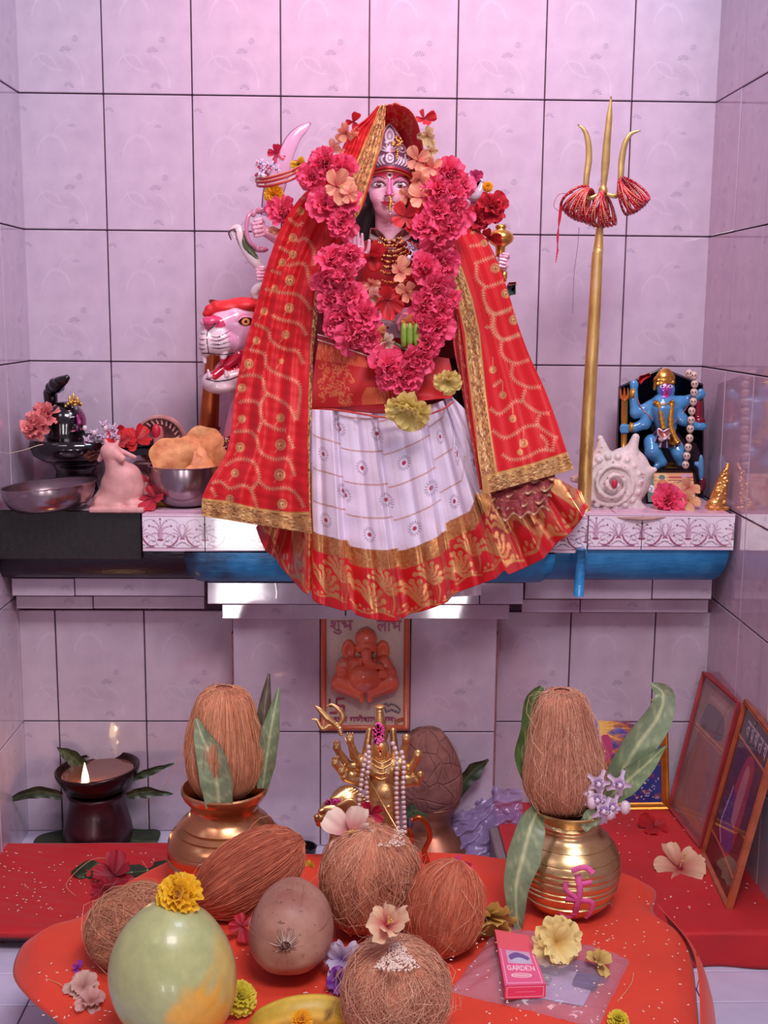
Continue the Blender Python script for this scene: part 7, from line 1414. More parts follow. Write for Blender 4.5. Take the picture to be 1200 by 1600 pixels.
# ================================================================ LEAVES
def leaf(name, f, pts, w, label, c0=(92, 120, 72), c1=(150, 170, 110), **k):
    m = leaf_surface(pts, w, f, c0, c1, **k); return tag(part(name, m, LEAFM, colors=True), label, 'leaf')
LG = ((130, 148, 112), (206, 212, 162)); LB = ((96, 84, 70), (140, 124, 100)); LDk = ((44, 58, 36), (80, 96, 60))
leaf('mango_leaf', fL, [(352, 1236, 60), (348, 1200, 61), (340, 1165, 58), (326, 1135, 54), (318, 1112, 50)], [20, 24, 22, 12, 2], 'pale green leaf curling up in front of the coconut in the left pot', *LG, bend=.2, seed=1)
leaf('mango_leaf', fL, [(412, 1232, 4), (418, 1190, 8), (426, 1140, 10), (438, 1080, 6)], [8, 15, 14, 2], 'green leaf standing at the right of the left pot', *LG, bend=.5, seed=2)
leaf('mango_leaf', fL, [(406, 1230, -6), (410, 1170, -4), (416, 1110, -6), (422, 1064, -8)], [6, 12, 10, 2], 'brownish withered leaf standing behind the green one in the left pot', *LB, bend=.5, seed=3)
leaf('mango_leaf', fR, [(832, 1260, 20), (818, 1275, 44), (806, 1310, 60), (796, 1350, 66), (798, 1400, 70), (806, 1420, 70)], [12, 22, 26, 20, 10, 2], 'long grey-green leaf drooping over the left side of the right pot', *LG, bend=.3, seed=4)
leaf('mango_leaf', fR, [(826, 1236, -10), (814, 1190, -14), (820, 1150, -16), (826, 1110, -18), (838, 1090, -18)], [10, 16, 13, 15, 4], 'curled green leaf standing behind the coconut at the left of the right pot', (84, 110, 60), (140, 160, 90), bend=.5, seed=5)
leaf('mango_leaf', fR, [(938, 1252, 10), (960, 1210, 6), (985, 1170, 0), (1015, 1130, -6), (1022, 1098, -10), (1002, 1082, -10)], [12, 24, 26, 22, 16, 2], 'large upper leaf arching right above the right pot', *LG, bend=.25, seed=6)
leaf('mango_leaf', fR, [(930, 1254, 16), (960, 1222, 20), (990, 1196, 18), (1024, 1166, 14)], [10, 20, 16, 2], 'lower broad leaf pointing right from the right pot', (116, 140, 96), (196, 206, 150), bend=.2, seed=7)
leaf('mango_leaf', fR, [(893, 1272, 54), (908, 1256, 52), (930, 1240, 44)], [8, 14, 6], 'short green leaf tucked at the rim of the right pot', *LG, bend=.2, seed=8)
leaf('mango_leaf', fS, [(700, 1265, 6), (720, 1225, 4), (738, 1205, 0), (760, 1190, -4)], [4, 10, 13, 1], 'dark leaf pointing right from the small pot', *LDk, bend=.4, seed=9)
leaf('mango_leaf', fS, [(686, 1190, -6), (690, 1175, -4), (686, 1156, -4)], [4, 9, 1], 'small dark leaf tip behind the dried coconut', *LDk, bend=.3, seed=10)
leaf('mango_leaf', fS, [(632, 1262, 34), (644, 1250, 40), (664, 1256, 40)], [4, 12, 8], 'small green leaf in front of the dried coconut', (60, 84, 50), (110, 130, 80), bend=.3, seed=11)
crown_cluster('crown_flower_cluster', fR, 926, 1226, 50, 12, 20, 'lilac crown flowers with round buds hanging at the rim of the right pot', 7, .8)
# ================================================================ OIL LAMP
fo = FR(150, 1322, None, FL); LAMPM = simple('sooty_clay_pot', srgb(60, 26, 34), .3, .3, var=.5, scale=25, bump=.4)
ol_ = thing('lamp_stand_pot', fo.o, 'dark sooty pot standing on broad leaves and carrying the burning oil lamp', 'pot')
m = M(); lathe([(0, 1322), (40, 1322), (50, 1316), (54, 1300), (52, 1286), (46, 1266), (42, 1250), (44, 1242), (46, 1238), (40, 1236), (0, 1240)], 48, m, fn=lambda P: fo(P+np.array((154, 0, 0)))); part('vessel', m, LAMPM, ol_)
la = thing('oil_lamp', fo((157, 1236, 0)), 'shallow dark bowl of oil with a burning wick on the dark pot', 'lamp')
m = M(); tl_ = tilt(fo, 157, 1215, 0, 'Y', -.07); lathe([(0, 1238), (34, 1236), (54, 1226), (62, 1212), (65, 1204), (65, 1200), (62, 1199), (59, 1204), (54, 1211), (0, 1212)], 56, m, fn=lambda P: tl_(P+np.array((157, 0, 0)))); part('bowl', m, simple('dark_iron', srgb(46, 18, 22), .25, .5, var=.4, scale=30, bump=.2), la)
m = M(); th = np.linspace(0, 2*pi, 48, endpoint=False); pp = tl_(np.stack([157+55*np.cos(th), 1207+0*th, 55*np.sin(th)], 1)); m.add(np.vstack([pp, pp.mean(0)]), np.stack([np.arange(48), (np.arange(48)+1) % 48, np.full(48, 48)], 1)); part('oil', m, simple('ghee_oil', srgb(120, 70, 56), .06, var=.1, bump=0, Coat_Weight=.6), la)
fx = fo((148, 1216, 44)); m = M(); tube(np.array([fx, fx+(.0, -.002, .006), fx+(0, -.004, .012)]), .0022, 8, m); part('wick', m, simple('burnt_wick', srgb(30, 14, 12), .9), la)
FLM = bpy.data.materials.new('flame'); FLM.use_nodes = True; nt = FLM.node_tree; b_ = nt.nodes['Principled BSDF']; b_.inputs['Base Color'].default_value = (0, 0, 0, 1); b_.inputs['Emission Color'].default_value = (1., .72, .34, 1); b_.inputs['Emission Strength'].default_value = 9
m = M(); s = fo.sx; lathe([(0, 0), (3.2, -3), (5.4, -9), (5.6, -14), (4.4, -22), (2.4, -31), (.3, -40)], 16, m, fn=lambda P: fx+np.stack([P[..., 0]*s, P[..., 2]*s-.004, -P[..., 1]*s+.004], -1)); part('flame', m, FLM, la)
pl2 = bpy.data.lights.new('flame_light', 'POINT'); pl2.energy = .55; pl2.color = (1., .55, .25); pl2.shadow_soft_size = .008; po = bpy.data.objects.new('flame_light', pl2); COL.objects.link(po); po.location = fx+np.array((0, -.012, .03))
for nm, pts, w, lab, cs in (('mango_leaf', [(108, 1232, 30), (80, 1224, 34), (50, 1230, 30), (16, 1246, 20)], [6, 9, 7, 1], 'dark narrow leaf pointing left from the oil lamp', LDk), ('mango_leaf', [(206, 1232, 30), (235, 1226, 30), (276, 1232, 24)], [5, 9, 1], 'dark narrow leaf pointing right from the oil lamp', LDk), ('mango_leaf', [(212, 1214, 6), (240, 1204, 6), (275, 1194, 0)], [5, 6, 1], 'curled dark leaf behind the right side of the oil lamp', LDk), ('mango_leaf', [(128, 1212, -30), (108, 1196, -34), (86, 1182, -34)], [12, 13, 1], 'dark leaf standing behind the left side of the oil lamp', (( 60, 66, 44), (96, 104, 70)))):
    leaf(nm, fo, pts, w, lab, *cs, bend=.4, seed=len(lab))
def flat_leaf(px, py, z, rx, ry, ang, lab, hz=.002, cs=LDk):
    o = G(px, py, z); sx = mpp(px, py, -o[1])[0]; th = np.linspace(0, 2*pi, 40, endpoint=False); k = np.linspace(0, 1, 9)[:, None]; X_ = rx*k*np.cos(th)*(1-.12*np.cos(th)); Y_ = ry*k*np.sin(th); P = np.zeros((9, 40, 3)); P[..., 0] = o[0]+(X_*cos(ang)-Y_*sin(ang))*sx; P[..., 1] = o[1]+(X_*sin(ang)+Y_*cos(ang))*sx; P[..., 2] = o[2]+hz+.004*k*(1+np.sin(th*3))
    v = (np.abs(Y_) < ry*.05)[..., None]; c = np.where(v, np.array(lc(*cs[1])), np.array(lc(*cs[0]))); m = grid(P, False, True, col=c); tag(part('broad_leaf', m, LEAFM, colors=True), lab, 'leaf')
flat_leaf(105, 1318, FL, 46, 50, .4, 'broad dark leaf under the left side of the lamp pot'); flat_leaf(208, 1316, FL, 46, 48, -.3, 'broad dark leaf under the right side of the lamp pot', hz=.004)
flat_leaf(140, 1362, LZ, 28, 26, 1.2, 'dark leaf left of the red flower on the left red cloth'); flat_leaf(232, 1362, LZ, 42, 26, .3, 'dark leaf right of the red flower on the left red cloth')
# small bowl, plastic bag, ring-handled spoon
bowl('small_dark_bowl', (474, 1338), FL, 20, 14, 14, 1.5, simple('black_iron', srgb(26, 14, 20), .35), 'small dark bowl at the foot of the wall left of the central coconut', 'bowl', rim=1)
FILM = bpy.data.materials.new('thin_plastic'); FILM.use_nodes = True; nt = FILM.node_tree; nt.nodes.clear(); o_ = nt.nodes.new('ShaderNodeOutputMaterial'); mx = nt.nodes.new('ShaderNodeMixShader'); t1 = nt.nodes.new('ShaderNodeBsdfTransparent'); t1.inputs[0].default_value = (.96, .92, .97, 1); pb = nt.nodes.new('ShaderNodeBsdfPrincipled'); pb.inputs['Base Color'].default_value = srgb(200, 180, 200); pb.inputs['Roughness'].default_value = .12; mx.inputs[0].default_value = .32; nt.links.new(t1.outputs[0], mx.inputs[1]); nt.links.new(pb.outputs[0], mx.inputs[2]); nt.links.new(mx.outputs[0], o_.inputs[0])
fp_ = FR(760, 1326, None, FL); U, V = np.meshgrid(np.linspace(0, 1, 60), np.linspace(0, 1, 50)); P = np.stack([706+U*108, 1326-V*88*(1-.75*np.clip(.62-U, 0, 1)), 40-60*V+14*np.abs(hnoise(np.stack([U, V, U*0], -1), 5, 3))+9*np.abs(hnoise(np.stack([V, U, U*0], -1), 11, 7))], -1); P[..., 1] += 8*hnoise(P, .05, 5)*V-4*V
VF = FILM.copy(); VF.name = 'violet_film'; VF.node_tree.nodes['Mix Shader'].inputs[0].default_value = .6; VF.node_tree.nodes['Principled BSDF'].inputs['Base Color'].default_value = srgb(150, 126, 176)
tag(part('plastic_bag', grid(fp_(P)), VF), 'crumpled violet translucent plastic bag against the wall behind the right pot', 'plastic bag')
# ================================================================ BRASS GODDESS FIGURE
bf_ = FR(596, 1350, None, ST); G0 = (1, 1, 1)
bg = thing('brass_goddess', bf_.o, 'small brass many-armed goddess figurine with a tall crown seated on a lion', 'figurine')
IBR = Mat('antique_brass', .3, .85); IBR.set('Base Color', IBR.ramp(IBR.noise(25, 4), [(.3, srgb(176, 124, 76)), (.6, srgb(232, 190, 130)), (.8, srgb(206, 158, 104))])); IBR.bump(IBR.noise(140, 4), .35, .002); IBR = IBR.m
pr_ = [E_((592, 1172, 4), (14, 17, 14), G0, 3), C_((592, 1150, 2), (591, 1118, 2), 13, 6, G0, 3), E_((591, 1109, 2), (9, 3, 8), G0, 1.5), C_((591, 1118, 2), (591, 1110, 2), 4, 4, G0, 1), E_((592, 1176, 18), (3, 5, 4), G0, 2),
    C_((594, 1190, 0), (596, 1230, 2), 16, 17, G0, 4), C_((570, 1200, 0), (620, 1200, 0), 15, 15, G0, 4), C_((598, 1240, 2), (590, 1300, 6), 26, 36, G0, 5), C_((570, 1190, -14), (576, 1150, -14), 7, 5, G0, 3), C_((616, 1190, -14), (612, 1150, -14), 7, 5, G0, 3), E_((585, 1205, 10), (8, 8, 8), G0, 3), E_((604, 1205, 10), (8, 8, 8), G0, 3)]
for i in range(5): pr_.append(C_((580, 1256+i*11, 26), (606, 1250+i*12, 28), 2.6, 2.6, G0, 1.4))
for k, (ex, ey, hx, hy) in enumerate(((545, 1180, 546, 1160), (536, 1196, 526, 1172), (535, 1212, 524, 1196), (550, 1218, 534, 1208), (560, 1224, 538, 1216))):
    pr_ += chain([(580, 1202, -4-k*2), (ex+8, ey+4, -2), (hx, hy, 4)], [9, 7, 5], G0, 2)+[E_((hx, hy-3, 5), (6.5, 7, 5), G0, 1.5)]
    for q in range(3): pr_.append(C_((hx-3+q*3, hy-6, 6), (hx-4+q*4, hy-13, 7), 2., 1.5, G0, .6))
for k, (ex, ey, hx, hy) in enumerate(((634, 1180, 632, 1158), (646, 1200, 650, 1182), (640, 1216, 654, 1214), (630, 1224, 648, 1222))):
    pr_ += chain([(612, 1202, -4-k*2), (ex-6, ey+4, -2), (hx, hy, 4)], [9, 7, 5], G0, 2)+[E_((hx, hy-2, 5), (7, 8, 5), G0, 1.5)]
part('body', sdf(pr_, 1.1, fn=bf_), IBR, bg)
m = M()
for i, y in enumerate((1184, 1192, 1200, 1208)): tube(bf_(spline([(578, y-2, 12), (594, y+4, 19), (612, y-2, 12)], 12)), .0011, 5, m)
for i in range(9): tube(bf_(spline([(598+i*2.4, 1196, 16-i*.8), (602+i*2.2, 1212, 18-i*.6), (600+i*1.6, 1226, 17)], 8)), .0011, 5, m)
part('carved_folds', m, IBR, bg, kind='stuff')
m = M(); 
for i in range(60): a = rnd.uniform(0, 6.3); q = rnd.random()**.6; ell((589+cos(a)*8*q, 1146+sin(a)*16*q, 14), (3, 3, 2.4), 6, 4, m, lc(*((230, 60, 150), (200, 40, 110), (240, 110, 180))[i % 3]), fn=bf_)
for i in range(12): ell((591+rnd.uniform(-4, 4), 1170+rnd.uniform(-6, 4), 19), (2.4, 2.4, 2), 6, 4, m, lc(230, 110, 50), fn=bf_)
part('pink_powder', m, PNT, bg, colors=True, kind='stuff')
m = M(); tube(bf_(np.array([(541, 1158, 12), (580, 1216, 34), (625, 1290, 40)], float)), .0018, 8, m); tube(bf_(np.array([(530, 1138, 10), (541, 1158, 12)], float)), .0009, 6, m)
for pts, w in (([(527, 1136, 10), (516, 1134, 9), (504, 1140, 9), (496, 1128, 8), (487, 1126, 8)], [3, 4.5, 3.6, 2.6, .6]), ([(525, 1134, 10), (512, 1124, 10), (500, 1112, 9), (492, 1105, 9)], [4.6, 6, 4, .6]), ([(527, 1136, 10), (535, 1124, 10), (530, 1112, 10), (518, 1104, 9), (511, 1106, 9)], [3, 4.4, 3.6, 2, .6])): tube(bf_(spline(pts, 18)), np.interp(np.linspace(0, 1, 18), np.linspace(0, 1, len(w)), w)*bf_.sx, 10, m, flat=.5, up=(0, 1, 0))
for i in range(4): ell((530+i*.8, 1138+i*3, 11), (5-i*.6, 3, 5), 10, 6, m, fn=bf_)
part('trident', m, IBR, bg)
pr_ = [E_((542, 1256, 8), (28, 30, 24), G0, 4), E_((518, 1258, 22), (17, 16, 15), G0, 4), C_((512, 1262, 26), (500, 1266, 32), 10, 8, G0, 4), C_((512, 1252, 28), (502, 1254, 34), 6, 4, G0, 3), E_((496, 1261, 37), (4.5, 3.6, 4), G0, 1.5), C_((500, 1274, 28), (516, 1278, 20), 6, 8, G0, 3), E_((523, 1243, 20), (6, 7, 4), G0, 1.5), E_((508, 1250, 33), (3, 2.4, 2), G0, 1), C_((545, 1270, 4), (530, 1320, 8), 24, 18, G0, 5), C_((560, 1300, 0), (610, 1320, 0), 24, 24, G0, 5), B_((580, 1342, 0), (60, 8, 40), 3, G0, 2)]
for i in range(26): a = -1.8+i*.19; pr_.append(C_((524+cos(a)*17, 1256+sin(a)*17, 24), (546+cos(a)*27, 1258+sin(a)*31, 16), 3.4, 2.2, G0, .7)); pr_.append(C_((530+cos(a)*8, 1256+sin(a)*10, 32), (545+cos(a)*16, 1258+sin(a)*20, 30), 3.2, 2.2, G0, .7))
part('lion', sdf(pr_, 1.3, fn=bf_), IBR, bg, label='brass lion with pink-dusted head')
m = M(); 
for i in range(16): ell((520+rnd.uniform(-10, 10), 1243+rnd.uniform(-4, 3), 30), (3.4, 3, 2.4), 6, 4, m, lc(*((214, 60, 140), (180, 40, 110))[i % 2]), fn=bf_)
part('pink_powder', m, PNT, bg, colors=True, kind='stuff')
PEARL = Mat('pearl', .25, .15, Coat_Weight=.6); PEARL.set('Base Color', srgb(214, 186, 184)); PEARL = PEARL.m
pearl = mkmesh('pearl', ell((0, 0, 0), (.0047,)*3, 14, 10), PEARL)
for lab, pts in (('pearl string hanging left of the brass goddess, outer strand', [(571, 1172, 20), (567, 1190, 24), (564, 1210, 26), (561, 1240, 28), (558, 1262, 30)]), ('pearl string hanging left of the brass goddess, inner strand', [(574, 1160, 20), (575, 1185, 24), (572, 1210, 28), (573, 1240, 30), (577, 1258, 32)]),
                 ('pearl string hanging right of the brass goddess, inner strand', [(610, 1155, 20), (617, 1175, 24), (617, 1215, 28), (618, 1255, 30), (621, 1292, 32)]), ('pearl string hanging right of the brass goddess, outer strand', [(624, 1168, 20), (628, 1190, 24), (627, 1220, 28), (629, 1260, 30), (631, 1292, 32)])):
    p = bf_(spline(pts, 200)); L = np.r_[0, np.cumsum(np.linalg.norm(np.diff(p, axis=0), axis=1))]; t = thing('pearl_string', p[-1], lab, 'necklace', 'pearl strings on the brass goddess')
    for s in np.arange(.004, L[-1], .0095): q = np.array([np.interp(s, L, p[:, i]) for i in range(3)]); link('pearl', pearl, t, tuple(q-wloc(t)))
    part('string', tube(p[::10], .0008, 5), simple('thread', srgb(180, 150, 150), .7) if 'thread' not in bpy.data.materials else bpy.data.materials['thread'], t)
rh = thing('brass_ring_handle', bf_((655, 1330, 10)), 'curved copper handle of a small ladle showing behind the central coconut', 'ladle'); m = M(); tube(bf_(spline([(642, 1276, 14), (654, 1272, 14), (666, 1284, 14), (670, 1304, 12), (662, 1326, 10), (668, 1346, 6)], 30)), .0052, 12, m); part('handle', m, COPPER, rh)
m = M(); tube(bf_(spline([(636, 1290, 12), (641, 1300, 14), (640, 1320, 12)], 12)), .006, 12, m); part('stem', m, COPPER, rh)
# ================================================================ LORD GANESHA TILE ON THE PIER (moulded relief in an orange-brown frame)
gt_ = FA(.262, 570, 1040); GQ = lambda x, y: (x/5+460, y/5+940)
def Q3(x, y, t=0): q = GQ(x, y); return (q[0], q[1], t)
gp = thing('ganesha_relief_tile', A(570, 1140, .262), 'square moulded tile of an orange seated elephant-headed figure with script, framed in orange brown', 'plaque')
GO = lc(236, 112, 80)
m = M(); P = [Q3(205, 0)[:2], Q3(905, 0)[:2], Q3(895, 1010)[:2], Q3(205, 1010)[:2]]; prism(P, -6, 0, m, lc(206, 184, 170), fn=gt_); part('background', m, PNT, gp, colors=True, smooth=False)
OFR = simple('orange_brown_frame', srgb(196, 96, 66), .35, var=.15, scale=30, bump=.15)
for x0, y0, x1, y1 in ((228, 0, 228, 985), (880, 0, 872, 985), (205, 985, 895, 985)):
    m = M(); tube(gt_(np.array([Q3(x0, y0, 1), Q3((x0+x1)/2, (y0+y1)/2, 1), Q3(x1, y1, 1)])), 4.4*gt_.sx, 12, m, up=(0, 1, 0)); part('frame_side', m, OFR, gp)
m = M(); tube(gt_(spline([Q3(800, 970, 2), Q3(810, 935, 2), Q3(850, 920, 2)], 10)), .0016, 7, m); tube(gt_(spline([Q3(790, 985, 2), Q3(795, 925, 2), Q3(860, 905, 2)], 10)), .0012, 7, m); part('corner_moulding', m, OFR, gp)
gn = [E_(Q3(560, 290, 4), (17, 16, 14), GO, 3), E_(Q3(565, 235, 4), (8, 5, 7), GO, 2), E_(Q3(565, 218, 4), (3.4, 4, 3.4), GO, 1), E_(Q3(560, 360, 8), (17, 14, 14), GO, 4), C_(Q3(485, 355, 4), Q3(640, 355, 4), 2, 2, GO, 1.5),
    E_(Q3(425, 380, 0), (11, 17, 6), GO, 2), E_(Q3(690, 385, 0), (11, 17, 6), GO, 2), E_(Q3(425, 385, 6), (7, 11, 3), GO, 1, '-'), E_(Q3(692, 390, 6), (7, 11, 3), GO, 1, '-')]
gn += chain([Q3(560, 400, 20), Q3(565, 460, 24), Q3(610, 500, 24), Q3(680, 510, 20)], [8, 7, 6, 4.6], GO, 2)+[C_(Q3(520, 450, 16), Q3(520, 505, 18), 3, 1.6, GO, 1.5), C_(Q3(620, 455, 16), Q3(632, 480, 18), 3, 1.6, GO, 1.5), E_(Q3(550, 600, 12), (26, 23, 24), GO, 1.2), C_(Q3(440, 490, 2), Q3(680, 500, 2), 12, 12, GO, 5)]
gn += chain([Q3(440, 490, 4), Q3(360, 580, 6), Q3(385, 540, 14)], [9, 8, 6], GO, 3)+[E_(Q3(385, 520, 12), (12, 15, 5), GO, 2)]+chain([Q3(700, 470, 4), Q3(750, 560, 8), Q3(690, 560, 18)], [10, 9, 7], GO, 3)
gn += [C_(Q3(360, 640, 8), Q3(500, 720, 14), 15, 9, GO, 3), C_(Q3(745, 640, 8), Q3(610, 710, 14), 15, 9, GO, 3), C_(Q3(520, 730, 14), Q3(525, 775, 14), 5, 4, GO, 2), C_(Q3(590, 720, 14), Q3(590, 775, 14), 5, 4, GO, 2), C_(Q3(475, 660, 26), Q3(620, 570, 26), 1.2, 1.2, GO, 1)]
for i in range(3): gn.append(C_(Q3(665, 550+i*20, 24), Q3(715, 545+i*20, 22), 2.2, 2., GO, .6))
for i in range(4): gn.append(C_(Q3(355+i*15, 500, 17), Q3(357+i*15, 475, 17), 1.5, 1.3, lc(226, 160, 130), .5))
for x in (515, 608): gn.append(E_(Q3(x, 400, 20), (3.4, 1.3, 1.6), lc(120, 40, 34), .6))
part('figure', sdf(gn, .9, fn=gt_), painted('terracotta_glaze', .3, bump=.03, var=.06, Coat_Weight=.3), gp, colors=True)
def stroke(strokes, w, t, f, mat_col, name, parent, mp=GQ):
    m = M()
    for s in strokes:
        q = [tuple(mp(*p))+(t,) for p in s]; q = spline(q, max(4, len(q)*4)) if len(q) > 2 else np.array(q, float); tube(f(q), w*f.sx, 6, m, mat_col)
    part(name, m, PNT, parent, colors=True)
# letters: moulded strokes (shubh, labh, the blessing below), the auspicious cross and the mouse
MG = lc(170, 60, 110); DKG = lc(110, 84, 96)
def script_text(txt, x0, x1, y0, y1, f, t, col, parent, mp=GQ):
    """raised lettering fitted to a box, from the built-in font"""
    c = bpy.data.curves.new('text', 'FONT'); c.body = txt; c.size = 1; c.extrude = .04; c.offset = .012; o = bpy.data.objects.new('text', c); COL.objects.link(o); bpy.context.view_layer.update()
    me = bpy.data.meshes.new_from_object(o.evaluated_get(bpy.context.evaluated_depsgraph_get())); bpy.data.objects.remove(o)
    co = np.zeros(len(me.vertices)*3); me.vertices.foreach_get('co', co); co = co.reshape(-1, 3); lo, hi = co.min(0), co.max(0); k = (co-lo)/(hi-lo+1e-9)
    P = np.array([tuple(mp(x0+(x1-x0)*a, y1-(y1-y0)*b)) for a, b in k[:, :2]]); co = f(np.column_stack([P, t+k[:, 2]*1.6]))-wloc(parent); me.vertices.foreach_set('co', co.ravel()); a = me.color_attributes.new('Col', 'FLOAT_COLOR', 'POINT')
    a.data.foreach_set('color', np.tile((*col, 1.), (len(co), 1)).astype(np.float32).ravel()); me.materials.clear(); me.materials.append(PNT); me.update(); link('lettering', me, parent)
script_text('शुभ', 278, 456, 148, 258, gt_, .3, MG, gp)
script_text('लाभ', 643, 838, 148, 236, gt_, .3, MG, gp)
stroke([[(315, 85), (330, 100), (350, 90), (375, 105), (410, 100)], [(330, 115), (360, 122), (395, 115)], [(350, 72), (352, 120)]], 1.3, 1.5, gt_, lc(60, 40, 56), 'lettering', gp)
stroke([[(330, 758), (330, 865)], [(275, 812), (388, 812)], [(330, 758), (390, 758)], [(388, 812), (388, 865)], [(275, 865), (330, 865)], [(275, 760), (275, 812)]], 1.5, 1.5, gt_, lc(186, 70, 96), 'auspicious_cross', gp)
stroke([[(700, 800), (720, 795), (735, 812), (750, 800), (770, 800), (800, 815), (825, 840), (815, 865), (790, 850)], [(705, 815), (715, 845), (745, 850), (760, 840), (790, 860)], [(715, 850), (725, 862)]], 1.1, 1.5, gt_, lc(120, 120, 130), 'mouse_emblem', gp)
script_text('श्री गणेशाय नमः', 305, 792, 885, 950, gt_, .3, MG, gp)
# ================================================================ LARGE FRAMED PICTURES
cv = Canvas(210, 150, (30, 40, 120), 2); cv.blob([(-10, -10), (150, -20), (140, 60), (90, 120), (-10, 90)], (214, 110, 50))
for k in range(9, 0, -1): cv.ell(92, 34, 10+k*9, 9+k*7, ((250, 224, 120), (244, 190, 90), (232, 150, 60), (206, 104, 50), (176, 70, 60))[min(4, k//2)], .5)
for a in np.linspace(0, 6.28, 30): cv.line([(92+cos(a)*20, 34+sin(a)*18), (92+cos(a)*70, 34+sin(a)*60)], [2., .5], (255, 236, 150), .4)
for k in range(60): x, y = rnd.uniform(120, 210), rnd.uniform(10, 90); cv.ell(x, y, rnd.uniform(4, 16), rnd.uniform(2, 6), ((40, 70, 170), (30, 50, 150), (70, 90, 190), (24, 30, 110))[k % 4], .5)
for y in (82, 86, 91): cv.curve([(100, y), (150, y-3), (210, y+1)], 2, (150, 60, 60), al=.7)
for k in range(70): x, y = rnd.uniform(0, 210), rnd.uniform(98, 150); cv.ell(x, y, rnd.uniform(4, 14), rnd.uniform(2, 5), ((120, 40, 60), (60, 40, 130), (150, 60, 60), (90, 40, 110))[k % 4], .5)
for k in range(80): cv.ell(rnd.uniform(120, 205), rnd.uniform(105, 146), .8, .8, (240, 220, 220))
cv.blob([(80, 62), (84, 34), (100, 34), (106, 62), (112, 100), (74, 104)], (150, 110, 200)); cv.blob([(76, 60), (66, 44), (60, 60), (66, 84), (80, 90)], (90, 110, 200)); cv.blob([(104, 50), (118, 44), (126, 60), (120, 84), (106, 80)], (190, 60, 110))
cv.ell(93, 29, 8, 10, (150, 130, 220)); cv.blob([(83, 22), (86, 8), (93, 2), (100, 8), (103, 22), (93, 18)], (190, 110, 60)); cv.ell(93, 8, 7, 6, (214, 150, 80)); cv.ell(90, 28, 1.3, 1, (20, 10, 40)); cv.ell(96.5, 28, 1.3, 1, (20, 10, 40)); cv.ell(93, 34, 2.4, .9, (190, 40, 80))
cv.blob([(86, 50), (100, 50), (103, 80), (94, 92), (84, 80)], (180, 140, 110)); cv.curve([(84, 44), (92, 62), (102, 44)], 2, (230, 210, 220)); cv.curve([(82, 46), (86, 80), (94, 96), (102, 80), (105, 46)], 3, (240, 190, 200))
for k in range(40): cv.ell(rnd.uniform(66, 122), rnd.uniform(60, 102), 1.6, 1.6, ((230, 120, 160), (240, 210, 120), (120, 40, 120))[k % 3])
GFR = simple('gilt_frame', srgb(206, 130, 50), .28, .8, var=.25, scale=30, bump=.1)
bl_, br_ = A(835, 1257, .235), A(1047, 1254, .225); bl_[2] = br_[2] = PZ+.003; t0 = A(838, 1094, .178)
framed('framed_print', bl_, br_, t0, .017, .016, cv, GFR, 'gilt-framed colourful print of a many-armed deity behind the right brass pot', res=1.)
cv = Canvas(130, 200, (150, 112, 110), 1.6); cv.poly([(8, 8), (122, 8), (122, 192), (8, 192)], (166, 130, 126))
for k in range(60): cv.ell(rnd.uniform(0, 130), rnd.uniform(0, 200), rnd.uniform(5, 26), rnd.uniform(4, 20), ((170, 132, 130), (150, 110, 108), (182, 146, 140))[k % 3], .25)
cv.blob([(28, 44), (40, 28), (96, 30), (104, 60), (30, 66)], (116, 106, 112), al=.9); cv.poly([(10, 66), (120, 66), (120, 70), (10, 70)], (206, 160, 120)); cv.poly([(10, 73), (120, 73), (120, 75), (10, 75)], (206, 160, 120)); cv.line([(22, 76), (22, 180), (108, 180), (108, 76)], 1.6, (190, 150, 140))
cv.blob([(44, 84), (54, 76), (74, 80), (84, 110), (86, 176), (36, 176), (40, 120)], (178, 130, 112)); cv.ell(60, 92, 9, 11, (170, 126, 112)); cv.ell(72, 64, 3, 4, (190, 60, 90)); cv.poly([(6, 182), (124, 182), (124, 188), (6, 188)], (190, 130, 100))
for k in range(24): cv.line([(36+k*3, 14+rnd.uniform(0, 3)), (37+k*3, 20+rnd.uniform(0, 3))], 1, (200, 176, 170))
B1, B2, B3 = G(1042, 1262, PZ+.002), G(1092, 1328, PZ+.002), np.array([1.372, -.185, -1.287])
OLDR = simple('dusty_red_wood', srgb(150, 50, 54), .45, var=.3, scale=14, bump=.3)
framed('framed_print', B1, B2, B3, .008, .034, cv, OLDR, 'faded dusty print in thick dark red frame, rear one leaning on right wall')
cv = Canvas(130, 190, (96, 44, 56), 2); cv.poly([(0, 0), (130, 0), (130, 34), (0, 34)], (70, 56, 66)); cv.line([(0, 36), (130, 36)], 3, (206, 140, 90)); cv.blob([(46, 60), (64, 40), (88, 50), (92, 120), (76, 160), (44, 150), (38, 100)], (176, 56, 76)); cv.blob([(58, 60), (70, 52), (78, 70), (74, 130), (62, 140), (54, 100)], (196, 130, 140)); cv.ell(68, 62, 9, 10, (206, 140, 130))
cv.blob([(30, 100), (50, 96), (60, 150), (30, 152), (20, 130)], (96, 60, 130)); cv.curve([(34, 90), (30, 110), (24, 140), (44, 156)], 3, (206, 180, 206)); cv.blob([(40, 130), (74, 126), (84, 150), (50, 158)], (110, 70, 150)); cv.line([(0, 160), (60, 160), (130, 166)], 3, (206, 130, 90)); cv.poly([(0, 164), (130, 168), (130, 190), (0, 190)], (86, 34, 40))
for x0, ch in ((22, 0), (40, 1), (58, 2), (78, 0), (98, 1)):
    cv.line([(x0, 12), (x0+15, 12)], 2, (226, 214, 226)); cv.line([(x0+11, 12), (x0+11, 27)], 2, (226, 214, 226)); cv.curve([(x0+2, 17), (x0+7, 15), (x0+5, 22), (x0+10, 24)] if ch else [(x0+8, 18), (x0+2, 20), (x0+6, 26)], 1.8, (226, 214, 226)); 
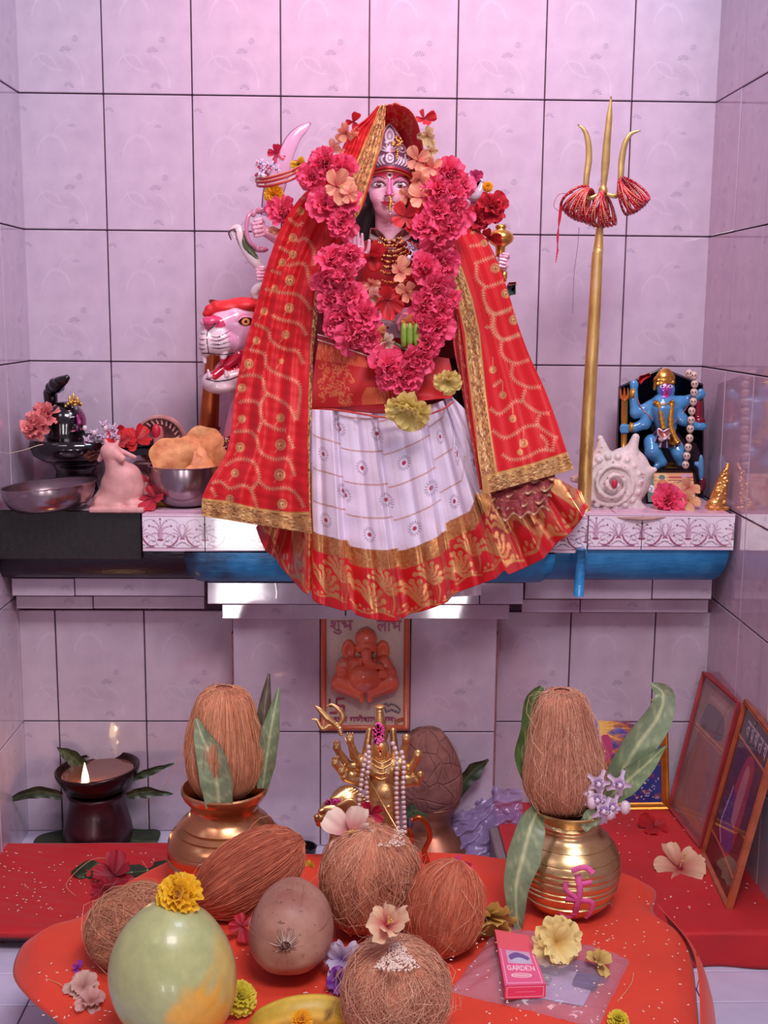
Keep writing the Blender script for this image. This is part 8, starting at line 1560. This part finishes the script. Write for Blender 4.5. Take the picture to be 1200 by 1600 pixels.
cv.ell(46, 7, 1.4, 1.4, (226, 214, 226))
C1, C2 = G(1094, 1334, PZ+.002), G(1134, 1421, PZ+.002); C3 = np.array([1.383, -.52, -1.270])
framed('framed_print', C1, C2, C3, .010, .013, cv, simple('brown_gilt_frame', srgb(176, 92, 60), .3, .3, var=.25, scale=30, bump=.1), 'picture with white script in thin brown frame, nearer one leaning on right wall')
# ================================================================ PLASTIC PACKET WITH INCENSE BOX
pk = thing('plastic_packet', G(830, 1540, ST), 'clear plastic packet of ritual goods lying on the orange cloth at the front right', 'packet')
co = [(700, 1552), (782, 1446), (986, 1500), (936, 1606)]; cw = [G(x, y, ST+.004) for x, y in co]
def pq(u, v): return cw[0]*(1-u)*(1-v)+cw[1]*(1-u)*v+cw[2]*u*v+cw[3]*u*(1-v)
U, V = np.meshgrid(np.linspace(0, 1, 60), np.linspace(0, 1, 50)); P = cw[0]*((1-U)*(1-V))[..., None]+cw[1]*((1-U)*V)[..., None]+cw[2]*(U*V)[..., None]+cw[3]*(U*(1-V))[..., None]
P[..., 2] += .030*np.clip(np.sin(U*pi)*np.sin(V*pi), 0, 1)**.5+.004*hnoise(P, 60, 3); part('film', grid(P), FILM, pk)
m = M(); wh = [pq(.35, .15), pq(.45, .75), pq(.85, .75), pq(.85, .2)]; m.add(np.array(wh)+np.array((0, 0, .003)), np.array([[0, 1, 2, 3]])); part('white_liner', m, simple('white_paper', srgb(206, 190, 214), .6, bump=.1), pk, smooth=False)
def packetlet(u, v, su, sv, h, mat, name):
    o = pq(u, v); ex = (pq(u+.01, v)-o); ex /= np.linalg.norm(ex); ey = (pq(u, v+.01)-o); ey -= ex*(ex@ey); ey /= np.linalg.norm(ey); m = box(-su, su, -sv, sv, .004, h, .0015, fn=lambda V: o+V[:, :1]*ex+V[:, 1:2]*ey+V[:, 2:]*np.array((0, 0, 1.))); part(name, m, mat, pk, smooth=False)
packetlet(.52, .55, .018, .013, .012, simple('grey_green_sachet', srgb(150, 160, 146), .4), 'sachet'); packetlet(.50, .38, .019, .008, .014, bpy.data.materials['grey_green_sachet'], 'sachet')
packetlet(.74, .66, .036, .010, .014, simple('magenta_bundle', srgb(150, 50, 100), .5, var=.3, scale=80, bump=.4), 'thread_bundle'); packetlet(.80, .48, .018, .014, .014, simple('navy_bundle', srgb(60, 50, 110), .5, var=.3, scale=80, bump=.4), 'thread_bundle')
# pink incense box: quad read on its lid
ib = Canvas(90, 150, (232, 96, 140), 2.4); ib.line([(6, 22), (84, 22), (84, 144), (6, 144), (6, 22)], 1.6, (250, 190, 210)); ib.poly([(0, 0), (90, 0), (90, 52), (0, 52)], (238, 96, 110)); ib.poly([(18, 56), (76, 56), (76, 92), (18, 92)], (210, 170, 196)); ib.blob([(22, 72), (40, 60), (60, 64), (72, 74), (60, 84), (30, 84)], (120, 90, 150)); ib.blob([(26, 84), (48, 74), (70, 86), (40, 90)], (200, 190, 214))
def text(cv, s, x, y, h, w, col, lw):
    G_ = {'G': [[(1, .2), (.6, 0), (.1, .2), (0, .6), (.3, 1), (.9, .9), (.9, .55), (.55, .55)]], 'A': [[(0, 1), (.5, 0), (1, 1)], [(.2, .65), (.8, .65)]], 'R': [[(0, 1), (0, 0), (.8, .1), (.8, .4), (0, .5)], [(.4, .5), (1, 1)]], 'D': [[(0, 0), (0, 1), (.6, .95), (1, .5), (.6, .05), (0, 0)]], 'E': [[(1, 0), (0, 0), (0, 1), (1, 1)], [(0, .5), (.7, .5)]], 'N': [[(0, 1), (0, 0), (1, 1), (1, 0)]]}
    for i, c in enumerate(s):
        for st in G_[c]: cv.line([(x+i*w*1.3+a*w, y+b*h) for a, b in st], lw, col)
text(ib, 'GARDEN', 14, 98, 12, 8.2, (252, 226, 234), 1.8); ib.ell(42, 124, 22, 6, (240, 150, 170)); ib.ell(42, 124, 22, 6, (252, 210, 220), ring=1.2); ib.line([(28, 124), (56, 124)], 1.6, (250, 226, 230))
bx = thing('incense_box', G(815, 1550, ST), 'pink printed incense box lying on the plastic packet', 'box'); HT = ST+.040
tq = [G(773, 1452, HT), G(826, 1462, HT), G(853, 1538, HT), G(789, 1540, HT)]   # back-left, back-right, front-right, front-left
U, V = np.meshgrid(np.linspace(0, 1, 110), np.linspace(0, 1, 180)); P = tq[0]*((1-U)*(1-V))[..., None]+tq[1]*(U*(1-V))[..., None]+tq[2]*(U*V)[..., None]+tq[3]*((1-U)*V)[..., None]
part('lid_print', grid(P, col=ib.sample(U*90, V*150)), PRINTM, bx, colors=True)
lo = [q-np.array((0, 0, .022)) for q in tq]; m = M(); VV = np.array([q-np.array((0, 0, .0003)) for q in tq]+lo); m.add(VV, np.array([[0, 1, 2, 3], [7, 6, 5, 4], [0, 4, 5, 1], [1, 5, 6, 2], [3, 7, 4, 0]]), lc(214, 60, 110)); part('carton', m, PNT, bx, colors=True, smooth=False)
fcv = Canvas(90, 36, (226, 60, 104), 2.4); fcv.line([(5, 5), (85, 5), (85, 31), (5, 31), (5, 5)], 1.6, (250, 190, 206)); fcv.line([(24, 18), (66, 18)], 2, (236, 120, 150)); U, V = np.meshgrid(np.linspace(0, 1, 90), np.linspace(0, 1, 36)); P = tq[3]*((1-U)*(1-V))[..., None]+tq[2]*(U*(1-V))[..., None]+lo[2]*(U*V)[..., None]+lo[3]*((1-U)*V)[..., None]; P[..., 1] -= .0004
part('end_print', grid(P, col=fcv.sample(U*90, V*36)), PRINTM, bx, colors=True)
# ================================================================ RICE, THREADS AND CRUMBS
RICE = simple('rice', srgb(240, 216, 200), .5, var=.08, bump=0)
def rice(px0, px1, py0, py1, z, n, lab, hz=0., seed=0, hf=None):
    r = random.Random(seed); m = M()
    for i in range(n):
        p = G(r.uniform(px0, px1), r.uniform(py0, py1), z+(hf(i) if hf else hz))+np.array((0, 0, .001)); a = r.uniform(0, 3.14); L = r.uniform(.0022, .0034)
        ell((0, 0, 0), (L, .0009, .0009), 6, 4, m, fn=lambda V: p+V@rotm('Z', a).T)
    tag(part('rice_grains', m, RICE), lab, 'rice', kind='stuff')
rice(0, 250, 1330, 1435, LZ+.003, 130, 'rice grains scattered on the red cloth at the left', seed=1)
rice(960, 1190, 1262, 1420, PZ+.004, 60, 'few rice grains scattered on the red cloth at the right', seed=2)
rice(900, 1080, 1400, 1600, ST+.004, 70, 'rice grains scattered on the orange cloth at the right', seed=3)
rice(700, 960, 1460, 1600, ST+.036, 70, 'rice grains scattered on the plastic packet', seed=4)
rice(60, 200, 1500, 1595, ST+.004, 40, 'rice grains scattered on the orange cloth at the left', seed=5)
rice(350, 550, 1440, 1600, ST+.004, 60, 'rice grains scattered between the fruits', seed=6)
r = random.Random(5); m = M()
for i in range(520):
    a = r.uniform(0, 6.3); q = r.random()**.6; x, y = 620+cos(a)*52*q, 1488+sin(a)*22*q; p = G(x, y, ST+.166-.0006*abs(x-620)); b = r.uniform(0, 3.14); ell((0, 0, 0), (.003, .0011, .0011), 6, 4, m, fn=lambda V: p+np.array((0, -.012, 0))+V@rotm('Y', b).T@rotm('Z', r.uniform(0, 1)).T)
tag(part('rice_grains', m, RICE), 'heap of moist rice on top of the nearest coconut', 'rice', kind='stuff')
r = random.Random(6); m = M()
for i in range(160): x, y = r.uniform(590, 632), r.uniform(1292, 1318); p = G(x, y, ST+.18)+np.array((0, -.01, 0)); b = r.uniform(0, 3.14); ell((0, 0, 0), (.0026, .001, .001), 6, 4, m, fn=lambda V: p+V@rotm('Y', b).T)
tag(part('rice_grains', m, RICE), 'small heap of rice on top of the central coconut', 'rice', kind='stuff')
m = M(); r = random.Random(8)
for pts in ([(0, 1250), (60, 1200), (130, 1190)],): pass
for k, (pts, z) in enumerate((([(228, 1252), (262, 1225), (296, 1160)], None), ([(118, 1400), (104, 1380), (140, 1345), (170, 1340)], LZ+.012), ([(222, 1345), (236, 1370), (232, 1400)], LZ+.02), ([(70, 1528), (90, 1536), (98, 1540)], ST+.004), ([(960, 1570), (985, 1540), (990, 1520)], ST+.004))):
    q = [fo((x, y, 10)) for x, y in pts] if z is None else [G(x, y, z+.004*i) for i, (x, y) in enumerate(pts)]; mm = tube(spline(q, 14), .0006, 5); tag(part('coir_strand', mm, simple('pale_coir', srgb(220, 160, 120), .7) if 'pale_coir' not in bpy.data.materials else bpy.data.materials['pale_coir']), ('single coir fibre stretching from the oil lamp to the left coconut', 'curved coir fibre lying on the left red cloth', 'coir fibre beside the dark leaf near the left pot', 'short fibre near the left corner of the orange cloth', 'short fibre at the right of the plastic packet')[k], 'fibre')
th_ = tube([G(1088, 1488, ST+.001), G(1094, 1505, ST-.02), G(1092, 1530, ST-.05), G(1088, 1548, ST-.07)], .0007, 5); tag(part('loose_thread', th_, simple('orange_thread', srgb(190, 60, 50), .7)), 'loose thread curling off the right hem of the orange cloth', 'thread')
